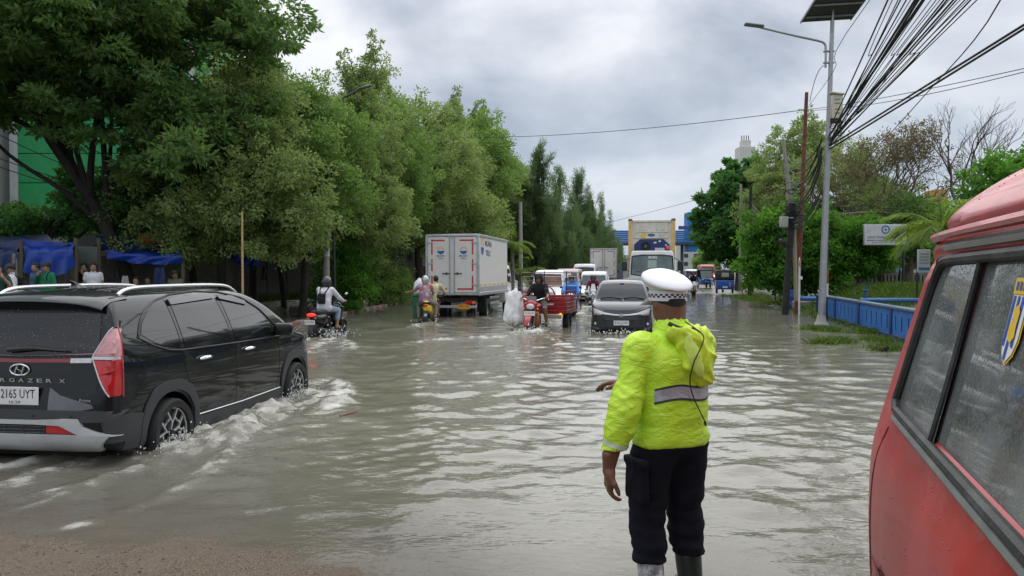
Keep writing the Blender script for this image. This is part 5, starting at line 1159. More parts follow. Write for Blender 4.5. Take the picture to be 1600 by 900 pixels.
# ---------------------------------------------------------------- cargo tricycle
def tricycle():
    hd_ = 196.; F_ = np.array((math.sin(R_(hd_)), math.cos(R_(hd_)))); fw = np.array((at(828, 19.75), 19.75)); o_ = fw - F_ * .75
    t = thing('cargo_tricycle', 'red cargo tricycle motorcycle with tall stake rails over its load box', 'tricycle', (o_[0], o_[1], ZR), RZ(hd_)); red = M('red_tricycle_paint', (.36, .012, .018), .38, coat=.4, var=.18, dirt=.35, dirtcol=(.14, .05, .04)); rust = M('rail_maroon', (.22, .13, .13), .5, .3, var=.3)
    g = Sdf((-.5, -.3, .4), (.85, .3, 1.15), .016); g.ell((-.02, 0, .80), (.30, .14, .13), .05); g.cap((.25, 0, .80), (.5, 0, .80), .10, .06, .05); V, F = g.mesh(1); obj_from('fuel_tank', V, F, red, t, 60)
    g = Sdf((.3, -.3, .6), (.95, .3, 1.2), .014); g.ell((.60, 0, .88), (.12, .155, .14), .04); g.cap((.62, .1, .82), (.66, .16, .92), .03, .03, .04); g.cap((.62, -.1, .82), (.66, -.16, .92), .03, .03, .04); V, F = g.mesh(1); obj_from('head_cowl', V, F, red, t, 60)
    m = MB(); m.ell((.705, 0, .845), (.04, .115, .08), 14, 9); m.build('head_lamp', lamp_clear, t)
    m = MB(); m.grid(np.array([[(.60 - .06 * k, y_, 1.0 + .12 * k) for y_ in np.linspace(-.15 + .03 * k, .15 - .03 * k, 6)] for k in (0, 1)])); m.build('smoked_screen', M('smoked_screen', (.10, .10, .11), .12), t)
    g = Sdf((-.75, -.3, .6), (.1, .3, .95), .016); g.box((-.42, 0, .79), (.30, .15, .06), .04, .03); V, F = g.mesh(1); obj_from('seat', V, F, seat_m, t)
    m = MB(); m.tube(catmull([(.22, .40, 1.02), (.36, .30, 1.06), (.46, .1, 1.0), (.46, -.1, 1.0), (.36, -.30, 1.06), (.22, -.40, 1.02)], 5), .014, 7); m.build('handlebar', chrome, t)
    for s in (-1, 1):
        m = MB(); m.tube([(.38, s * .28, 1.06), (.44, s * .33, 1.22), (.43, s * .36, 1.27)], .008, 6); m.build('mirror_stem', trim, t); m = MB(); m.ell((.42, s * .38, 1.30), (.02, .065, .05), 12, 8); m.build('mirror', trim, t)
        m = MB(); m.tube([(.58, s * .10, .85), (.76, s * .10, .30)], .026, 8); m.build('fork', M('fork_grey'), t)
        m = MB(); m.ell((.66, s * .19, .78), (.03, .03, .03), 8, 6); m.build('indicator', amber, t); m = MB(); m.tube([(.1, s * .17, .33), (.1, s * .30, .33)], .022, 7); m.build('foot_peg', trim, t)
    m = MB(); P = np.array([[(.78 + .33 * math.cos(a), y_, .29 + .33 * math.sin(a)) for y_ in (-.08, 0, .08)] for a in np.linspace(.2, 2.4, 14)]); m.grid(P); m.grid(P - (0, 0, .01), True); m.build('front_fender', red, t, 60)
    plate(t, (.80, 0, .665), (0, 1, 0), np.array((-.15, 0, .99)), .30, .12, [('B 3194 UKS', .055, .01, .25)])
    m = MB(); m.box((.15, 0, .45), (.45, .24, .34), .05); m.build('engine', M('engine_grey'), t); m = MB(); m.box((.38, .02, .48), (.12, .30, .42), .04); m.build('leg_shield', M('shield_orange', (.35, .10, .03), .5), t)
    wheel(t, .78, 0, .29, .29, .11, 'plain', -1, 24, .6)
    for s in (-1, 1): wheel(t, -1.55, s * .54, .30, .30, .16, 'plain', s, 24, .6)
    # load box: ribbed steel panels, each its own piece
    x0, x1, w, zb, zt = -2.35, -.78, 1.28, .60, 1.05
    m = MB(); m.box(((x0 + x1) / 2, 0, zb), (x1 - x0, w, .06), .01); m.build('load_floor', red, t)
    def panel(c, ux, L, hgt, out):
        m = MB(); R = np.stack([ux, (0, 0, 1), np.cross(ux, (0, 0, 1))], 1); m.box(c, (L, hgt, .025), .006, R)
        for k in range(4): m.box(np.array(c) + np.array((0, 0, -hgt / 2 + .06 + k * (hgt - .12) / 3)) + np.array(out) * .016, (L - .06, .035, .02), .006, R)
        m.build('side_panel', red, t)
    zc = (zb + zt) / 2
    panel((x1, 0, zc), (0, 1, 0), w, zt - zb, (1, 0, 0)); panel((x0, 0, zc), (0, 1, 0), w, zt - zb, (-1, 0, 0))
    for s in (-1, 1): panel(((x0 + x1) / 2, s * w / 2, zc), (1, 0, 0), x1 - x0, zt - zb, (0, s, 0))
    m = MB(); a = np.linspace(0, PI, 13); m.tube([(x1, .34 * math.cos(q), zt + .34 * math.sin(q) ** .8) for q in a], .02, 7); m.tube([(x1, 0, zt), (x1, 0, zt + .34)], .016, 6); m.tube([(x1, -.34, zt + .12), (x1, .34, zt + .12)], .012, 6); m.build('head_arch', red, t)
    for s in (-1, 1):
        m = MB(); m.tube([(x0, s * w / 2, zt + .18), (x1 - .05, s * w / 2, zt + .18)], .016, 6)
        for k in range(5): x = lerp(x0 + .05, x1 - .08, k / 4); m.tube([(x, s * w / 2, zt), (x, s * w / 2, zt + .18)], .013, 6)
        m.build('side_rail', red, t)
    wx_ = .80; rk = []
    for k, z_ in enumerate((1.36, 1.50, 1.64, 1.76)):
        m = MB(); m.tube([(x0 - .02, -wx_, z_), (x0 - .02, wx_, z_)], .014, 6); m.build('stake_rail', rust if k % 2 else M('rail_pale', (.5, .5, .5), .4, .5), t)
        for s in (-1, 1):
            m = MB(); m.tube([(x0 - .02, s * wx_, z_), (x0 + .9, s * wx_, z_)], .013, 6); m.build('stake_rail', rust, t)
    for y_ in (-wx_, -.35, .35, wx_): m = MB(); m.tube([(x0 - .02, y_, .62 if abs(y_) > .5 else 1.0), (x0 - .02, y_, 1.80)], .018, 6); m.build('stake_post', M('post_dark', (.04, .045, .05), .5), t)
    m = MB(); m.box((x0 + .5, 0, zt + .02), (.06, w + .5, .05), .01); m.build('cross_beam', rust, t)
    m = MB(); m.ell((x1 + .06, .52, .57), (.03, .05, .035), 10, 6); m.build('indicator', head_lit if 0 else M('amber_lit', (.9, .45, .02), .2, emit=.6), t); m = MB(); m.box((x1 + .022, .20, .86), (.008, .22, .07), .002); m.build('badge', plate_white, t)
    m = MB(); m.box((x1 + .02, .28, .50), (.05, .5, .12), .02); m.build('step', M('step_cream', (.42, .38, .26), .6), t)
    wsk2 = sack('sack', 'tall white sack hanging from the handlebar of the red tricycle', (0, 0, 0), 0, (.20, .24, .95), wsk, 8, 0); o2 = o_ + F_ * .28 + np.array((-F_[1], F_[0])) * -.62; wsk2.location = (o2[0], o2[1], .16); wsk2.rotation_euler = (R_(-6), 0, RZ(hd_))
    J = joints(RIDE, knL=(.16, .26, .74), anL=(.10, .30, .36), toeL=(.24, .32, .31), wrL=(.27, .36, 1.05), haL=(.34, .37, 1.04), wrR=(.27, -.36, 1.05), haR=(.34, -.37, 1.04)); J = {k: (v + (-.16, 0, .0) if k[:2] in ('pe', 'wa', 'ch', 'ne', 'he', 'sh', 'el', 'hi') else v) for k, v in J.items()}
    J['face'] = np.array((1, -.12, -.05)); q = person((o_[0], o_[1], ZR), RZ(hd_), 'tricycle rider in black shirt, grey shorts and dark helmet', J, fab('black_cotton', (.015, .015, .017)), fab('grey_short', (.10, .095, .09)), skin_a, 1.15, .95, sandal, 'helmet', hmat=M('charcoal_helmet', (.04, .04, .042), .35, coat=.3), visor=.085, sc=1.04); eyes(q, J)
tricycle()
# ---------------------------------------------------------------- dark grey hatchback coming towards us
def wipers(t, h, v, pts):
    for p in pts: m = MB(); L = h.line(p, v, .02, 8); m.tube(L, .011, 5); m.build('wiper', trim, t)
def grey_car():
    hd_ = 189.; F_ = np.array((math.sin(R_(hd_)), math.cos(R_(hd_)))); o_ = np.array((at(971, 19.4), 19.4)) - F_ * 4.07
    t = thing('family_car', 'dark grey family car with black windscreen driving towards us through the water', 'car', (o_[0], o_[1], -.19), RZ(hd_))
    side = [(.0, .55), (.04, .95), (.13, 1.15), (.32, 1.48), (.6, 1.565), (1.4, 1.60), (2.15, 1.58), (2.65, 1.42), (3.0, 1.20), (3.2, 1.06), (3.5, .99), (3.82, .90), (3.99, .76), (4.06, .58), (4.07, .40), (4.0, .26), (3.4, .22), (.5, .22), (.08, .32)]
    plan = [(-.01, 0), (.0, .5), (.05, .72), (.3, .81), (1.2, .828), (2.8, .828), (3.4, .815), (3.75, .77), (3.95, .66), (4.04, .45), (4.07, .2), (4.072, 0)]
    sect = [(0, .15), (.6, .15), (.77, .25), (.81, .45), (.828, .68), (.825, .85), (.805, .97), (.77, 1.08), (.72, 1.24), (.665, 1.40), (.61, 1.50), (.5, 1.57), (0, 1.605)]
    h = Hull(side, plan, sect, .025, .05, [(.72, .30, .34, .5), (3.25, .30, .34, .5)]); h.obj('body', grey_paint, t)
    h.patch('windscreen', M('windscreen_sheen', (.035, .040, .048), .10, spec=.12), t, 'F', [(.70, 1.055), (.4, 1.06), (-.4, 1.06), (-.70, 1.055)], [(.575, 1.45), (.3, 1.485), (-.3, 1.485), (-.575, 1.45)], .004, 18, 8)
    for s, v in ((-1, 'R'), (1, 'L')):
        h.patch('side_window', glass_dark, t, v, [(.5, 1.0), (1.6, .985), (2.85, .97)], [(.6, 1.38), (1.5, 1.48), (2.2, 1.44), (2.75, 1.10)], .004, 16, 6)
        m = MB(); m.ell((2.86, s * .93, 1.06), (.06, .10, .075), 12, 8); m.build('door_mirror', grey_paint, t)
        Y_ = lambda P: [(s * a, b) for a, b in P]
        hl = h.patch('head_lamp', M('lamp_smoked', (.22, .22, .23), .1, coat=1.), t, 'F', Y_([(.42, .70), (.60, .655), (.74, .66)]), Y_([(.44, .735), (.62, .80), (.755, .86)]), .006, 10, 5)
        h.patch('head_lamp_lens', lamp_clear, t, 'F', Y_([(.44, .70), (.58, .668), (.70, .70)]), Y_([(.46, .74), (.60, .79), (.745, .845)]), .012, 9, 5); h.patch('indicator', M('amber_dim', (.55, .25, .08), .2, coat=1.), t, 'F', Y_([(.56, .672), (.66, .668)]), Y_([(.56, .70), (.68, .71)]), .013, 5, 3)
        p = h.hit((0, s * .68, .43), (-1, 0, 0), .0); m = MB(); m.ell(p, (.02, .038, .038), 12, 8); m.build('fog_lamp', lamp_clear, t)
        h.patch('bumper_fin', M('gloss_grey'), t, 'F', Y_([(.52, .27), (.74, .30)]), Y_([(.60, .335), (.755, .345)]), .012, 8, 3)
        h.patch('bumper_vent', trim, t, 'F', Y_([(.54, .34), (.60, .34)]), Y_([(.50, .60), (.62, .62)]), .006, 5, 5)
        for x in (.72, 3.25): wheel(t, x, s * .73, .30, .30, .18, 'plain', s, 22)
    h.patch('grille', M('grille_black', (.012, .012, .013), .5, bump=1., bs=55), t, 'F', [(.44, .53), (0, .515), (-.44, .53)], [(.50, .665), (0, .635), (-.50, .665)], .006, 20, 4)
    m = MB()
    for k in range(3): m.tube(h.line([(-.44, .55 + .035 * k), (0, .535 + .035 * k), (.44, .55 + .035 * k)], 'F', .010, 18), .006, 5)
    for k in range(-6, 7): m.tube(h.line([(k * .068, .535), (k * .068 + .03, .63)], 'F', .010, 5), .005, 4)
    m.build('grille_mesh', M('mesh_grey', (.09, .09, .095), .3, .5), t)
    h.patch('chrome_strip', alloy, t, 'F', [(.47, .685), (.2, .655), (0, .648), (-.2, .655), (-.47, .685)], [(.46, .73), (.2, .690), (0, .683), (-.2, .690), (-.46, .73)], .014, 20, 3)
    h.patch('lower_grille', trim, t, 'F', [(.46, .27), (-.46, .27)], [(.50, .36), (-.50, .36)], .008, 16, 3)
    h.patch('bumper_lip', M('gloss_grey'), t, 'F', [(.52, .225), (-.52, .225)], [(.54, .26), (-.54, .26)], .014, 16, 3)
    e = h.hit((0, 0, .655), (-1, 0, 0), .022); m = MB(); a = np.linspace(0, 2 * PI, 25)
    for ry, rz_, dz in ((.062, .040, 0), (.022, .038, 0), (.045, .016, .02)): m.tube([e + (0, ry * math.cos(q), rz_ * math.sin(q) + dz) for q in a], .006, 5)
    m.build('emblem', chrome, t)
    p = h.hit((0, 0, .46), (-1, 0, 0), .02); plate(t, p, (0, 1, 0), UP, .40, .125, [('B 2513 UIZ', .06, .012, .34), ('03·27', .022, -.045, .09)])
    wipers(t, h, 'F', [[(.62, 1.06), (.35, 1.10), (.05, 1.075)], [(.02, 1.06), (-.3, 1.10), (-.58, 1.075)]])
    gp = MB(); gp.tube(h.line([(.62, .88), (.35, .80), (0, .77), (-.35, .80), (-.62, .88)], 'F', .0, 24), .005, 4); gp.build('bonnet_gap', M('gap_black'), t)
    m = MB(); m.box((2.55, 0, 1.47), (.03, .12, .05), .01); m.build('mirror_inside', trim, t)
grey_car()
# ---------------------------------------------------------------- truck cabs
def cab(t, W, L, x0, zb, zt, paint, nose=.10, screen=(.55, .92), name='cab', frontmarks=True):
    H = zt - zb; hw = W / 2
    side = [(x0 - L, zb), (x0 - L, zt - .08), (x0 - L + .12, zt), (x0 - .45, zt), (x0 - .28, zt - .08), (x0 - .10, zb + H * .55), (x0 - .01, zb + H * .42), (x0, zb + H * .15), (x0 - .03, zb), (x0 - L * .5, zb - .02)]
    plan = [(x0 - L - .01, 0), (x0 - L, hw * .9), (x0 - L + .1, hw), (x0 - .3, hw), (x0 - .08, hw * .93), (x0, hw * .7), (x0 + .02, 0)]
    sect = [(0, zb - .1), (hw * .95, zb - .1), (hw, zb + H * .2), (hw, zb + H * .5), (hw * .95, zb + H * .8), (hw * .88, zt - .05), (hw * .7, zt), (0, zt + .01)]
    h = Hull(side, plan, sect, .035, .06); h.obj(name, paint, t); return h
def lorry_wheels(t, xs, W, r, w_=.24, style='plain'):
    for x in xs:
        for s in (-1, 1): wheel(t, x, s * (W / 2 - w_ / 2), r, r, w_, style, s, 24, .58)
def box_truck(loc, hd_, label, Lb, Wb, zb, zt, main=True):
    t = thing('box_truck', label, 'truck', loc, RZ(hd_), 'white box trucks'); panel_m = M('box_white', (.66, .65, .62), .4, var=.04, dirt=.3, dirtcol=(.42, .40, .36)); galv = M('galvanised', (.42, .43, .44), .4, .6, var=.15); redt = M('red_reflective', (.52, .02, .025), .35, coat=.3)
    m = MB(); m.box((Lb / 2, 0, (zb + zt) / 2), (Lb, Wb, zt - zb), .02); m.build('load_box', panel_m, t)
    fm = galv
    for z_ in (zb + .04, zt - .04):
        for s in (-1, 1): m = MB(); m.box((Lb / 2, s * (Wb / 2 + .012), z_), (Lb + .05, .05, .12 if z_ < 2 else .09), .012); m.build('side_rail', fm, t)
        m = MB(); m.box((-.02, 0, z_), (.06, Wb + .06, .09), .012); m.build('rear_rail', fm, t)
    for s in (-1, 1): m = MB(); m.box((-.02, s * (Wb / 2), (zb + zt) / 2), (.07, .085, zt - zb - .1), .01); m.build('corner_post', fm, t)
    if not main: redt = M('faint_red_tape', (.45, .12, .10), .4)
    for s in (-1, 1):
        yc = s * Wb / 4; dw, dh = Wb / 2 - .10, zt - zb - .20; zc = (zb + zt) / 2
        m = MB(); m.box((-.022, yc, zc), (.03, dw, dh), .008); d = m.build('rear_door', panel_m, t)
        for z_ in (zc - dh * .36, zc + dh * .02, zc + dh * .40): m = MB(); m.box((-.05, s * (Wb / 2 - .12), z_), (.03, .22, .045), .006); m.build('hinge', galv, d)
        m = MB(); m.cyl((-.055, s * .09, zb + .08), (-.055, s * .09, zt - .08), .016, None, 8); m.build('lock_rod', galv, d); m = MB(); m.box((-.06, s * .22, zc - dh * .16), (.03, .30, .03), .008); m.box((-.06, s * .20, zc - dh * .16), (.035, .04, .10), .008); m.build('lock_handle', trim, d)
        x_ = -.040; ye = s * (Wb / 2 - .20); yi = s * .17
        segs = [((ye, zc + dh * .44), (yi + s * .10, zc + dh * .44)), ((ye, zc - dh * .44), (yi + s * .02, zc - dh * .44))] + [((ye, zc + dh * a), (ye, zc + dh * b)) for a, b in ((.46, .18), (.10, -.12), (-.20, -.46))]
        for (y0, z0), (y1, z1) in segs:
            m = MB(); m.box((x_, (y0 + y1) / 2, (z0 + z1) / 2), (.006, max(abs(y1 - y0), .055), max(abs(z1 - z0), .055)), .001); m.build('reflective_strip', redt, d)
        if main:
            yl = s * .42; zl = zc + dh * .26; lg = MB(); a = np.linspace(0, PI, 15)
            lg.grid(np.array([[(x_ - .002, yl - r_ * math.cos(q), zl + r_ * math.sin(q)) for q in a] for r_ in (.13, .085)])); lg.build('emblem_sun', M('logo_yellow', (.72, .46, .12), .4), d, 0, False, False)
            lg = MB(); lg.add([(x_ - .002, yl - .13 * math.cos(q), zl - .02 - .12 * math.sin(q)) for q in a], [tuple(range(15))]); lg.build('emblem_wave', M('logo_blue', (.02, .10, .36), .4), d, 0, False, False)
            lg = MB(); lg.text('MUARA', .065, (x_ - .003, yl, zl - .20), (0, -1, 0), UP, .01, .30); lg.build('lettering', M('logo_navy', (.03, .04, .12), .5), d, 0, False, False); lg = MB(); lg.text('TIKU', .05, (x_ - .003, yl, zl - .29), (0, -1, 0), UP, .01, .20); lg.build('lettering', M('logo_navy', (.03, .04, .12), .5), d, 0, False, False)
    if main:
        sd = -Wb / 2 - .004; lg = MB(); a = np.linspace(0, PI, 13); xl, zl = .62, zb + (zt - zb) * .82
        lg.grid(np.array([[(xl + r_ * math.cos(q), sd, zl + r_ * 1.2 * math.sin(q)) for q in a] for r_ in (.26, .13)])); lg.build('emblem_sun', M('logo_yellow'), t, 0, False, False)
        lg = MB(); lg.add([(xl + .24 * math.cos(q), sd, zl - .06 - .28 * math.sin(q)) for q in a], [tuple(range(13))]); lg.build('emblem_wave', M('logo_blue'), t, 0, False, False)
        lg = MB(); lg.text('MUARA', .22, (1.62, sd, zl + .10), (1, 0, 0), UP, .02, 1.15); lg.build('lettering', M('logo_navy'), t, 0, False, False); lg = MB(); lg.text('TIKU', .22, (1.55, sd, zl - .26), (1, 0, 0), UP, .02, .8); lg.build('lettering', M('logo_navy'), t, 0, False, False)
        for s in (-1, 1):
            m = MB(); m.box((Lb / 2, s * (Wb / 2 + .006), zb + .20), (Lb - .05, .02, .20), .004); m.build('lower_panel', M('lower_grey', (.40, .41, .42), .4, .3), t)
            for k in range(7): m = MB(); m.box((.35 + k * (Lb - .6) / 6, s * (Wb / 2 + .006), zb + .36), (.42, .012, .055), .003); m.build('marker_strip', M('marker_yellow', (.66, .40, .05), .35), t)
    else:
        sd = -Wb / 2 - .004; p_ = NT('advert_panel'); p_.l(p_.mix(p_.ramp(p_.noise(1.1, 3), .42, .58), (.05, .22, .46), (.30, .42, .50)), p_.b.inputs['Base Color']); m = MB(); m.box((Lb * .5, sd, (zb + zt) / 2 + .05), (Lb * .82, .012, (zt - zb) * .78), .002); ad = m.build('advert_panel', p_.m, t)
        m = MB(); m.box((Lb * .55, sd - .008, zb + .75), (Lb * .5, .01, .45), .002); m.build('advert_figure', M('advert_orange', (.42, .14, .07), .5), ad)
    m = MB(); m.box((Lb * .5 + .5, .35, zb - .16), (Lb + 1.0, .10, .2), .01); m.box((Lb * .5 + .5, -.35, zb - .16), (Lb + 1.0, .10, .2), .01); m.box((.1, 0, zb - .18), (.12, Wb * .9, .14), .01); m.build('chassis', undr, t)
    m = MB(); m.box((.05, 0, .58), (.10, Wb * .92, .10), .015); m.build('rear_bumper', M('bumper_grey', (.36, .36, .37), .45, .3, dirt=.4), t)
    for s in (-1, 1):
        m = MB(); m.box((.03, s * Wb * .33, .74), (.06, .36, .11), .015); l = m.build('tail_lamp', lamp_red, t); m = MB(); m.box((-.003, s * Wb * .41, .74), (.012, .12, .09), .004); m.build('indicator', amber, l)
        m = MB(); m.box((1.15, s * Wb * .42, .62), (.03, .34, .55), .008); m.build('mud_flap', undr, t)
        m = MB(); m.box((Lb * .58, s * Wb * .46, .62), (Lb * .34, .03, .09), .01); m.build('side_guard', M('bumper_grey'), t); m = MB(); m.box((Lb * .58, s * Wb * .46, .84), (Lb * .34, .03, .09), .01); m.build('side_guard', M('bumper_grey'), t)
    plate(t, (-.01, -Wb * .22, .58), (0, -1, 0), UP, .46, .16, [('B 9241 TQX', .07, .015, .38)], M('plate_orange', (.68, .28, .02), .45), ink)
    lorry_wheels(t, (1.75,), Wb - .04, .40, .30); lorry_wheels(t, (Lb + .65,), Wb - .1, .40, .22)
    h = cab(t, Wb * .9, 1.55, Lb + 1.65, .62, 2.15 if main else 2.2, white_paint)
    for v in 'LR': h.patch('cab_window', glass_dark, t, v, [(Lb + .45, 1.42), (Lb + 1.35, 1.35)], [(Lb + .45, 1.98), (Lb + 1.20, 1.95)], .006, 8, 5)
    for s in (-1, 1):
        m = MB(); m.box((Lb + 1.55, s * (Wb * .45 + .22), 1.62), (.10, .16, .32), .03); m.build('mirror', trim, t); m = MB(); m.tube([(Lb + 1.5, s * Wb * .44, 1.9), (Lb + 1.55, s * (Wb * .45 + .2), 1.75)], .012, 5); m.build('mirror_arm', trim, t)
    return t
box_truck((at(707, 26.3), 26.3, -.2), 11.0, 'white box truck with red dashed tape on its rear doors driving away', 5.2, 1.90, 1.00, 3.17)
box_truck((at(943, 57), 57, .12), 8.0, 'far box truck with a blue advert on its side beside the container lorry', 5.5, 2.0, 1.05, 3.35, False)
# ---------------------------------------------------------------- container lorry
def lorry():
    hd_ = 190.; F_ = np.array((math.sin(R_(hd_)), math.cos(R_(hd_)))); fr_ = np.array((at(1019, 37.0), 37.0)); o_ = fr_ - F_ * 2.0
    t = thing('container_lorry', 'white lorry with a red roof beacon carrying a tall refrigerated container', 'lorry', (o_[0], o_[1], -.10), RZ(hd_))
    h = cab(t, 2.32, 2.0, 2.0, .55, 2.82, white_paint)
    h.patch('windscreen', M('lorry_windscreen', (.10, .14, .14), .08, var=.4, scale=1.2, spec=.7), t, 'F', [(1.04, 1.64), (.6, 1.58), (-.6, 1.58), (-1.04, 1.64)], [(.98, 2.52), (.5, 2.57), (-.5, 2.57), (-.98, 2.52)], .008, 22, 8)
    rim = MB(); rim.tube(h.line([(1.05, 1.62), (.6, 1.56), (-.6, 1.56), (-1.05, 1.62), (-1.0, 2.53), (-.5, 2.59), (.5, 2.59), (1.0, 2.53), (1.05, 1.62)], 'F', .006, 60), .035, 6); rim.build('windscreen_seal', trim, t)
    m = MB(); p = h.hit((0, .02, 2.47), (-1, 0, 0), .03)
    nrm = np.array((.25, 0, .97)); m.text('SNG', .13, p, (0, 1, 0), np.array((-.27, 0, .963)), .015, .44); m.build('lettering', M('decal_white', (.8, .8, .8), .4), t, 0, False, False)
    h.patch('permit_sheet', M('pale_green_sheet', (.30, .40, .34), .4), t, 'F', [(-.22, 1.95), (.22, 1.95)], [(-.22, 2.32), (.22, 2.32)], .012, 5, 4)
    h.patch('front_panel', M('panel_line', (.60, .61, .62), .35), t, 'F', [(.98, 1.05), (-.98, 1.05)], [(.98, 1.42), (-.98, 1.42)], .012, 18, 4); h.patch('grille', trim, t, 'F', [(.70, .72), (-.70, .72)], [(.76, .98), (-.76, .98)], .012, 14, 4)
    wipers(t, h, 'F', [[(.9, 1.60), (.5, 1.72), (.1, 1.80)], [(.0, 1.60), (-.4, 1.70), (-.8, 1.78)]])
    for s in (-1, 1):
        h.patch('head_lamp', lamp_clear, t, 'F', [(s * .75, .74), (s * 1.06, .74)], [(s * .78, .96), (s * 1.06, .96)], .014, 6, 4)
        m = MB(); m.box((1.78, s * 1.38, 2.05), (.16, .26, .50), .05); m.build('mirror', trim, t); m = MB(); m.tube([(1.7, s * 1.1, 2.45), (1.78, s * 1.36, 2.3)], .02, 6); m.tube([(1.7, s * 1.12, 1.75), (1.78, s * 1.36, 1.85)], .02, 6); m.build('mirror_arm', trim, t)
        h.patch('cab_window', glass_dark, t, 'L' if s > 0 else 'R', [(.7, 1.6), (1.65, 1.55)], [(.7, 2.4), (1.45, 2.4)], .006, 8, 5)
    m = MB(); m.box((1.95, 0, .50), (.25, 2.3, .34), .06); m.build('front_bumper', white_paint, t); plate(t, (2.09, 0, .50), (0, 1, 0), UP, .46, .16, [('B 9018 UEJ', .07, .015, .38)], M('plate_orange'), ink)
    m = MB(); m.cyl((1.1, .78, 2.80), (1.1, .78, 2.90), .07, .07, 12); m.build('beacon_base', trim, t); m = MB(); m.lathe([(.085, 0), (.08, .13), (.05, .17), (0, .18)], (1.1, .78, 2.90), None, 14); m.build('beacon', M('beacon_red', (.6, .05, .03), .2, coat=1.), t)
    # container
    cw, c0, c1, cb, ct = 2.44, -.35, -12.3, 1.45, 4.50; cm = M('container_white', (.66, .62, .54), .5, var=.06, dirt=.45, dirtcol=(.40, .30, .18)); cr = M('container_cream', (.66, .44, .17), .5, var=.12, dirt=.4, dirtcol=(.40, .26, .14))
    m = MB(); m.box(((c0 + c1) / 2, 0, (cb + ct) / 2), (c0 - c1, cw, ct - cb), .02); m.build('container', cm, t)
    for s in (-1, 1):
        m = MB(); m.box((c0 + .03, s * (cw / 2 - .09), (cb + ct) / 2), (.12, .20, ct - cb + .02), .015); m.box((c0 + .085, s * (cw / 2 - .15), (cb + ct) / 2), (.03, .05, ct - cb - .3), .01); m.build('corner_post', cr, t)
        m = MB(); m.box((c0 + .0, s * (cw / 2 - .09), ct + .01), (.2, .22, .13), .02); m.build('corner_casting', M('rust_cast', (.20, .12, .06), .7), t)
    m = MB(); m.box((c0 + .03, 0, ct - .06), (.10, cw - .42, .12), .015); m.build('header_beam', cm, t)
    rx = c0 + .02; bd = .035
    for y0, y1, z0, z1 in ((-.85, .85, ct - .66, ct - .14),):
        m = MB(); m.box((rx, (y0 + y1) / 2, (z0 + z1) / 2), (.05, y1 - y0, z1 - z0), .01); m.build('reefer_panel', cm, t)
    for y0, y1, z0, z1 in ((-.66, -.28, ct - .56, ct - .22), (.22, .66, ct - .54, ct - .22)): m = MB(); m.box((rx + .035, (y0 + y1) / 2, (z0 + z1) / 2), (.03, y1 - y0, z1 - z0), .02); m.build('access_panel', M('panel_offwhite', (.58, .56, .50), .5), t)
    m = MB(); m.box((rx, 0, ct - .83), (.05, 1.84, .28), .01); m.build('label_panel', M('panel_offwhite'), t)
    m = MB(); m.box((rx + .035, -.44, ct - .82), (.012, .25, .22), .002); m.build('yellow_label', M('label_yellow', (.75, .48, .02), .45), t)
    m = MB(); a = np.linspace(0, 2 * PI, 25)[:-1]; m.add([(rx + .036, -.02 + .19 * math.cos(q), ct - .80 + .075 * math.sin(q)) for q in a], [tuple(range(24))]); m.build('oval_badge', M('badge_blue', (.015, .03, .22), .35), t, 0, False, False)
    for s_, y_, z_, w_ in (('Carrier', -.02, .80, .26), ('MNBU 389', .52, .79, .3), ('712 4 45R1', .52, .88, .3)): m = MB(); m.text(s_, .05, (rx + .040, y_, ct - z_), (0, 1, 0), UP, .01, w_); m.build('lettering', M('decal_grey', (.4, .4, .42), .5), t, 0, False, False)
    navy = M('reefer_navy', (.012, .025, .12), .4, var=.2)
    m = MB(); m.prism([(-.92, ct - 2.9), (.92, ct - 2.9), (.92, ct - 1.30), (.60, ct - 1.02), (-.60, ct - 1.02), (-.92, ct - 1.30)], c0 + .03, c0 + .07, 'yz'); m.build('reefer_unit', navy, t, 20)
    m = MB(); a = np.linspace(0, 2 * PI, 29); m.tube([(c0 + .08, -.32 + .24 * math.cos(q), ct - 1.40 + .24 * math.sin(q)) for q in a], .02, 6); m.lathe([(.235, .005), (0, .0)], (c0 + .075, -.32, ct - 1.40), rot('y', PI / 2), 24); m.build('fan_opening', M('fan_black', (.008, .008, .009), .7), t)
    m = MB(); m.lathe([(.07, 0), (.06, .03), (0, .035)], (c0 + .08, -.32, ct - 1.40), rot('y', PI / 2), 14); m.build('fan_hub', M('hub_grey', (.12, .11, .11), .5), t)
    for y_, z_, w_, h_ in ((.18, 1.20, .14, .09), (.42, 1.13, .13, .08), (.42, 1.56, .5, .16), (.74, 1.34, .09, .08)): m = MB(); m.box((c0 + .075, y_, ct - z_), (.012, w_, h_), .003); m.build('control_label', M('label_pale', (.55, .56, .60), .5), t)
    m = MB()
    for s in (-1, 1): m.box((-6, s * .45, 1.2), (12.4, .16, .3), .02)
    m.box((-1.0, 0, 1.1), (.8, 1.9, .12), .02); m.build('trailer_chassis', undr, t)
    lorry_wheels(t, (1.1, -2.2, -9.5, -10.8), 2.4, .5, .30)
lorry()
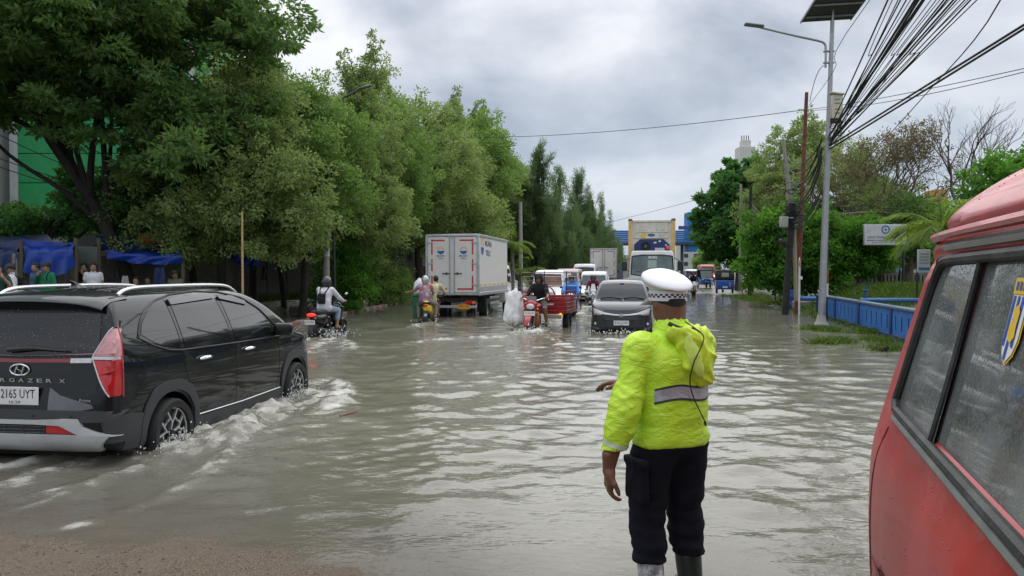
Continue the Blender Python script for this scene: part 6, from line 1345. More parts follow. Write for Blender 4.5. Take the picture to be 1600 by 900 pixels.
# ---------------------------------------------------------------- vans and small vehicles farther down the road
def van(loc, hd_, label, dims, paint, name='van', screen=glass_dark, lower=None, hs=.03, group='vans in the oncoming queue', nose=.35):
    L, W, H = dims; hw = W / 2; t = thing(name, label, 'van', loc, RZ(hd_), group)
    side = [(0, .45), (.03, H * .6), (.08, H - .18), (.25, H), (L * .6, H + .02), (L - 1.15, H - .03), (L - .85, H - .2), (L - nose - .15, H * .56), (L - nose * .5, H * .50), (L - .04, H * .42), (L, .6), (L - .03, .32), (L * .5, .26), (.1, .3)]
    plan = [(-.01, 0), (0, hw * .85), (.1, hw), (L - .6, hw), (L - .2, hw * .9), (L - .02, hw * .62), (L + .01, 0)]
    sect = [(0, .2), (hw * .9, .2), (hw, .5), (hw, H * .5), (hw * .96, H * .62), (hw * .86, H * .93), (hw * .72, H), (0, H + .03)]
    h = Hull(side, plan, sect, hs, .05, [(.75, .29, .34, .5), (L - .75, .29, .34, .5)]); h.obj('body', paint, t)
    h.patch('windscreen', screen, t, 'F', [(hw * .86, H * .585), (0, H * .57), (-hw * .86, H * .585)], [(hw * .76, H * .88), (0, H * .90), (-hw * .76, H * .88)], .008, 14, 6)
    h.patch('rear_window', screen, t, 'B', [(hw * .8, H * .62), (-hw * .8, H * .62)], [(hw * .72, H * .88), (-hw * .72, H * .88)], .008, 10, 5)
    for v in 'LR': h.patch('side_window', glass_dark, t, v, [(.4, H * .62), (L - 1.0, H * .60)], [(.45, H * .87), (L - 1.35, H * .86)], .008, 12, 5)
    h.patch('grille', trim, t, 'F', [(hw * .5, H * .30), (-hw * .5, H * .30)], [(hw * .55, H * .37), (-hw * .55, H * .37)], .012, 10, 3)
    h.patch('bumper', lower or trim, t, 'F', [(hw * .8, .30), (-hw * .8, .30)], [(hw * .84, .50), (-hw * .84, .50)], .02, 12, 3)
    for s in (-1, 1):
        h.patch('head_lamp', head_lit, t, 'F', [(s * hw * .6, H * .36), (s * hw * .85, H * .37)], [(s * hw * .6, H * .44), (s * hw * .85, H * .46)], .012, 5, 3)
        m = MB(); m.box((L - .95, s * (hw + .11), H * .62), (.06, .16, .14), .03); m.build('mirror', trim, t)
    plate(t, h.hit((0, 0, .42), (-1, 0, 0), .03), (0, 1, 0), UP, .40, .13, [('B 1830 KZR', .06, .0, .33)])
    wheel(t, .75, -hw + .1, .29, .29, .18, 'plain', -1, 18); wheel(t, .75, hw - .1, .29, .29, .18, 'plain', 1, 18); wheel(t, L - .75, -hw + .1, .29, .29, .18, 'plain', -1, 18); wheel(t, L - .75, hw - .1, .29, .29, .18, 'plain', 1, 18)
    return t, h
ZM = -.17
def facing(px, Y, hd_, L): F_ = np.array((math.sin(R_(hd_)), math.cos(R_(hd_)))); o = np.array((at(px, Y), Y)) - F_ * L; return o
o = facing(927, 40.5, 189, 3.9); t, h = van((o[0], o[1], ZM), 189, 'white minivan with lit head lamps behind the maroon rider', (3.9, 1.66, 1.84), white_paint, screen=M('van_screen', (.09, .10, .11), .12))
m = MB(); p = h.hit((0, 0, 1.60), (-1, 0, 0), .02); m.text('PELITA JAYA', .07, p, (0, 1, 0), np.array((-.4, 0, .92)), .01, .8); m.build('lettering', M('decal_white'), t, 0, False, False)
o = facing(912, 53, 189, 4.7); van((o[0], o[1], -.1), 189, 'tall white van with a red lower front behind the white minivan', (4.7, 1.8, 2.35), white_paint, lower=M('red_bumper', (.35, .03, .03), .4))
o = facing(853, 35, 192, 3.9); t, h = van((o[0], o[1], ZM), 192, 'white van with painted brown reflections in its windscreen behind the red tricycle', (3.9, 1.62, 1.90), white_paint, screen=M('painted_reflection_screen', (.17, .085, .05), .12, var=.5, scale=1.6))  # brown reflections are painted into the windscreen's mottled base colour
h.patch('sun_strip', ink, t, 'F', [(.64, 1.62), (-.64, 1.62)], [(.60, 1.685), (-.60, 1.685)], .014, 8, 3)
o = facing(884, 47, 190, 4.2); van((o[0], o[1], -.15), 190, 'white van with a red-brown roof stripe second in the queue behind the tricycle', (4.2, 1.66, 2.0), M('pinkish_white', (.62, .50, .48), .4), screen=M('van_screen'))
o = facing(1083, 84, 188, 4.0); van((o[0], o[1], .42), 188, 'small white car farthest down the road past the rickshaws', (4.0, 1.65, 1.55), white_paint, 'distant_car', nose=.9)
o = facing(1107, 78, 188, 4.2); van((o[0], o[1], .36), 188, 'red and white minibus behind the blue auto rickshaws', (4.2, 1.7, 2.1), M('red_white_paint', (.48, .10, .10), .35), 'minibus')
def bajaj(loc, hd_, label):
    t = thing('auto_rickshaw', label, 'auto rickshaw', loc, RZ(hd_), 'blue auto rickshaws'); blue = M('bajaj_blue', (.015, .11, .46), .35, coat=.4, var=.1); can = M('canvas_black', (.018, .018, .02), .6)
    side = [(0, .40), (.02, .95), (.5, .95), (1.3, .95), (1.55, .78), (2.1, .72), (2.45, .88), (2.62, .70), (2.62, .42), (2.3, .34), (1.2, .26), (.2, .30)]; plan = [(-.01, 0), (0, .58), (.08, .65), (1.5, .65), (2.1, .52), (2.5, .36), (2.62, .2), (2.63, 0)]; sect = [(0, .2), (.5, .2), (.64, .35), (.65, .7), (.63, .95), (0, 1.0)]
    h = Hull(side, plan, sect, .03, .05); h.obj('body', blue, t)
    r = Hull([(-.02, 1.0), (.02, 1.55), (.15, 1.68), (1.0, 1.73), (1.9, 1.70), (2.12, 1.62), (2.1, 1.52), (1.0, 1.55), (.75, 1.4), (.7, 1.0)], [(-.03, 0), (-.02, .60), (.1, .66), (1.8, .64), (2.1, .55), (2.13, 0)], [(0, .9), (.65, .9), (.655, 1.3), (.62, 1.58), (.5, 1.70), (0, 1.74)], .03, .05); r.obj('canopy', can, t)
    m = MB(); m.grid(np.array([[(2.44 - .36 * k + .05 * math.cos(y_ * 2), y_, .88 + .66 * k) for y_ in np.linspace(-.46 - .05 * k, .46 + .05 * k, 7)] for k in (0, .5, 1)])); m.build('windscreen', M('bajaj_screen', (.24, .28, .28), .12), t)
    for s in (-1, 1):
        m = MB(); m.tube([(2.46, s * .48, .86), (2.08, s * .55, 1.56)], .03, 6); m.build('screen_pillar', can, t); m = MB(); m.tube([(1.25, s * .62, .9), (1.2, s * .62, 1.6)], .025, 6); m.build('door_post', can, t)
        m = MB(); m.ell((2.55, s * .34, .74), (.06, .075, .075), 12, 8); m.build('head_lamp', lamp_clear, t); m = MB(); m.box((-.01, s * .48, .62), (.03, .10, .16), .02); m.build('tail_lamp', lamp_red, t); m = MB(); m.box((2.36, s * .64, 1.16), (.04, .06, .13), .02); m.build('mirror', trim, t)
        wheel(t, .45, s * .55, .24, .24, .13, 'dark', s, 18)
    r.patch('rear_window', M('bajaj_plastic', (.32, .33, .27), .3), t, 'B', [(.26, 1.18), (-.26, 1.18)], [(.24, 1.48), (-.24, 1.48)], .012, 5, 4)
    plate(t, (2.655, 0, .93), (0, 1, 0), UP, .34, .12, [('B 1077 QB', .06, 0, .28)], M('plate_orange'), ink)
    m = MB(); m.text('BAJAJ', .10, (2.64, 0, .56), (0, 1, 0), UP, .02, .34); m.build('lettering', M('decal_white'), t, 0, False, False)
    m = MB(); m.box((-.02, .0, .45), (.04, .34, .12), .01); m.build('rear_plate', plate_white, t); m = MB(); m.box((-.015, -.34, .62), (.03, .16, .30), .02); m.build('engine_vent', M('vent_grey', (.22, .24, .26), .5), t)
    wheel(t, 2.25, 0, .24, .24, .12, 'dark', -1, 18); m = MB(); m.box((.5, 0, 1.0), (.35, 1.1, .5), .08); m.build('bench', can, t)
bajaj((at(1103, 66) + .35, 68.2, float(G(np.array(9.), np.array(67.))) + .02), 188, 'blue auto rickshaw facing us with pale windscreen'); bajaj((at(1133, 52.5), 52.5, float(G(np.array(15.), np.array(53.))) + .12), 12, 'blue auto rickshaw with black canopy seen from behind at the road edge')
# ---------------------------------------------------------------- foliage
def leaf_mat(name, dark, light, trl=.52, rough=.5):
    t = NT(name); s = t.attr('shade'); c = t.mix(s, dark, light); t.l(c, t.b.inputs['Base Color']); t.b.inputs['Roughness'].default_value = rough; t.b.inputs['Specular IOR Level'].default_value = .25
    tr = t.n('ShaderNodeBsdfTranslucent'); t.l(t.mix(.5, c, (light[0] * 1.2, light[1] * 1.2, light[2] * .6)), tr.inputs[0]); ms = t.n('ShaderNodeMixShader'); ms.inputs[0].default_value = trl
    t.l(t.b.outputs[0], ms.inputs[1]); t.l(tr.outputs[0], ms.inputs[2]); t.l(ms.outputs[0], t.out.inputs[0]); return t.m
LF_mid = leaf_mat('leaf_mid', (.080, .165, .040), (.29, .43, .135)); LF_olive = leaf_mat('leaf_olive', (.120, .185, .065), (.33, .43, .165)); LF_dark = leaf_mat('leaf_dark', (.055, .120, .038), (.18, .30, .09)); LF_deep = leaf_mat('leaf_deep', (.036, .11, .032), (.12, .28, .075)); LF_bright = leaf_mat('leaf_bright', (.045, .14, .018), (.15, .34, .05)); LF_cas = leaf_mat('leaf_needle', (.055, .11, .052), (.17, .25, .115)); LF_dry = leaf_mat('leaf_dry', (.10, .085, .045), (.20, .165, .095)); LF_palm = leaf_mat('leaf_palm', (.06, .14, .02), (.24, .34, .06))
BARK = M('bark', (.10, .080, .062), .9, var=.35, bump=1., bs=14, stretch=(1, 1, .3)); BARKD = M('bark_dark', (.026, .021, .017), .9, var=.3, bump=1., bs=14, stretch=(1, 1, .3)); BARKG = M('bark_grey', (.20, .175, .15), .9, var=.3, bump=.6, bs=18)
def leaf_quads(C, D, L, W, rg, droop=.35):
    """C leaf bases, D rough directions"""
    n = len(C); d = D + rg.normal(0, .55, (n, 3)); d[:, 2] -= droop * rg.random(n); d /= np.linalg.norm(d, axis=1)[:, None] + 1e-9
    u = rg.normal(0, 1, (n, 3)); u[:, 2] *= .5; sd_ = np.cross(d, u); sd_ /= np.linalg.norm(sd_, axis=1)[:, None] + 1e-9; nn = np.cross(d, sd_)
    L = L * (.6 + .8 * rg.random(n))[:, None]; W = W * (.7 + .6 * rg.random(n))[:, None]
    V = np.stack([C, C + d * L * .5 + sd_ * W - nn * W * .25, C + d * L, C + d * L * .5 - sd_ * W - nn * W * .25], 1); return V.reshape(-1, 3)
def crown_mesh(name, clumps, n_leaf, L, W, mat, parent, seed, droop=.35, flat=.75, style='leaf', shade_bias=None):
    rg = np.random.default_rng(seed); Vs, Sh = [], []; tot = sum(c[1] ** 2 for c in clumps)
    for (c, r) in clumps:
        n = max(8, int(n_leaf * r * r / tot)); d = rg.normal(0, 1, (n, 3)); d /= np.linalg.norm(d, axis=1)[:, None]; rad = r * rg.random(n) ** .5
        if style == 'needle':
            ax_ = np.array((c[0] * .0, 0, 1.)) + rg.normal(0, .35, 3); ax_ /= np.linalg.norm(ax_); tt = rg.uniform(-1, 1, n)
            C = c + ax_ * (tt * r * 1.6)[:, None] + d * (r * .42 * (1 - .5 * np.abs(tt)) * rg.random(n))[:, None]; D = ax_ * .8 + d * .5
        else:
            sub = rg.normal(0, 1, (max(3, n // 45), 3)); sub = sub / np.linalg.norm(sub, axis=1)[:, None] * (r * rg.random((len(sub), 1)) ** .4); k = rg.integers(0, len(sub), n)
            C = c + (sub[k] + d * (rad * .38)[:, None]) * (1, 1, flat); D = d * .6 + (sub[k] / r) * .7
        Vs.append(leaf_quads(C, D, L, W, rg, droop)); b = np.clip(rg.normal(.45, .16), .1, .9); Sh.append(np.clip(b + rg.normal(0, .22, n), 0, 1))
    V = np.concatenate(Vs); sh = np.repeat(np.concatenate(Sh), 4); F = np.arange(len(V)).reshape(-1, 4); return fast(name, V, F, mat, parent, False, sh)
def limb(m, a, b, r0, r1, rg, bend=.12, n=6, sides=6, sag=0.):
    a, b = np.array(a, float), np.array(b, float); L = np.linalg.norm(b - a); off = rg.normal(0, bend * L, 3); off2 = rg.normal(0, bend * L * .6, 3)
    P = [a + (b - a) * t + off * math.sin(PI * t) * .6 + off2 * math.sin(2 * PI * t) * .4 + np.array((0, 0, sag * L * math.sin(PI * t))) for t in np.linspace(0, 1, n)]; m.tube(P, np.linspace(r0, r1, n), sides, False); return P
def tree(name, label, loc, trunk, r0, ells, n_clump, n_leaf, leaf, mat, bark, seed, clump_r=(.5, .95), droop=.35, flat=.75, group='trees along the flooded road', style='leaf', zmin=.4, shoots=0, cat='tree', hubs=7):
    rg = np.random.default_rng(seed); t = thing(name, label, cat, loc, 0, group); trunk = catmull(trunk, 5); m = MB(); m.tube(trunk, np.linspace(r0, r0 * .5, len(trunk)), 9); e = np.array(ells, float); vol = e[:, 3] * e[:, 4] * e[:, 5]; cl = []
    while len(cl) < n_clump:
        q = e[rg.choice(len(e), p=vol / vol.sum())]; d = rg.normal(0, 1, 3); d /= np.linalg.norm(d); p = q[:3] + d * q[3:] * rg.random() ** .42
        if p[2] < zmin: continue
        cl.append((p, rg.uniform(*clump_r)))
    for _ in range(shoots):
        q = e[rg.integers(len(e))]; a = rg.random() * 6.28; b = q[:3] + np.array((math.cos(a) * q[3] * .6 * rg.random(), math.sin(a) * q[4] * .6 * rg.random(), q[5] * .92))
        for k in range(3): cl.append((b + np.array((rg.normal(0, .1), rg.normal(0, .1), k * .42)), .36 - .07 * k))
    tips = trunk[len(trunk) // 2:]; hub = []
    for k in range(hubs):
        c = cl[rg.integers(len(cl))][0] * np.array((.72, .72, 1)) + np.array(trunk[-1]) * np.array((.28, .28, 0)); s = tips[rg.integers(len(tips))]; P = limb(m, s, c, r0 * .42, r0 * .16, rg, .10, 8, 6); hub += P[2:]
    hub = np.array(hub)
    for c, r in cl:
        i = np.argmin(np.linalg.norm(hub - c, axis=1) + rg.random(len(hub)) * .3); limb(m, hub[i], c, r0 * .13, .008, rg, .10, 4, 4)
    m.build('trunk', bark, t, 60, False); crown_mesh('crown', cl, n_leaf, *leaf, mat, t, seed + 1, droop, flat, style); return t
gz = lambda x, y: float(G(np.array(x, float), np.array(y, float)))
def T(px, Y, py=None): return at(px, Y)
# the row along the left kerb: dense, rounded, light olive green
GL = 'broad green trees in the row along the left kerb'
def ltree(label, X, Y, ells, seed, mat=LF_mid, nl=88000, leafs=(.115, .031), nc=170, trunk=None, r0=.16, shoots=4, **k):
    tr = trunk or [(0, 0, -.2), (.1, .0, 1.2), (.15, -.1, 2.6), (.2, 0, 4.2)]
    return tree('roadside_tree', label, (X, Y, gz(X, Y)), tr, r0, ells, nc, nl, leafs, mat, BARKD, seed, (.5, .9), .3, .8, GL, shoots=shoots, **k)
tA = ltree('bushy olive-green tree over the black car, nearest of the kerbside row', -9.2, 23.6, [(0, 0, 5.0, 2.7, 2.4, 2.5), (1.5, -.6, 3.8, 1.9, 1.8, 1.8), (-1.4, 0, 3.4, 2.0, 1.9, 1.6), (.6, .2, 6.9, 1.7, 1.7, 1.4)], 11, LF_olive, shoots=5)
tB = ltree('rounded bright green tree whose crown hangs over the concrete lamp post', -7.6, 26.6, [(0, 0, 5.2, 2.5, 2.3, 2.6), (.4, .3, 4.0, 1.7, 1.6, 1.5), (-.6, .2, 7.2, 1.7, 1.6, 1.4), (.7, -.3, 6.6, 1.5, 1.4, 1.4)], 12, LF_mid)
tC = ltree('tallest wispy-topped tree of the kerbside row', -7.0, 31.0, [(0, 0, 5.6, 2.6, 2.4, 3.1), (1.2, -.8, 3.6, 1.8, 1.7, 1.7), (.2, 0, 8.4, 1.9, 1.8, 1.7), (.9, 0, 9.6, .9, .9, 1.3)], 13, LF_olive, shoots=10)
def again(src, X, Y, rz, sc, label): return dup(src, (X, Y, gz(X, Y)), rz, label, sc)
again(tB, -6.4, 35.5, 2.2, 1.18, 'dense green tree with low branches behind the yellow scooter'); again(tA, -5.0, 40.5, 3.6, 1.32, 'dusty olive tree rising directly behind the box truck'); again(tC, -4.2, 46, 1.1, 1.16, 'thin-topped olive tree above the right rear edge of the box truck')
again(tB, -3.0, 52, 4.4, 1.5, 'big rounded green tree left of the slim pale post'); again(tC, -1.6, 58, 2.7, 1.28, 'tall olive tree next to the first feathery needle tree'); again(tA, -4.6, 62, .4, 1.5, 'tall shaded tree far back in the kerbside row')
again(tB, -10.6, 30.0, 5.2, 1.15, 'shaded tree against the wall behind the concrete lamp post'); again(tA, -9.4, 36.5, 2.0, 1.15, 'shaded tree against the wall between the kerbside trees'); again(tC, -12.4, 34, .7, 1.0, 'shaded tree growing over the warehouse wall')
ltree('leaning small-trunked tree in front of the grey wall', -9.9, 31.5, [(-.4, 0, 3.9, 1.7, 1.6, 1.2), (.5, -.3, 3.3, 1.2, 1.2, .8)], 17, LF_mid, nl=20000, nc=46, trunk=[(.15, 0, -.2), (.05, 0, .9), (-.1, -.1, 2.0), (-.3, 0, 3.4)], r0=.13, shoots=0)
ltree('low leafy bush with branches drooping to the water beside the kerb', -6.75, 29.5, [(0, 0, 1.5, 1.1, 1.0, 1.4), (.2, -.2, .7, .9, .8, .7)], 18, LF_bright, nl=20000, nc=50, r0=.08, shoots=0, trunk=[(0, 0, -.2), (.05, 0, .8), (.1, 0, 2.0)])
ltree('shaded bush at the foot of the kerbside trees near the box truck', -6.5, 36.5, [(0, 0, 1.4, 1.4, 1.2, 1.3), (.5, -.4, .8, .9, .8, .7)], 19, LF_mid, nl=15000, nc=40, r0=.08, shoots=0, trunk=[(0, 0, -.2), (.05, 0, .8), (.1, 0, 1.8)])
# the big feathery tree at far left, spreading pads
tree('spreading_tree', 'huge dark feathery tree with leaning black trunk filling the top left corner', (-12.6, 23.0, .2), [(.9, 0, -.2), (.6, 0, 1.2), (.1, -.1, 2.6), (-.8, -.3, 4.4), (-1.6, -.6, 6.6)], .25,
     [(-2.0, -1.5, 8.2, 4.6, 4.0, 2.3), (1.9, -.6, 9.4, 3.3, 3.2, 1.7), (3.9, .2, 8.9, 2.0, 2.0, 1.2), (-4.4, -2.5, 6.4, 2.6, 2.6, 1.3), (-.6, -1.0, 10.8, 4.0, 3.6, 1.5), (3.0, .6, 6.4, 2.6, 2.0, 1.4), (1.0, -1.6, 6.2, 2.4, 1.6, 1.6), (2.6, -1.8, 5.0, 1.8, 1.3, 1.2)], 400, 150000, (.19, .042), LF_dark, BARKD, 31, (.6, 1.1), .25, .45, None, hubs=14, zmin=3.0)
tree('leafy_tree', 'dark leafy tree behind the blue tarpaulin stall at far left', (-15.8, 24.5, .2), [(0, 0, -.2), (.2, 0, 1.5), (.6, -.2, 3.2)], .2, [(.0, 0, 3.1, 1.3, 1.2, .7), (2.9, .0, 3.8, 1.8, 1.6, 1.2), (4.8, .6, 3.7, 1.9, 1.6, 1.3)], 110, 42000, (.16, .045), LF_deep, BARKD, 33, (.5, .85), .35, .7, None)
tree('leafy_tree', 'tree with low sprays of leaves hanging over the hat-wearing stall keeper', (-11.4, 25.8, .3), [(.3, 0, -.2), (.2, 0, 1.3), (0, -.2, 3.0)], .16, [(0, 0, 4.0, 1.9, 1.6, 1.6), (.9, -.4, 2.7, 1.3, 1.2, 1.0), (1.9, .2, 4.6, 1.6, 1.5, 1.8), (.6, -.6, 1.9, .7, .7, .55)], 110, 38000, (.15, .042), LF_mid, BARKD, 35, (.45, .8), .35, .7, None, zmin=1.5)
# needle trees beyond
GN = 'feathery needle trees down the left side'
def needle(label, X, Y, H, R, seed):
    rg = np.random.default_rng(seed); es = [(0, 0, H * .28, R, R, H * .22), (0, 0, H * .5, R * .8, R * .8, H * .2), (0, 0, H * .72, R * .5, R * .5, H * .16), (0, 0, H * .88, R * .25, R * .25, H * .12)]
    return tree('needle_tree', label, (X, Y, gz(X, Y)), [(0, 0, -.2), (0, 0, H * .4), (.1, 0, H * .9)], .2, es, 120, 34000, (.42, .020), LF_cas, BARKD, seed, (.55, .95), .1, 1., GN, style='needle', hubs=9)
nA = needle('tall feathery needle tree, nearest and tallest of the far left row', at(840, 58), 58, 11.6, 3.0, 41); nB = needle('broad feathery needle tree second in the far left row', at(872, 66), 66, 11.0, 3.6, 42)
again(nA, at(902, 76), 76, 2., 1.02, 'middle feathery needle tree of the far left row'); again(nB, at(925, 88), 88, 1., 1.0, 'small needle tree at the far end of the left row'); again(nB, at(938, 104), 104, 4., .98, 'last low tree of the left row beside the blue footbridge'); again(nB, at(812, 64), 64, 3., 1.0, 'needle tree partly hidden behind the slim pale post')
# right-hand side
GR = 'green trees on the right bank'
def rtree(label, px, Y, ells, seed, mat, nl, leafs, nc=150, name='bank_tree', r0=.2, **k):
    X = at(px, Y); k.setdefault('clump_r', (.5, .95)); return tree(name, label, (X, Y, gz(X, Y)), k.pop('trunk', [(0, 0, -.2), (.1, 0, 1.4), (0, .1, 3.2)]), r0, ells, nc, nl, leafs, mat, k.pop('bark', BARK), seed, group=GR, **k)
rtree('big dark green tree with drooping leaf layers behind the rickshaws', 1150, 62, [(0, 0, 5.6, 3.2, 3.0, 3.2), (.5, 0, 9.0, 2.0, 2.0, 2.0), (-1.0, -.5, 4.4, 2.3, 2.2, 1.8), (1.4, -.6, 4.2, 2.2, 2.0, 2.0), (.3, 0, 7.2, 2.6, 2.5, 2.2)], 51, LF_deep, 60000, (.34, .10), 170, droop=.7, clump_r=(.6, 1.0))
rtree('tall airy tree with pale feathery top behind the poles', 1222, 52, [(0, 0, 7.0, 3.0, 2.8, 3.6), (1.0, 0, 10.2, 2.2, 2.2, 2.1), (-1.2, 0, 5.6, 2.0, 2.0, 2.4), (2.6, .4, 9.6, 1.7, 1.7, 1.8)], 52, LF_olive, 52000, (.20, .035), 170, droop=.2, shoots=8)
rtree('dense bright green leafy tree right behind the rusty pole', 1240, 35, [(0, 0, 2.6, 2.3, 1.8, 1.9), (-.9, -.3, 1.8, 1.4, 1.3, 1.2), (1.2, 0, 2.2, 1.5, 1.4, 1.6), (.2, 0, 3.8, 1.6, 1.4, .9)], 53, LF_bright, 50000, (.19, .058), 150, droop=.5, zmin=.3)
rtree('green shrub hugging the right side of the solar lamp pole', 1322, 34, [(0, 0, 2.1, 1.3, 1.2, 1.7), (-.6, 0, 1.2, 1.1, 1.0, 1.0)], 54, LF_bright, 18000, (.17, .05), 60, droop=.4, zmin=.3)
rtree('small upright tree with yellow-green leaves left of the sign board', 1352, 33.2, [(.2, 0, 2.4, .8, .8, 1.0), (.5, 0, 1.6, .6, .6, .6)], 55, LF_bright, 11000, (.16, .045), 40, r0=.13, trunk=[(-.3, 0, -.2), (-.2, 0, .7), (.2, 0, 1.5), (.5, 0, 2.3)])
rtree('dark tree behind the sign board post', 1416, 36, [(0, 0, 2.6, 1.5, 1.4, 1.5), (.4, 0, 4.0, 1.6, 1.5, 1.2)], 56, LF_dark, 17000, (.16, .045), 60, r0=.3)
rtree('mid-green tree behind the brown twiggy tree', 1330, 46, [(0, 0, 4.6, 3.2, 2.6, 2.6), (2.2, 0, 5.6, 2.4, 2.2, 2.4), (3.8, 0, 3.4, 2.2, 2.0, 2.0)], 57, LF_dark, 34000, (.20, .055), 110)
rtree('green tree rising behind the red van roof', 1585, 25, [(0, 0, 3.9, 1.6, 1.4, 1.1), (1.6, 0, 4.4, 1.8, 1.6, 1.3), (-.8, 0, 2.6, 1.0, 1.0, .8)], 58, LF_bright, 22000, (.17, .05), 70)
rtree('far green trees closing the view beneath the footbridge', 1110, 122, [(0, 0, 2.6, 3, 3, 2.2), (6, 0, 5, 5, 3, 4)], 59, LF_mid, 14000, (.4, .12), 60, clump_r=(.9, 1.5))
# twiggy trees
def twigs(m, p, d, L, r, depth, rg, spread, tips, sides=5, grav=0.):
    q = p + d * L; mid = p + d * L * .5 + rg.normal(0, .06 * L, 3); m.tube([p, mid, q], [r, r * .85, r * .7], sides if depth > 1 else 3, False)
    if depth == 0: tips.append(q); return
    for k in range(rg.integers(2, 4)):
        nd = d + rg.normal(0, spread, 3) + np.array((0, 0, .12 - grav)); nd /= np.linalg.norm(nd); twigs(m, q if k < 2 else mid, nd, L * rg.uniform(.62, .86), r * .62, depth - 1, rg, spread, tips, sides, grav)
def twiggy(name, label, X, Y, trunk, L, r, depth, spread, seed, bark, leaves_=0, lm=LF_dry, nstart=4):
    rg = np.random.default_rng(seed); t = thing(name, label, 'tree', (X, Y, gz(X, Y)), 0, 'bare and twiggy trees on the right bank'); tk = catmull(trunk, 5); m = MB(); m.tube(tk, np.linspace(r * 1.8, r, len(tk)), 8, False); m.build('trunk', bark, t, 60, False)
    m = MB(); tips = []
    for k in range(nstart):
        d = np.array((rg.normal(0, .55), rg.normal(0, .5), 1)); d /= np.linalg.norm(d); twigs(m, tk[-1 - (k % 3)], d, L, r * .8, depth, rg, spread, tips)
    o = m.build('branches', bark, t, 60, False); o['kind'] = 'stuff'
    if leaves_: crown_mesh('crown', [(p, .42) for p in tips[::3]], leaves_, .13, .03, lm, t, seed, .4)
    return t
twiggy('twiggy_tree', 'brown half-dead tree with a dense haze of dry twigs above the sign board', at(1392, 39), 39, [(.2, 0, -.2), (.1, 0, 1.5), (0, 0, 2.8)], 1.95, .13, 6, .42, 61, M('bark_brown', (.17, .135, .10), .9, var=.3), 9000, LF_dry, 5)
twiggy('twiggy_tree', 'brown twiggy tree with some olive leaves just right of the solar lamp pole', at(1335, 41), 41, [(0, 0, -.2), (0, 0, 1.6), (.2, 0, 3.0)], 1.85, .12, 6, .42, 62, M('bark_brown'), 15000, LF_olive, 5)
twiggy('bare_tree', 'leafless grey tree standing out against the sky above the van roof', at(1478, 37), 37, [(-.6, 0, 1.0), (-.3, 0, 2.6), (.35, 0, 4.0), (.6, 0, 4.6)], 1.75, .10, 5, .30, 64, M('bark_ash', (.16, .14, .13), .9, var=.3), 0, nstart=3)
twiggy('bare_tree', 'second leafless tree farther right with spreading thin branches', at(1535, 38), 38, [(-1.5, 0, 2.2), (-.7, 0, 3.0), (.3, 0, 3.4), (.8, 0, 3.9)], 1.5, .085, 5, .36, 67, M('bark_ash'), 0, nstart=3)
m = MB(); rg = np.random.default_rng(3); limb(m, (at(1290, 37), 37, 4.4), (at(1440, 36), 36, 3.6), .05, .09, rg, .06, 9, 6, .10); limb(m, (at(1372, 36.4), 36.4, 3.1), (at(1400, 36.3), 36.3, 2.5), .10, .14, rg, .05, 5, 6); o = m.build('fallen_branch', M('bark_brown'), None, 60); tag(o, 'long bare branch slanting across behind the sign board', 'branch')
# palms: each frond a piece with its leaflets
def palm(label, X, Y, z0, n, L, seed, droop=1.0, trunk_h=1.6, r=.12):
    rg = np.random.default_rng(seed); t = thing('palm_tree', label, 'palm tree', (X, Y, gz(X, Y)), 0, 'small palms by the road'); m = MB(); m.tube([(0, 0, -.1), (.05, 0, z0 * .5), (0, 0, z0)], [r * 1.3, r, r * .9], 9); m.build('trunk', BARKG, t)
    for i in range(n):
        a = i * 2.4 + rg.normal(0, .2); el = rg.uniform(.1, 1.25); d = np.array((math.cos(a) * math.cos(el), math.sin(a) * math.cos(el), math.sin(el))); P = [np.array((0, 0, z0))]
        k = 12
        for j in range(k): P.append(P[-1] + d * L / k); d = d + np.array((0, 0, -.13 * droop)) ; d /= np.linalg.norm(d)
        P = np.array(P); m = MB(); m.tube(P, np.linspace(.022, .004, len(P)), 5, False); tg = np.gradient(P, axis=0); Vs = []
        for j in range(1, len(P) * 4 - 4):
            u = j / 4; f = int(u); p = lerp(P[f], P[min(f + 1, len(P) - 1)], u - f); t_ = tg[f] / np.linalg.norm(tg[f]); sd_ = np.cross(t_, (0, 0, 1)); sd_ /= np.linalg.norm(sd_) + 1e-9; s_len = L * .32 * math.sin(PI * min(1, .12 + u / len(P) * .85)) ** .7
            for s in (-1, 1):
                dd = sd_ * s * .8 + t_ * .75 + np.array((0, 0, -.32 + rg.normal(0, .12))); dd /= np.linalg.norm(dd); w = np.cross(dd, (0, 0, 1)); w /= np.linalg.norm(w) + 1e-9; q = p + dd * s_len * .55 + (0, 0, -.01); e = p + dd * s_len + (0, 0, -.10 * s_len); Vs.append([p - w * .008, q - w * .018, e, q + w * .018])
        n0 = len(Vs); Vs = np.array(Vs).reshape(-1, 3); fo = fast('frond', Vs, np.arange(n0 * 4).reshape(-1, 4), LF_palm, t, False, np.clip(np.repeat(rg.normal(.5, .2) + rg.normal(0, .15, n0), 4), 0, 1)); m.build('frond_stalk', M('palm_stalk', (.20, .25, .06), .6), fo, 60, False)
palm('yellow-green palm with long drooping fronds beside the red van roof', at(1470, 23.5), 23.5, 2.75, 17, 1.9, 71); palm('young palm partly behind the box truck', at(800, 43), 43, 3.4, 11, 1.5, 72); palm('second small palm fringing the road just beyond the truck', at(811, 47), 47, 1.5, 11, 2.2, 73)
palm('palm crown higher behind the first yellow-green palm', at(1540, 26), 26, 3.6, 12, 1.6, 75)
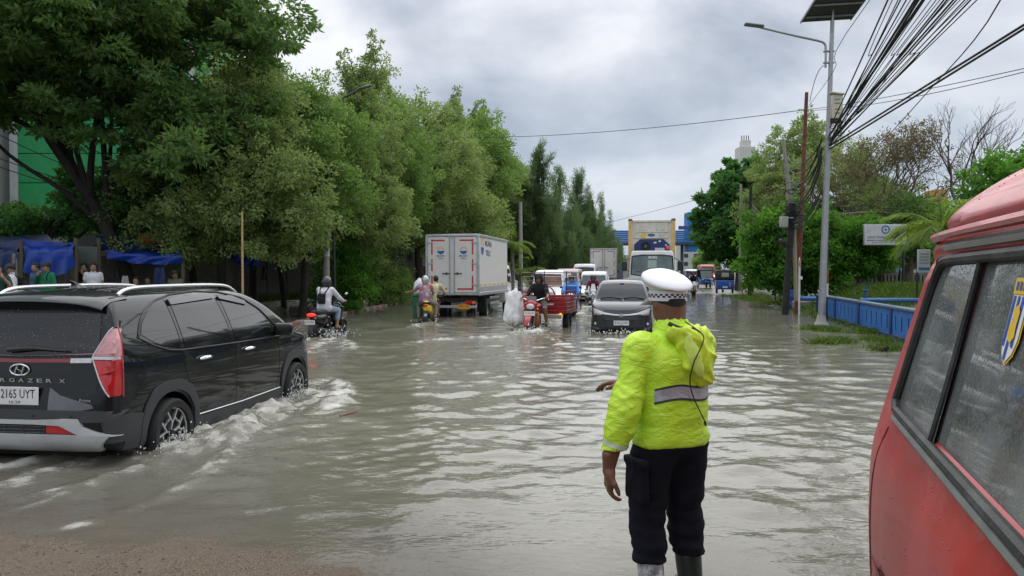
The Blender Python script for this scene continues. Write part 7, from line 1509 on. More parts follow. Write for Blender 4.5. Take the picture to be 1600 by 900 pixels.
# grass and weeds
LG = leaf_mat('grass_blade', (.05, .10, .015), (.14, .22, .04), .3)
def rb(x0, x1, y0, y1): return lambda rg: (rg.uniform(x0, x1), rg.uniform(y0, y1))
def strip_(y0, y1, a, b): 
    def f(rg): y = rg.uniform(y0, y1); return (float(XR(y)) + rg.uniform(a, b), y)
    return f
grass('verge_grass', 'short grass on the drowned verge beside the solar lamp pole', 5200, strip_(15, 50, .6, 3.0), .14, 81, LG); grass('mound_grass', 'bright grass mound behind the blue railing', 9000, rb(12.5, 20, 27, 35), .22, 82, LG)
def clump_f(cs):
    def f(rg): c = cs[rg.integers(len(cs))]; return (c[0] + rg.normal(0, c[2]), c[1] + rg.normal(0, c[2]))
    return f
def patch_grass(name, label, cs, n, hgt, seed):
    rg = np.random.default_rng(seed); P = np.array([clump_f(cs)(rg) for _ in range(n)]); z = np.maximum(G(P[:, 0], P[:, 1]), -.03); P = np.column_stack([P, z]); a = rg.random(n) * 6.28; h = hgt * (.4 + rg.random(n)); w = .012; ln = rg.normal(0, .5, (n, 2)) * h[:, None]; d = np.stack([np.cos(a), np.sin(a)], 1) * w
    V = np.zeros((n, 4, 3)); V[:, :, 2] = z[:, None]; V[:, 0, :2] = P[:, :2] - d; V[:, 1, :2] = P[:, :2] + d; V[:, 2, :2] = P[:, :2] + ln * .4 + d * .8; V[:, 2, 2] += h * .6; V[:, 3, :2] = P[:, :2] + ln; V[:, 3, 2] += h
    o = fast(name, V.reshape(-1, 3), np.arange(n * 4).reshape(n, 4), LG, None, False, np.repeat(rg.random(n), 4)); tag(o, label, 'grass', None, 'stuff')
patch_grass('flooded_weeds', 'weeds poking out of the water along the blue railing', [(*flat(1300, 517), .22), (*flat(1275, 515), .2), (*flat(1312, 535), .18), (*flat(1360, 520), .25), (*flat(1375, 533), .25), (*flat(1290, 537), .15), (*flat(1265, 487), .4), (*flat(1385, 545), .2), (*flat(1340, 505), .25)], 3600, .14, 84)
patch_grass('bank_weeds', 'weeds and litter along the foot of the grey wall', [(float(XW(y)) + .7, y, .35) for y in np.arange(24, 44, 1.3)], 3000, .25, 85)
# ---------------------------------------------------------------- grey panel wall on the left, each panel and post a piece
conc = M('old_concrete', (.20, .19, .17), .9, var=.25, bump=.7, bs=30, dirt=.6, dirtcol=(.08, .075, .065)); conc2 = M('pale_concrete', (.33, .32, .30), .85, var=.15, bump=.5, bs=40, dirt=.35, dirtcol=(.15, .14, .12))
wall = thing('boundary_wall', 'long grey wall of stacked concrete panels and posts behind the trees on the left', 'wall'); wa = math.atan(.165)
m = MB(); m.box((0, 0, .205), (.045, 1.90, .405), .012); pn0 = m.build('wall_panel', conc, wall); m = MB(); m.box((0, 0, 1.0), (.16, .14, 2.1), .015); ps0 = m.build('wall_post', conc, wall); first = True; rk = random.Random(5)
for i in range(23):
    y = 20.5 + i * 2.0; x = float(XW(np.array(y))); zb = .08
    o = ps0 if i == 0 else ps0.copy()
    if i: COL.objects.link(o); o.parent = wall
    o.location = (x, y, zb); o.rotation_euler = (0, rk.uniform(-.015, .015), -wa)
    for k in range(5):
        o = pn0 if first else pn0.copy()
        if not first: COL.objects.link(o); o.parent = wall
        first = False; o.location = (x + .165 + rk.uniform(-.008, .008), y + .99, zb + .02 + k * .41); o.rotation_euler = (0, rk.uniform(-.012, .012), -wa)
m = MB(); L = 46.; m.box((0, 0, 0), (1.0, L, .32), .03); o = m.build('canal_edge', conc2, None); o.location = (float(XW(np.array(43.))) + .75, 43, .12); o.rotation_euler = (0, 0, -wa); o['kind'] = 'structure'
# stalls under blue tarpaulins
def tarp(label, pts, drop, mat, seed, name='tarpaulin', n=(22, 14)):
    """pts: four corners (back left, back right, front right, front left); sags between and hangs over the front edge"""
    A, B, C_, D = [np.array(p, float) for p in pts]; P = np.zeros((n[1] + 5, n[0], 3))
    for j in range(n[0]):
        u = j / (n[0] - 1)
        for i in range(n[1]):
            v = i / (n[1] - 1); p = (A * (1 - u) + B * u) * (1 - v) + (D * (1 - u) + C_ * u) * v; p = p + np.array((0, 0, -.16 * math.sin(PI * v) * (1 + .5 * math.sin(9 * u)) - .10 * math.sin(PI * u) + .07 * (float(vn(u * 7 + seed, v * 5, seed)) - .5))); P[i, j] = p
        for k in range(5): f = (k + 1) / 5; P[n[1] + k, j] = P[n[1] - 1, j] + np.array((.05 * math.sin(u * 23 + seed), -.03 + .06 * math.sin(u * 17 + k), -f * drop * (.75 + .5 * float(vn(u * 5, seed, 3)))))
    m = MB(); m.grid(P); m.grid(P - (0, 0, .012), True); o = m.build(name, mat, None, 0, False); return tag(o, label, 'tarpaulin', 'blue tarpaulins over the stalls')
tb = M('tarp_blue', (.008, .045, .30), .42, var=.3, bump=.6, bs=14, scale=2.5); td_ = M('tarp_navy', (.012, .028, .11), .5, var=.3, bump=.6, bs=14, scale=2.5); to = M('tarp_orange', (.55, .10, .025), .5, var=.2, bump=.5, bs=14)
def q3(px, py, Y): return (at(px, Y), Y, zat(py, Y))
tarp('dark navy tarpaulin roof at the far left edge', [q3(-60, 362, 23.5), q3(75, 366, 23.5), q3(112, 381, 20.6), q3(-60, 379, 20.6)], .12, td_, 1)
tarp('bright blue tarpaulin sheet hanging upright behind the boy in green', [q3(36, 372, 20.9), q3(118, 376, 20.9), q3(117, 382, 20.5), q3(36, 380, 20.5)], .78, tb, 2)
tarp('dark navy tarpaulin hanging upright behind the boy in white shirt', [q3(-40, 376, 20.8), q3(33, 374, 20.8), q3(33, 384, 20.5), q3(-40, 384, 20.5)], .95, td_, 7)
tarp('wide blue tarpaulin awning above the hat-wearing stall keeper', [q3(150, 366, 24.6), q3(285, 372, 24.6), q3(284, 396, 22.2), q3(168, 390, 22.2)], .26, tb, 3)
tarp('small blue tarpaulin awning with orange cloth on its corner', [q3(352, 386, 27.6), q3(404, 388, 27.6), q3(405, 394, 26.2), q3(362, 391, 26.2)], .34, tb, 4)
def heap(name, label, c, r, mat, seed, cat):
    g = Sdf((-r[0] * 1.6, -r[1] * 1.6, -.1), (r[0] * 1.6, r[1] * 1.6, r[2] * 2.4), .03); rg = np.random.default_rng(seed)
    for _ in range(7): g.ell((rg.uniform(-.6, .6) * r[0], rg.uniform(-.5, .5) * r[1], rg.uniform(.1, .8) * r[2]), np.array(r) * rg.uniform(.3, .6), .06)
    V, F = g.mesh(1); V = wrinkle(V, F, .07, 9, seed); o = obj_from(name, V, F, mat, None, 70); o.location = c; return tag(o, label, cat)
heap('orange_bundle', 'crumpled orange tarpaulin lying on the wide blue awning', (at(232, 23.3), 23.3, zat(380, 23.3)), (.52, .35, .26), to, 4, 'tarpaulin'); heap('orange_cloth', 'bright orange cloth bunched on the corner of the small blue awning', (at(392, 26.6), 26.6, zat(390, 26.6)), (.32, .2, .22), M('cloth_orange', (.75, .12, .03), .6, bump=.4), 6, 'cloth')
heap('plastic_heap', 'blue plastic sheet crumpled on the kerb beside the drooping bush', (at(550, 30.5), 30.5, -.05), (.28, .2, .24), M('tarp_pale_blue', (.06, .16, .42), .5), 9, 'plastic sheet')
for px, Y, y0, y1, l in ((34, 20.5, 374, 470, 'wooden prop between the two upright tarpaulins'), (119, 20.6, 372, 470, 'wooden prop at the right edge of the bright blue tarpaulin'), (155, 21.6, 372, 470, 'pale plank post beside the pair in dark shirts'), (286, 22.3, 392, 466, 'wooden prop at the right end of the wide blue awning')):
    m = MB(); m.tube([q3(px, y1, Y), q3(px, y0, Y)], .055, 7); tag(m.build('stall_post', M('weathered_wood', (.10, .08, .055), .85, bump=.6, stretch=(1, 1, .2)), None), l, 'post', 'wooden props of the stalls')
m = MB(); m.box((0, 0, 0), (.75, .05, .55), .01); o = m.build('stall_board', M('board_grey_green', (.10, .12, .11), .7), None); o.location = q3(133, 400, 21.5); tag(o, 'grey-green board above the pair in dark shirts', 'board')
m = MB(); m.box((0, 0, .4), (1.5, .6, .06), .01); 
for sx in (-1, 1): m.box((sx * .68, 0, .2), (.06, .5, .36), .01)
o = m.build('stall_bench', M('weathered_wood'), None); o.location = (at(232, 21.3), 21.3, .15); tag(o, 'low wooden bench under the wide blue awning', 'bench')
for px, py, Y, w, h_, mt, l in ((195, 442, 22.0, .14, .42, M('towel_white', (.55, .55, .53), .8), 'white towel hanging on the grey wall under the wide awning'), (249, 434, 22.2, .26, .62, td_, 'dark bag hanging on the wall beside the hat-wearing man'), (397, 412, 26.9, .10, .50, ink, 'black strip of cloth hanging below the small awning'), (412, 427, 27.3, .16, .55, ink, 'ragged black cloth hanging on the wall to the right of the small awning')):
    m = MB(); P = np.array([[(w * (u - .5) * (1 + .5 * v), -.03 * math.sin(u * 9 + v * 4), -h_ * (v - .5)) for u in np.linspace(0, 1, 7)] for v in np.linspace(0, 1, 6)]); m.grid(P); m.grid(P + (0, .05, 0), True); o = m.build('hanging_cloth', mt, None); o.location = q3(px, py, Y); tag(o, l, 'cloth')
# people by the stalls
gr_ = fab('school_green', (.02, .17, .085)); wh = fab('school_white', (.60, .60, .62)); dk = fab('black_cotton', (.015, .015, .017)); dt = fab('dark_trouser', (.02, .02, .025))
def st(**k): return joints(STAND, **k)
up = dict(elL=(.10, .24, 1.20), wrL=(.20, .10, 1.40), haL=(.16, .06, 1.48))
J = st(face=(.9, .2, -.3), elR=(.12, -.22, 1.18), wrR=(.22, -.08, 1.40), haR=(.18, -.04, 1.48)); pp = person((at(18, 17.6), 17.6, .12), R_(215), 'boy in white shirt with bowed head by the navy tarpaulin at far left', J, wh, dt, skin_b, .95, 2, shoe_m, 'hair', cap=ink); backpack(pp, J, (-.19, 0, 1.2), (.06, .13, .18), fab('black_pack'), off=3)
J = st(face=(1, -.2, 0), elR=(.10, -.24, 1.20), wrR=(.20, -.06, 1.38), haR=(.17, -.03, 1.46)); pp = person((at(73, 18.9), 18.9, .17), R_(255), 'boy in green jumper and black cap touching his face before the blue sheet', J, gr_, dt, skin_b, 1.9, 2, shoe_m, 'hair', cap=ink); backpack(pp, J, (-.19, 0, 1.2), (.06, .13, .18), fab('black_pack'), off=2)
person((at(57, 19.6), 19.6, .17), R_(240), 'person in dark clothes half hidden behind the boy in green', st(), td_, dt, skin_b, 1.9, 2, shoe_m, 'hair')
person((at(-3, 16.8), 16.8, .1), R_(300), 'person cut off by the left picture edge in a dark green shirt', st(**up), fab('bottle_green', (.02, .05, .04)), dt, skin_b, .9, 2, shoe_m, 'hair')
person((at(132, 21.0), 21.0, .18), R_(260), 'person in black shirt raising a hand to the face under the grey-green board', st(elL=(.10, .24, 1.20), wrL=(.22, .10, 1.42), haL=(.18, .06, 1.5)), dk, dt, skin_b, .9, 2, shoe_m, 'hair'); person((at(146, 20.6), 20.6, .18), R_(300), 'person in white vest standing next to the one in black shirt', st(), wh, dt, skin_b, .5, 2, shoe_m, 'hair')
person((at(274, 21.6), 21.6, -.02), R_(262), 'stall keeper in khaki shirt and wide dark hat under the awning', st(), fab('khaki', (.12, .11, .08)), dt, skin_a, 1., 2, shoe_m, 'hair', cap=ink)
person((at(213, 21.5), 21.5, -.22), R_(270), 'seated person whose head just shows over the car roof, nearer the towel', st(), fab('grey_shirt', (.15, .15, .16)), dt, skin_b, 1., 2, shoe_m, 'hair'); person((at(231, 21.9), 21.9, -.22), R_(280), 'seated person whose dark head just shows over the car roof, nearer the dark bag', st(), dk, dt, skin_a, 1., 2, shoe_m, 'hair')
# pedestrians on the right
LEGS = dict(knL=(.12, .09, .50), anL=(.10, .09, .10), toeL=(.24, .10, .06), anR=(-.16, -.09, .13), toeR=(-.02, -.10, .04))
J = st(**LEGS); X_, Y_ = at(1163, 50.5), 50.5; person((X_, Y_, gz(X_, Y_) + .03), R_(95), 'pedestrian in white T-shirt and shorts walking away on the right verge', J, fab('white_shirt'), fab('beige_short', (.34, .30, .26)), skin_b, .55, .95, shoe_m, 'hair')
J = st(elR=(.12, -.20, 1.18), wrR=(.20, -.12, 1.38), haR=(.2, -.12, 1.46), **LEGS); X_, Y_ = at(1215, 37.0), 37.0; uz = gz(X_, Y_) + .04; pp = person((X_, Y_, uz), R_(88), 'pedestrian in black jacket and rolled jeans walking away under a dark umbrella', J, dk, fab('pale_denim'), skin_b, 1.9, 1.6, sandal, 'hair', longhair=False); backpack(pp, J, (-.21, 0, 1.18), (.07, .15, .22), fab('black_pack'), off=1)
m = MB(); um = thing('umbrella', 'dark grey umbrella held over the pedestrian in rolled jeans', 'umbrella', (X_ + .02, Y_ + .15, uz + 1.45)); a = np.linspace(0, 2 * PI, 17)
m.grid(np.array([[(r_ * math.cos(q) * 1.0, r_ * math.sin(q), .40 - .26 * (r_ / .58) ** 2 - (.02 if k % 2 else 0) * (r_ / .58)) for k, q in enumerate(a)] for r_ in (.01, .2, .4, .58)])); m.build('canopy', M('umbrella_grey', (.045, .05, .055), .5), um, 0); m = MB(); m.tube([(0, 0, -.05), (0, 0, .44)], .01, 6); m.build('shaft', chrome, um); m = MB()
for q in a[:-1:2]: m = MB(); m.tube([(0, 0, .38), (.56 * math.cos(q), .56 * math.sin(q), .13)], .005, 4); m.build('rib', trim, um)
# ---------------------------------------------------------------- buildings on the left
gn = M('green_sheeting', (.008, .24, .070), .6, var=.12, scale=2, bump=.2, bs=20); gw = M('grey_render', (.42, .43, .44), .8, var=.12, dirt=.3); win = M('window_dark', (.02, .025, .03), .1)
b = thing('green_building', 'tall green-clad building with white columns behind the big tree at far left', 'building', (-21.7, 41.9, 0)); b.scale = (.82, .35, 1)
for k in range(14): m = MB(); m.box((0, 0, 5.7 + k * 1.6), (13.4, 9, 1.56), .02); m.build('green_panel', gn, b)
m = MB(); m.box((0, .3, 13.0), (13.2, 8.8, 26), .0); m.build('core_wall', M('green_core', (.006, .2, .06), .7), b)
for x in (-6.7, 5.2, 6.6): m = MB(); m.box((x, -4.55, 14.5), (.55 if x < 5 else .4, .25, 25), .03); m.build('column', gw, b)
m = MB(); m.box((0, -.0, 2.3), (13.0, 8.6, 4.6), .0); m.build('ground_storey', M('storey_grey', (.20, .20, .20), .85, dirt=.4), b)
for k in range(6): m = MB(); m.box((-5.4 + 2.1 * k, -4.33, 2.6), (1.5, .12, 2.4), .02); m.build('opening', win, b)
for k in range(3):
    for j in range(2): m = MB(); m.box((1.8 + 2.2 * j, -4.53, 9 + 5 * k), (1.3, .12, 1.4), .02); w_ = m.build('window', win, b); m = MB(); m.box((1.8 + 2.2 * j, -4.56, 8.25 + 5 * k), (1.5, .16, .1), .01); m.build('sill', gw, w_)
b = thing('white_building', 'pale grey building with scaffold poles at the extreme left edge', 'building', (-32.5, 43, 0)); m = MB(); m.box((0, 0, 9), (9, 9, 18), .02); m.build('wall', gw, b)
for k in range(5): m = MB(); m.box((0, -4.7, 3 + 3 * k), (9.2, .5, .14), .02); m.build('floor_edge', conc2, b)
for k in range(5):
    m = MB(); m.tube([(-4 + 2.1 * k, -5.1, 0), (-4 + 2.1 * k, -5.1, 18)], .06, 6); m.build('scaffold_pole', M('scaffold_grey', (.22, .20, .18), .6), b)
for k in range(8): m = MB(); m.box((3.2, -4.52, 2 + 2 * k), (1.4, .1, 1.2), .02); m.build('window', win, b)
b = thing('white_roofed_shed', 'low shed with a white sheet roof behind the leaning trunk', 'shed', (at(222, 33), 33, 0)); m = MB(); m.box((0, 0, 1.9), (4.6, 3.4, 3.8), .02); m.build('wall', M('shed_dark', (.05, .05, .05), .9), b); P = np.array([[(-2.6 + 5.2 * u, -2.1 + 4.4 * v, 3.95 + .75 * v + .03 * math.sin(u * 90)) for u in np.linspace(0, 1, 60)] for v in (0, 1)]); m = MB(); m.grid(P); m.grid(P - (0, 0, .03), True); m.build('roof_sheet', M('white_sheet_roof', (.62, .62, .62), .5, dirt=.3), b)
for i, (px, Y, w_, hgt, l, col) in enumerate(((330, 40, 7, 4.2, 'low grey warehouse behind the wall, nearest the small blue awning', (.16, .16, .155)), (470, 46, 7, 4.6, 'low warehouse with rusty roof behind the concrete lamp post', (.20, .19, .18)), (590, 56, 9, 4.6, 'low dark warehouse behind the kerbside trees and box truck', (.11, .11, .105)), (690, 74, 11, 5, 'low warehouse farthest along the left side', (.15, .15, .15)))):
    b = thing('warehouse', l, 'warehouse', (at(px, Y) - 2.2, Y, .2), -wa, 'low warehouses behind the left wall'); m = MB(); m.box((0, 0, hgt / 2), (w_, 9, hgt), .02); m.build('wall', M('warehouse_%s' % 'abcd'[i], col, .9, dirt=.5), b)
    n = 80; P = np.array([[(-w_ / 2 - .3 + (w_ + .6) * v, -4.7 + 9.4 * u, hgt + 1.0 - 1.0 * abs(2 * v - 1) + .03 * math.cos(u * n * 3)) for u in np.linspace(0, 1, n)] for v in (0, .5, 1)]); m = MB(); m.grid(P); m.grid(P - (0, 0, .04), True); m.build('roof', M('rusty_roof', (.17, .10, .075), .8, var=.4, dirt=.4), b)
    for k in range(4): m = MB(); m.box((w_ / 2 + .01, -3.4 + 2.2 * k, hgt * .62), (.08, 1.1, .9), .01); m.build('window', win, b)
b = thing('shop_awning', 'red awning with a pale corrugated top behind the concrete lamp post', 'awning', q3(484, 398, 34)); m = MB(); m.box((0, 0, 0), (2.3, .06, .42), .01); m.build('valance', M('awning_red', (.20, .012, .02), .6, bump=.3), b); P = np.array([[(-1.25 + 2.5 * u, -.2 + 1.4 * v, .27 + .5 * v + .03 * math.sin(u * 80)) for u in np.linspace(0, 1, 60)] for v in (0, 1)]); m = MB(); m.grid(P); m.grid(P - (0, 0, .02), True); m.build('awning_sheet', M('faded_pink_roof', (.33, .25, .24), .7), b)
# ---------------------------------------------------------------- poles and lamps on the left
def pole(name, label, a, b_, r0, r1, mat, cat='pole', group=None, n=12, parent=None):
    m = MB(); m.tube([a, lerp(np.array(a), np.array(b_), .5), b_], [r0, (r0 + r1) / 2, r1], n); o = m.build(name, mat, parent); return tag(o, label, cat, group) if parent is None else o
lp = thing('street_lamp', 'round concrete lamp post standing between the trees left of the black scooter', 'street lamp', (at(509, 27.3), 27.3, -.1)); pole('post', '', (0, 0, 0), (.08, 0, 7.9), .14, .09, conc2, parent=lp); m = MB(); m.lathe([(.136, 0), (.136, .28)], (.02, 0, 2.3), None, 14); m.build('white_band', M('band_white', (.62, .62, .60), .6), lp)
m = MB(); m.tube(catmull([(.08, 0, 7.7), (.2, 0, 7.9), (.75, -.1, 8.15), (1.3, -.2, 8.4)], 5), .045, 8); m.build('arm', M('lamp_arm', (.10, .10, .10), .5, .4), lp); m = MB(); m.box((1.52, -.22, 8.48), (.5, .18, .09), .04, rot('y', -.3)); m.build('lamp_head', M('lamp_head_dark', (.09, .09, .095), .4), lp)
pole('thin_pole', 'thin black pole with white foot beside the concrete lamp post', (at(524, 26.2), 26.2, -.1), (at(521, 26.2), 26.2, zat(345, 26.2)), .05, .045, trim)
pole('bamboo_pole', 'upright bamboo pole standing in the water above the black car', (at(379, 20.8), 20.8, -.15), (at(379, 20.8), 20.8, zat(331, 20.8)), .036, .028, M('bamboo', (.42, .28, .12), .55, var=.2))
pole('white_post', 'slim pale post at the left roadside just past the box truck', (at(814, 50), 50, -.1), (at(813, 50), 50, zat(316, 50)), .16, .12, conc2)
pole('short_stake', 'short stake in the water beside the bamboo pole', (at(392, 27), 27, -.15), (at(392, 27), 27, zat(462, 27)), .03, .03, M('weathered_wood'))
m = MB(); m.box((0, 0, 0), (.9, .5, .34), .05); m.box((.5, .1, -.05), (.5, .4, .24), .04); o = m.build('concrete_block', conc, None); o.location = (at(470, 31), 31, .02); tag(o, 'broken concrete block at the foot of the leaning tree', 'block')
pole('driftwood', 'thin dark stick floating left of the black scooter', (at(455, 26.5), 26.5, .01), (at(487, 27.2), 27.2, .06), .03, .015, BARKD, 'stick'); pole('driftwood', 'small brown stick floating in the foreground water', (at(532, 8.2), 8.15, .005), (at(556, 8.35), 8.4, .012), .012, .006, M('stick_red', (.16, .06, .03), .7), 'stick'); pole('driftwood', 'dark plank lying in the weeds near the red van', (at(1368, 15.4), 15.4, 0.0), (at(1388, 15.0), 15.0, .05), .05, .05, BARKD, 'plank')
# ---------------------------------------------------------------- solar lamp and poles on the right
galv2 = M('galvanised_pole', (.36, .37, .38), .45, .5, var=.12, dirt=.3, dirtcol=(.2, .19, .18))
bx, by = at(1284, 23), 23.; sl_ = thing('street_lamp', 'tall grey street lamp with a solar panel on top and long bent arm', 'street lamp', (bx, by, -.08)); tx = at(1297, 23) - bx
pole('post', '', (0, 0, 0), (tx, 0, 9.5), .115, .062, galv2, parent=sl_, n=14); m = MB(); m.lathe([(.26, 0), (.20, .10), (.15, .18), (.125, .35)], (0, 0, 0), None, 12); m.build('footing', conc2, sl_)
R = rot('x', R_(-16)) @ rot('y', R_(-4)); m = MB(); m.box((tx + .02, -.05, 9.85), (1.62, 1.2, .05), .008, R); pnl = m.build('solar_panel', M('solar_back', (.060, .062, .068), .5), sl_); m = MB()
for u in (-.80, .80): m = MB(); m.box(np.array((tx + .02, -.05, 9.85)) + R @ np.array((u, 0, -.01)), (.04, 1.26, .07), .006, R); m.build('panel_frame', galv2, pnl)
for v_ in (-.3, .3): m = MB(); m.box(np.array((tx + .02, -.05, 9.85)) + R @ np.array((0, v_, -.06)), (1.5, .05, .05), .006, R); m.build('panel_rail', galv2, pnl)
m = MB(); m.tube([(tx, 0, 9.45), (tx + .02, 0, 9.83)], .035, 8); m.build('panel_stem', galv2, sl_)
m = MB(); m.tube(catmull([(tx - .2, 0, 8.05), (tx - .2, 0, 8.62), (tx - .24, 0, 8.78), (tx - .42, -.02, 8.86), (tx - 1.2, -.1, 9.0), (tx - 2.3, -.2, 9.22)], 6), .036, 8); m.build('arm', galv2, sl_)
for z_ in (8.2, 8.55): m = MB(); m.box((tx - .1, 0, z_), (.34, .1, .05), .01); m.build('arm_clamp', galv2, sl_)
m = MB(); m.box((tx - 2.5, -.22, 9.28), (.60, .2, .085), .03, rot('y', R_(7))); m.build('lamp_head', M('lamp_head_grey', (.13, .135, .14), .4), sl_)
dp = thing('utility_pole', 'black service pole with red and white bands right against the solar lamp post', 'pole', (bx + .19, by + .12, -.08)); pole('post', '', (0, 0, 0), (.02, 0, 6.9), .055, .05, trim, parent=dp)
for z0, z1, mt in ((1.35, 1.78, M('band_red', (.36, .06, .04), .6)), (.92, 1.34, M('band_white'))): m = MB(); m.lathe([(.062, z0), (.062, z1)], (.004, 0, 0), None, 12); m.build('painted_band', mt, dp)
mb = thing('meter_box', 'cream louvred box fixed high on the black service pole', 'box', (bx + .36, by - .05, 6.35)); m = MB(); m.box((0, 0, .38), (.36, .25, .74), .02); m.box((0, -.02, .78), (.42, .32, .05), .01, rot('y', .12)); m.build('cabinet', M('cream_box', (.56, .52, .42), .5, dirt=.3), mb)
for k in range(4): m = MB(); m.box((-.0, -.128, .18 + .12 * k + (.06 if k > 1 else 0)), (.16, .015, .03), .003); m.build('louvre', M('louvre_dark', (.24, .20, .12), .6), mb)
m = MB(); m.box((0, 0, -.06), (.30, .2, .1), .01); m.build('bracket', trim, mb)
rust = M('rusty_steel', (.16, .055, .03), .8, var=.35, bump=.5, bs=40, dirt=.4, dirtcol=(.07, .03, .02))
pole('utility_pole', 'tall thin rust-brown steel pole leaning slightly right', q3(1245, 492, 28.5), q3(1258, 146, 28.5), .105, .065, rust, n=12)
bw = M('black_wood', (.022, .020, .020), .8, var=.4, bump=.6, bs=20)
pole('utility_pole', 'blackened wooden pole wrapped in coiled cable just left of the rusty pole', q3(1227, 493, 28.0), q3(1238, 318, 28.0), .13, .12, bw, n=10); pole('utility_pole', 'pale weathered pole top leaning left above the blackened pole', q3(1238, 350, 28.4), q3(1222, 219, 28.4), .10, .055, M('grey_wood', (.30, .28, .25), .85, bump=.6), n=10)
pole('timber_prop', 'pale timber prop leaning against the blackened pole', q3(1244, 470, 28.2), q3(1240, 335, 28.2), .075, .06, M('pale_timber', (.36, .31, .22), .8, bump=.4))
m = MB(); m.box((0, 0, 0), (.28, .2, .40), .02); m.box((.2, .02, .16), (.34, .03, .03), .004); o = m.build('meter_box', M('grey_box', (.40, .39, .37), .5, dirt=.3), None); o.location = q3(1224, 347, 27.8); tag(o, 'grey meter box on the left of the blackened pole', 'box'); heap('cable_coil', 'black cable coil hanging lower on the blackened pole', q3(1223, 384, 27.85), (.18, .14, .22), trim, 13, 'cable')
sg = thing('road_sign', 'thin white post with a small round no-parking sign seen edge-on beside the rusty pole', 'sign', (at(1249, 27.6), 27.6, -.05)); pole('post', '', (0, 0, 0), (0, 0, 2.15), .035, .035, M('post_white', (.66, .66, .64), .5), parent=sg); m = MB(); m.lathe([(.17, -.008), (.17, .008), (.0, .009)], (-.02, -.05, 2.05), rot('z', R_(65)) @ rot('x', PI / 2), 20); m.build('sign_disc', M('sign_white', (.7, .7, .7), .4), sg); m = MB(); a = np.linspace(0, 2 * PI, 25); RR = rot('z', R_(65)); m.tube([np.array((-.02, -.05, 2.05)) + RR @ np.array((.15 * math.cos(q), -.014, .15 * math.sin(q))) for q in a], .018, 5); m.build('sign_ring', M('sign_red', (.55, .03, .03), .4), sg); m = MB(); m.box((.03, -.04, 1.45), (.14, .02, .12), .006); m.build('plate', M('sign_white'), sg)
dr = thing('drum', 'blue plastic drum behind the blackened pole', 'drum', (at(1238, 31), 31, -.02)); m = MB(); m.lathe([(.27, 0), (.29, .05), (.29, .28), (.30, .30), (.29, .32), (.29, .60), (.30, .62), (.29, .64), (.28, .88), (.25, .9)], (0, 0, 0), None, 20); m.build('barrel', M('drum_blue', (.012, .05, .24), .4), dr); m = MB(); m.lathe([(.26, .885), (.26, .905), (0, .905)], (0, 0, 0), None, 20); m.build('lid', M('drum_blue'), dr)
pole('utility_pole', 'distant pale pole at the right roadside behind the pedestrian in white', q3(1157, 455, 54), q3(1157, 288, 54), .16, .09, conc2); tp = thing('utility_pole', 'distant dark pole with red and white foot beside the pedestrian in white', 'pole', (at(1172, 49), 49, gz(at(1172, 49), 49) - .05)); pole('post', '', (0, 0, 0), (.0, 0, 7.4), .15, .10, bw, parent=tp); m = MB(); m.lathe([(.155, 1.45), (.155, 1.9)], (0, 0, 0), None, 10); m.build('painted_band', M('band_red'), tp); m = MB(); m.lathe([(.157, .9), (.157, 1.44)], (0, 0, 0), None, 10); m.build('painted_band', M('band_white'), tp)
gf = thing('guard_rail', 'thin pale tube railing on the grass beyond the umbrella', 'railing', (0, 0, 0)); z0 = zat(436, 46)
for px in (1186, 1200): pole('rail_post', '', (at(px, 46), 46, z0 - .8), (at(px, 46), 46, z0 + .6), .03, .03, galv2, parent=gf)
pole('rail', '', (at(1176, 46), 46, z0), (at(1215, 46), 46, z0), .03, .03, galv2, parent=gf)
# ---------------------------------------------------------------- cables
cab_m = M('cable_black', (.012, .012, .013), .6)
ORD = ['first', 'second', 'third', 'fourth', 'fifth', 'sixth', 'seventh', 'eighth', 'ninth', 'tenth', 'eleventh', 'twelfth', 'thirteenth', 'fourteenth', 'fifteenth', 'sixteenth']
def cable(label, pts, r, n=40, group='black overhead cables fanning from the service pole', straight=False):
    P = np.array(pts, float)
    if len(P) == 3 and not straight:    # smooth sag through three points, t by path length
        d = np.r_[0, np.cumsum(np.linalg.norm(np.diff(P, axis=0), axis=1))]; s = np.linspace(0, d[-1], n)
        L = [((s - d[1]) * (s - d[2])) / ((d[0] - d[1]) * (d[0] - d[2])), ((s - d[0]) * (s - d[2])) / ((d[1] - d[0]) * (d[1] - d[2])), ((s - d[0]) * (s - d[1])) / ((d[2] - d[0]) * (d[2] - d[1]))]
        Q = sum(l[:, None] * p for l, p in zip(L, P))
    else: Q = catmull(P, 6)
    m = MB(); m.tube(Q, r, 5); return tag(m.build('cable', cab_m, None), label, 'cable', group)
rg = np.random.default_rng(12); A0 = np.array((bx + .22, by, 0))
for ic, (px, r, za) in enumerate(((1384, .020, 6.05), (1400, .013, 5.9), (1404, .016, 5.85), (1413, .016, 5.8), (1427, .032, 5.95), (1432, .03, 5.8), (1439, .034, 5.9), (1442, .012, 5.7), (1460, .012, 5.75), (1472, .020, 5.7), (1477, .022, 5.6), (1487, .024, 5.72), (1492, .018, 5.6), (1505, .016, 5.65), (1514, .020, 5.5), (1524, .014, 5.55))):
    Y1 = 12.6; B = np.array((at(px, Y1), Y1, CAMZ + 426 / FPX * Y1)); a_ = A0 + (rg.normal(0, .05), rg.normal(0, .05), za + rg.normal(0, .06)); k = (Y1 + 14) / (by - Y1); C_ = B + (B - a_) * k; C_[2] = 7.6 + rg.normal(0, .25); r *= .78
    cable('overhead cable fanning from the service pole, %s from the left at the top edge' % ORD[ic], [a_, B, C_], r)
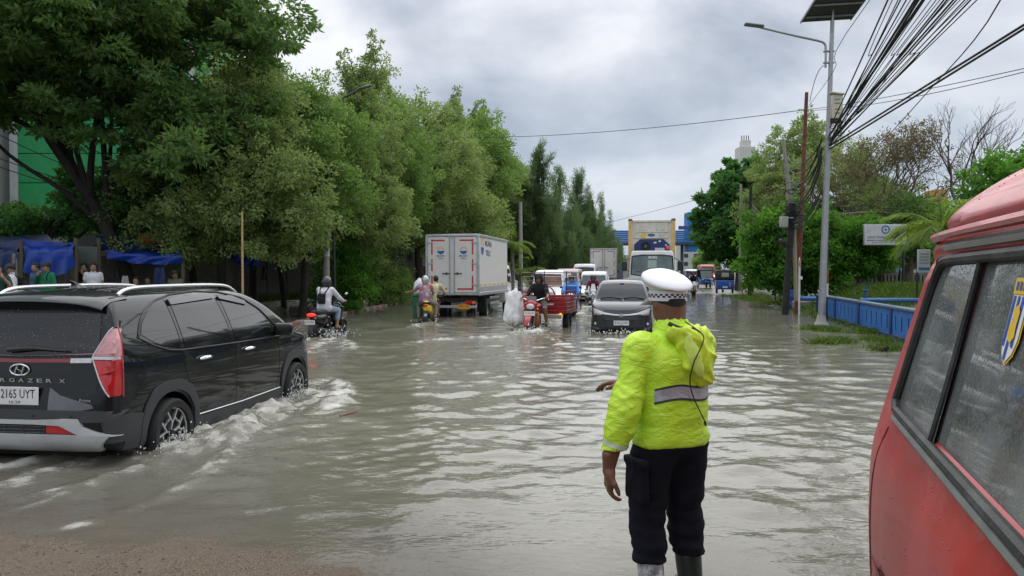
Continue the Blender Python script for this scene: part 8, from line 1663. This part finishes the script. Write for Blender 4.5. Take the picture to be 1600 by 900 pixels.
for ic, px in enumerate((1391, 1420, 1452, 1466, 1481, 1498, 1510)):
    Y1 = 12.6; B = np.array((at(px, Y1), Y1, CAMZ + 426 / FPX * Y1)); a_ = A0 + (0, 0, 5.6 + .05 * ic); C_ = B + (B - a_) * 2.6; C_[2] = 7.0; md = (a_ + B) / 2; cable('thin slack cable among the overhead bundle, %s from the left' % ORD[ic], [a_, a_ * .75 + B * .25 + (rg.normal(0, .06), 0, -.12), md + (rg.normal(0, .08), 0, -.16), a_ * .25 + B * .75 + (rg.normal(0, .06), 0, -.10), B, C_], .008, group='thin slack cables among the bundle')
for (py, Y1, r, za) in ((38, 13.2, .026, 5.55), (44, 13.0, .026, 5.45)):
    B = np.array((at(1600, Y1), Y1, zat(py, Y1))); a_ = A0 + (0, .02, za); C_ = B + (B - a_) * 2.4; C_[2] = 7.2; cable('thick black cable leaving by the right picture edge, %s of the close pair' % ('upper' if py < 40 else 'lower'), [a_, B, C_], r, group='thick cables to the right edge')
B = np.array((at(1559, 13.0), 13.0, CAMZ + 426 / FPX * 13.0)); cable('single cable rising alone from beside the brown tree to the top right', [(at(1340, 30), 30, zat(262, 30)), (at(1440, 21), 21, zat(152, 21)), B, (at(1690, 6), 6, 6.6), (at(1900, -6) if 0 else 8.0, -6, 7.2)], .014, group='single thin wires', straight=True)
cable('thin wire running from the rusty pole up past the lamp arm', [q3(1262, 166, 28.4), q3(1300, 112, 21), (at(1357, 15), 15, CAMZ + 426 / FPX * 15), (5.0, -6, 9.5)], .008, group='single thin wires', straight=True)
cable('short slack wire from the lamp arm down to the rusty pole', [(bx + tx - .2, by, 8.05), q3(1274, 118, 25.5), q3(1263, 160, 28.4)], .012, group='single thin wires')
cable('long thin wire crossing the sky over the road', [q3(690, 216, 44), q3(900, 210, 37), q3(1253, 173, 28.5)], .014, group='single thin wires'); cable('thin wire continuing from the rusty pole to the right edge, upper of two', [q3(1253, 173, 28.5), q3(1420, 146, 20), q3(1640, 99, 15)], .010, group='single thin wires'); cable('thin wire continuing from the rusty pole to the right edge, lower of two', [q3(1253, 174, 28.5), q3(1430, 152, 20), q3(1640, 103, 15)], .010, group='single thin wires')
cable('distant wire between the left needle trees and the right tree', [q3(940, 350, 90), q3(1010, 333, 78), q3(1110, 306, 62)], .02, group='single thin wires'); 
for z_ in (318, 323): cable('thin level wire behind the brown tree, %s of two' % ('upper' if z_ < 320 else 'lower'), [q3(1295, z_, 34), q3(1400, z_ + 3, 34), q3(1530, z_ - 1, 34)], .010, group='level wires behind the brown tree')
for i in range(13):
    a_ = A0 + (-.25, 0, 5.9 - .16 * i + rg.normal(0, .08)); b_ = np.array(q3(1238 + rg.normal(0, 4), 292 + 5 * i + rg.normal(0, 5), 28.0)); mid = (a_ + b_) / 2 - (0, 0, .25 + .35 * rg.random()); cable('sagging black cable between service pole and blackened pole, %s from the top' % ORD[i], [a_, mid, b_], rg.uniform(.012, .026), 20, 'sagging cables between the two near poles')
for i in range(7):
    a_ = np.array(q3(1236 + rg.normal(0, 3), 318 + 6 * i, 28.0)); b_ = np.array(q3(1173, 316 + 5 * i, 49)); mid = (a_ + b_) / 2 - (0, 0, .5 + .5 * rg.random()); cable('sagging cable from blackened pole to distant dark pole, %s from the top' % ORD[i], [a_, mid, b_], rg.uniform(.014, .024), 20, 'sagging cables to the distant pole')
for i in range(5): a_ = np.array(q3(1172, 318 + 4 * i, 49)); b_ = np.array(q3(1158, 298 + 8 * i, 54)); cable('short looped cable between the two distant poles, %s from the top' % ORD[i], [a_, (a_ + b_) / 2 - (0, 0, .5 + .1 * i), b_], .02, 14, 'looped cables between the distant poles')
for i in range(3): a_ = np.array(q3(1223, 240 + 12 * i, 28.4)); b_ = A0 + (-.25, 0, 5.7 - .2 * i); cable('thick cable looping from the leaning pole top, %s from the top' % ORD[i], [a_, (a_ + b_) / 2 - (0, 0, .55 + .1 * i), b_], .02, 18, 'cables looping from the leaning pole top')
for i, (p0, p1) in enumerate((((-40, 190, 18), (345, 330, 26)), ((-40, 232, 18), (340, 322, 26)), ((40, 170, 19), (330, 300, 26)), ((-40, 246, 17.5), (335, 326, 26)), ((120, 150, 19), (300, 262, 25)))):
    a_, b_ = np.array(q3(*p0)), np.array(q3(*p1)); cable('thin dark cable slung through the big left tree, ' + ['topmost at the left edge', 'below the topmost at the left edge', 'ending over the white shed', 'lowest at the left edge', 'highest across the trunk'][i], [a_, (a_ + b_) / 2 - (0, 0, .35), b_], .012, 20, 'cables slung through the left trees')
# tangle of cable round the blackened pole head
m = MB()
for i in range(26):
    c = np.array(q3(1239 + rg.normal(0, 3), 335 + rg.normal(0, 18), 28.0)); a = np.linspace(0, 2 * PI, 14) + rg.random() * 6; r_ = rg.uniform(.14, .34); tl = rg.normal(0, .7); m.tube([c + (r_ * math.cos(q), r_ * .6 * math.sin(q), r_ * tl * math.sin(q) + .25 * r_ * math.cos(q * 2)) for q in a], .013, 4, False)
tag(m.build('cable_tangle', cab_m, None), 'tangle of coiled black cable round the head of the blackened pole', 'cable', None, 'stuff')
# ---------------------------------------------------------------- blue railing of slotted panels
def slotted(L, H, slots, sw, z0, z1, th):
    xs = [-L / 2]; hole = set()
    for k in range(slots):
        c = -L / 2 + L * (k + .5 + .0) / slots; hole.add(len(xs)); xs += [c - sw / 2, c + sw / 2]
    xs.append(L / 2); zs = [0, z0, z1, H]; V = []; F = []; nx = len(xs)
    for y_ in (-th / 2, th / 2):
        for x in xs:
            for z in zs: V.append((x, y_, z))
    I = lambda s, i, j: s * nx * 4 + i * 4 + j; solid = lambda i, j: 0 <= i < nx - 1 and 0 <= j < 3 and not (i in hole and j == 1)
    for i in range(nx - 1):
        for j in range(3):
            if not solid(i, j): continue
            F += [(I(0, i, j), I(0, i + 1, j), I(0, i + 1, j + 1), I(0, i, j + 1)), (I(1, i, j), I(1, i, j + 1), I(1, i + 1, j + 1), I(1, i + 1, j))]
            for (di, dj, e) in ((-1, 0, ((i, j), (i, j + 1))), (1, 0, ((i + 1, j + 1), (i + 1, j))), (0, -1, ((i + 1, j), (i, j))), (0, 1, ((i, j + 1), (i + 1, j + 1)))):
                if not solid(i + di, j + dj): (a, b_), (c, d) = e; F.append((I(0, a, b_), I(0, c, d), I(1, c, d), I(1, a, b_)))
    return V, F
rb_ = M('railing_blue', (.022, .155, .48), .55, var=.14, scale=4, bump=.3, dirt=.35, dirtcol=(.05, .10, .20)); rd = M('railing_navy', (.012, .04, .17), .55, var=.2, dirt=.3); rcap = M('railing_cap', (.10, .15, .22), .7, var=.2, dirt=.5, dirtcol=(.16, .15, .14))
rl = thing('bridge_railing', 'low blue concrete railing with slotted panels along the water on the right', 'railing', (0, 0, 0)); r0 = np.array((11.75, 28.2)); rdv = np.array((-1.86, -8.1)); rdv /= np.linalg.norm(rdv); ang = math.atan2(rdv[1], rdv[0]); PL = 3.4
for i in range(6):
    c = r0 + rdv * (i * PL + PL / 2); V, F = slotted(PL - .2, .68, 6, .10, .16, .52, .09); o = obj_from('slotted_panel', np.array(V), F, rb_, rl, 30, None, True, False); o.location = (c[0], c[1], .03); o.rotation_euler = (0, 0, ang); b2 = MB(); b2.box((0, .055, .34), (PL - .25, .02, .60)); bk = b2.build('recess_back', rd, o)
    m = MB(); m.box((0, 0, -.03), (PL, .16, .14), .01); q = m.build('plinth', rd, rl); q.location = (c[0], c[1], .04); q.rotation_euler = (0, 0, ang); m = MB(); m.box((0, 0, 0), (PL - .02, .2, .07), .015); q = m.build('cap_rail', rcap, rl); q.location = (c[0], c[1], .745); q.rotation_euler = (0, 0, ang)
    e = r0 + rdv * (i * PL); m = MB(); m.box((0, 0, .38), (.17, .17, .86), .015); q = m.build('railing_post', rd, rl); q.location = (e[0], e[1], -.02); q.rotation_euler = (0, 0, ang)
pp = thing('water_pipe', 'blue pipe with an upright valve running behind the blue railing', 'pipe', (0, 0, 0)); pole('pipe', '', q3(1245, 466, 31), q3(1300, 467, 29.5), .085, .085, M('pipe_blue', (.05, .16, .42), .45), parent=pp); pole('pipe_run', '', q3(1345, 469, 25), q3(1470, 469.5, 24), .075, .075, M('pipe_blue'), parent=pp); m = MB(); vx = np.array(q3(1353, 462, 25)); m.cyl(vx + (0, 0, -.15), vx + (0, 0, .16), .07, .05); m.box(vx + (0, 0, .18), (.16, .16, .05), .01); m.cyl(vx + (0, 0, .2), vx + (0, 0, .36), .025); m.build('valve', M('valve_blue', (.03, .09, .22), .5), pp); m = MB(); m.box(np.array(q3(1268, 477, 30.5)), (1.5, .4, .35), .04); m.build('pipe_block', conc, pp)
# ---------------------------------------------------------------- right background: fence, canopy, signs
fw = thing('concrete_fence', 'grey concrete fence with slotted top and dark posts beyond the grass mound', 'fence', (0, 0, 0))
for i in range(7):
    x0 = at(1338, 38) + i * 1.25; V, F = slotted(1.15, 1.05, 6, .07, .55, .92, .08); o = obj_from('fence_panel', np.array(V), F, conc2, fw, 30, None, True, False); o.location = (x0 + .62, 38, .55); m = MB(); m.box((0, 0, .62), (.13, .14, 1.35), .01); q = m.build('fence_post', M('post_brown', (.10, .08, .06), .8), fw); q.location = (x0, 37.95, .45)
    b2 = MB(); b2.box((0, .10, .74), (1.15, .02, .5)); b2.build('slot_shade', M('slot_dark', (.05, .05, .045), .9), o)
cn = thing('canopy', 'sloping white sheet canopy behind the concrete fence', 'canopy', q3(1345, 420, 37)); P = np.array([[(2.2 * u, 1.8 * v, .06 + .55 * u ** .8 + .1 * v + .05 * math.sin(u * 9 + v * 3) * (1 - u)) for u in np.linspace(0, 1, 16)] for v in np.linspace(0, 1, 5)]); m = MB(); m.grid(P); m.grid(P - (0, 0, .02), True); m.build('sheet', M('canopy_white', (.62, .63, .66), .6), cn)
for x in (.1, 2.0): pole('prop', '', (x, .1, -1.6), (x, .1, .1 + .2 * x), .04, .04, trim, parent=cn)
m = MB(); m.lathe([(.62, 0), (.66, .25), (.66, .7), (.52, 1.0), (.2, 1.12), (0, 1.12)], (0, 0, 0), None, 20); o = m.build('water_tank', M('tank_orange', (.40, .12, .06), .6), None); o.location = (at(1366, 41), 41, zat(424, 41)); tag(o, 'orange plastic water tank above the white canopy', 'tank')
heap('blue_heap', 'blue covered heap behind the concrete fence near the sign post', q3(1400, 432, 40), (.5, .3, .5), M('tarp_pale_blue'), 17, 'heap'); m = MB(); m.box((0, 0, 0), (2.6, .8, .55), .04); o = m.build('retaining_block', conc2, None); o.location = (at(1432, 31), 31, .62); tag(o, 'low concrete block at the right end of the grass mound', 'block')
sb = thing('sign_board', 'white sign board with a blue ring emblem and dark lettering on a dark post', 'sign', q3(1382, 367, 32)); m = MB(); m.box((0, 0, 0), (1.80, .10, .86), .01); m.build('board', M('board_white', (.60, .60, .63), .5, var=.04, dirt=.2), sb); m = MB(); m.box((0, .01, 0), (1.86, .08, .92), .01); m.build('frame', galv2, sb)
m = MB(); a = np.linspace(0, 2 * PI, 29); m.grid(np.array([[(r_ * math.cos(q) + .0, -.053, .22 + r_ * math.sin(q)) for q in a] for r_ in (.19, .125)])); m.build('ring_emblem', M('ring_blue', (.05, .17, .40), .5), sb, 0, False, False); m = MB(); m.add([(.07 * math.cos(q), -.053, .22 + .06 * math.sin(q)) for q in a[:-1]], [tuple(range(28))]); m.build('emblem_core', M('emblem_tan', (.34, .22, .15), .5), sb, 0, False, False)
for s_, h_, z_, w_ in (('COLD STORAGE VINO TUX', .095, -.11, 1.58), ('MENERIMA PENYIMPANAN IKAN DAN DAGING BEKU', .05, -.245, 1.60), ('JALAN MUARA BARU RAYA NO 12', .045, -.335, 1.16)): m = MB(); m.text(s_, h_, (0, -.054, z_), (1, 0, 0), UP, .012, w_); m.build('lettering', M('letter_navy', (.02, .022, .05), .5), sb, 0, False, False)
m = MB(); m.tube([(.86, .1, -2.6), (.86, .1, .45)], .06, 8); m.build('post', trim, sb)
s2 = thing('notice_board', 'small white and blue notice board half hidden by the red van', 'sign', q3(1443, 408, 27)); m = MB(); m.box((0, 0, 0), (.46, .06, .84), .01); m.build('board', M('board_white'), s2); m = MB(); m.box((0, -.034, -.28), (.40, .01, .10), .002); m.build('blue_strip', M('ring_blue'), s2)
for k in range(4): m = MB(); m.box((.0, -.034, .26 - .11 * k), (.34, .008, .035), .001); m.build('print_line', M('print_grey', (.25, .28, .33), .6), s2)
m = MB(); m.tube([(-.2, .06, -1.6), (-.2, .06, .4)], .035, 6); m.build('post', trim, s2)
heap('yellow_cover', 'bright yellow cover showing over the palm right of the sign board', q3(1436, 352, 36), (.75, .5, .36), M('cover_yellow', (.62, .36, .015), .55, bump=.3), 19, 'cover'); yb = thing('yellow_building', 'narrow yellow tower behind the twiggy trees', 'building', (at(1461, 60), 60, 0)); m = MB(); m.box((0, 0, 4), (.95, 1.6, 8.6), .03); m.build('wall', M('tower_yellow', (.48, .28, .07), .7, dirt=.3), yb)
for k in range(3): m = MB(); m.box((0, -.83, 4 + 1.3 * k), (.4, .06, .5), .01); m.build('window', win, yb)
pb = thing('white_building', 'pale low building behind the bare trees at right', 'building', (at(1500, 52), 52, .3)); m = MB(); m.box((0, 0, 2.6), (6.5, 6, 5.2), .03); m.build('wall', M('pale_wall', (.55, .55, .56), .7), pb)
for k in range(3): m = MB(); m.box((-2 + 2 * k, -3.03, 3.2), (.9, .08, 1.1), .01); m.build('window', win, pb)
# hedge bank behind everything on the right so the ground does not run to a bare skyline
hA = None
for px, Y, l in ((1290, 62, 'dense dark tree closing the gap behind the rusty pole'), (1370, 60, 'dense dark tree closing the gap behind the sign board'), (1450, 62, 'dense dark tree closing the gap behind the yellow tower'), (1540, 58, 'dense dark tree closing the gap behind the bare trees'), (1620, 55, 'dense dark tree beyond the red van'), (1200, 80, 'dense dark tree behind the distant poles')):
    if hA is None: hA = rtree(l, px, Y, [(0, 0, 3.2, 3.6, 2.4, 3.0)], 90, LF_dark, 14000, (.26, .08), 60, clump_r=(.7, 1.2))
    else: again(hA, at(px, Y), Y, px * .7, 1.0, l)
# ---------------------------------------------------------------- footbridge and far buildings
fb = M('bridge_blue', (.018, .16, .46), .6, var=.08); fd = M('bridge_dark', (.05, .06, .075), .8); Yb = 150.
br = thing('footbridge', 'blue covered footbridge crossing the far end of the road', 'bridge', (0, 0, 0)); X0, X1 = at(952, Yb), at(1105, Yb)
for k in range(6): m = MB(); m.box(((X0 + X1) / 2, Yb + .12 * (k % 2), zat(377.5 - 3.1 * k, Yb)), (X1 - X0, .3, .36), .03); m.build('side_panel', fb, br)
m = MB(); m.box(((X0 + X1) / 2, Yb + 1.5, zat(381, Yb)), (X1 - X0, 3.4, .5), .03); m.build('deck', fd, br); m = MB(); m.box(((X0 + X1) / 2, Yb + 1.5, zat(361, Yb)), (X1 - X0, 3.0, .2), .03); m.build('handrail', fb, br)
for px in (968, 1012, 1068): m = MB(); m.box((at(px, Yb), Yb + 1.5, zat(405, Yb)), (.55, .55, 7.0), .05); m.build('pier', fd, br)
m = MB(); m.box(((at(1060, Yb) + at(1080, Yb)) / 2, Yb, zat(356, Yb)), (2.7, .2, .75), .03); m.build('sign_panel', M('bridge_sign', (.05, .08, .22), .5), br)
m = MB(); m.box((at(1088, Yb), Yb + 2, zat(362, Yb)), (3.4, 3.4, 8.0), .05); m.build('lift_tower', fb, br); m = MB(); m.box((at(957, Yb), Yb + 2, zat(374, Yb)), (1.2, 2.0, 1.6), .05); m.build('stair_landing', fd, br)
for i, (px, Y, w_, d_, h_, l, c) in enumerate(((1075, 190, 5, 6, 9.5, 'pale building under the footbridge at the far end of the road', (.50, .50, .50)), (940, 140, 7, 8, 6.5, 'dark grey building beside the far needle trees', (.10, .11, .13)), (965, 165, 4, 5, 5.0, 'pale low building under the left half of the footbridge', (.45, .45, .44)), (1163, 420, 9, 9, 72, 'pale distant tower showing above the dark green tree', (.58, .57, .54)))):
    b = thing('far_building', l, 'building', (at(px, Y), Y, .5), 0, 'far buildings'); m = MB(); m.box((0, 0, h_ / 2), (w_, d_, h_), .05); m.build('wall', M('far_wall_%s' % 'abcd'[i], c, .8), b)
    for k in range(3):
        for j in range(2): m = MB(); m.box((-w_ / 4 + j * w_ / 2, -d_ / 2 - .02, h_ * (.35 + .22 * k)), (w_ * .2, .1, h_ * .1), .02); m.build('window', win, b)
    if i == 3:
        m = MB(); m.box((0, 0, h_ + 2), (5, 5, 4), .1); m.build('roof_house', M('far_wall_d'), b); m = MB()
        for k in range(4): m = MB(); m.tube([(-2 + 1.3 * k, 0, h_ + 4), (-2 + 1.3 * k, 0, h_ + 7)], .25, 5); m.build('antenna', fd, b)
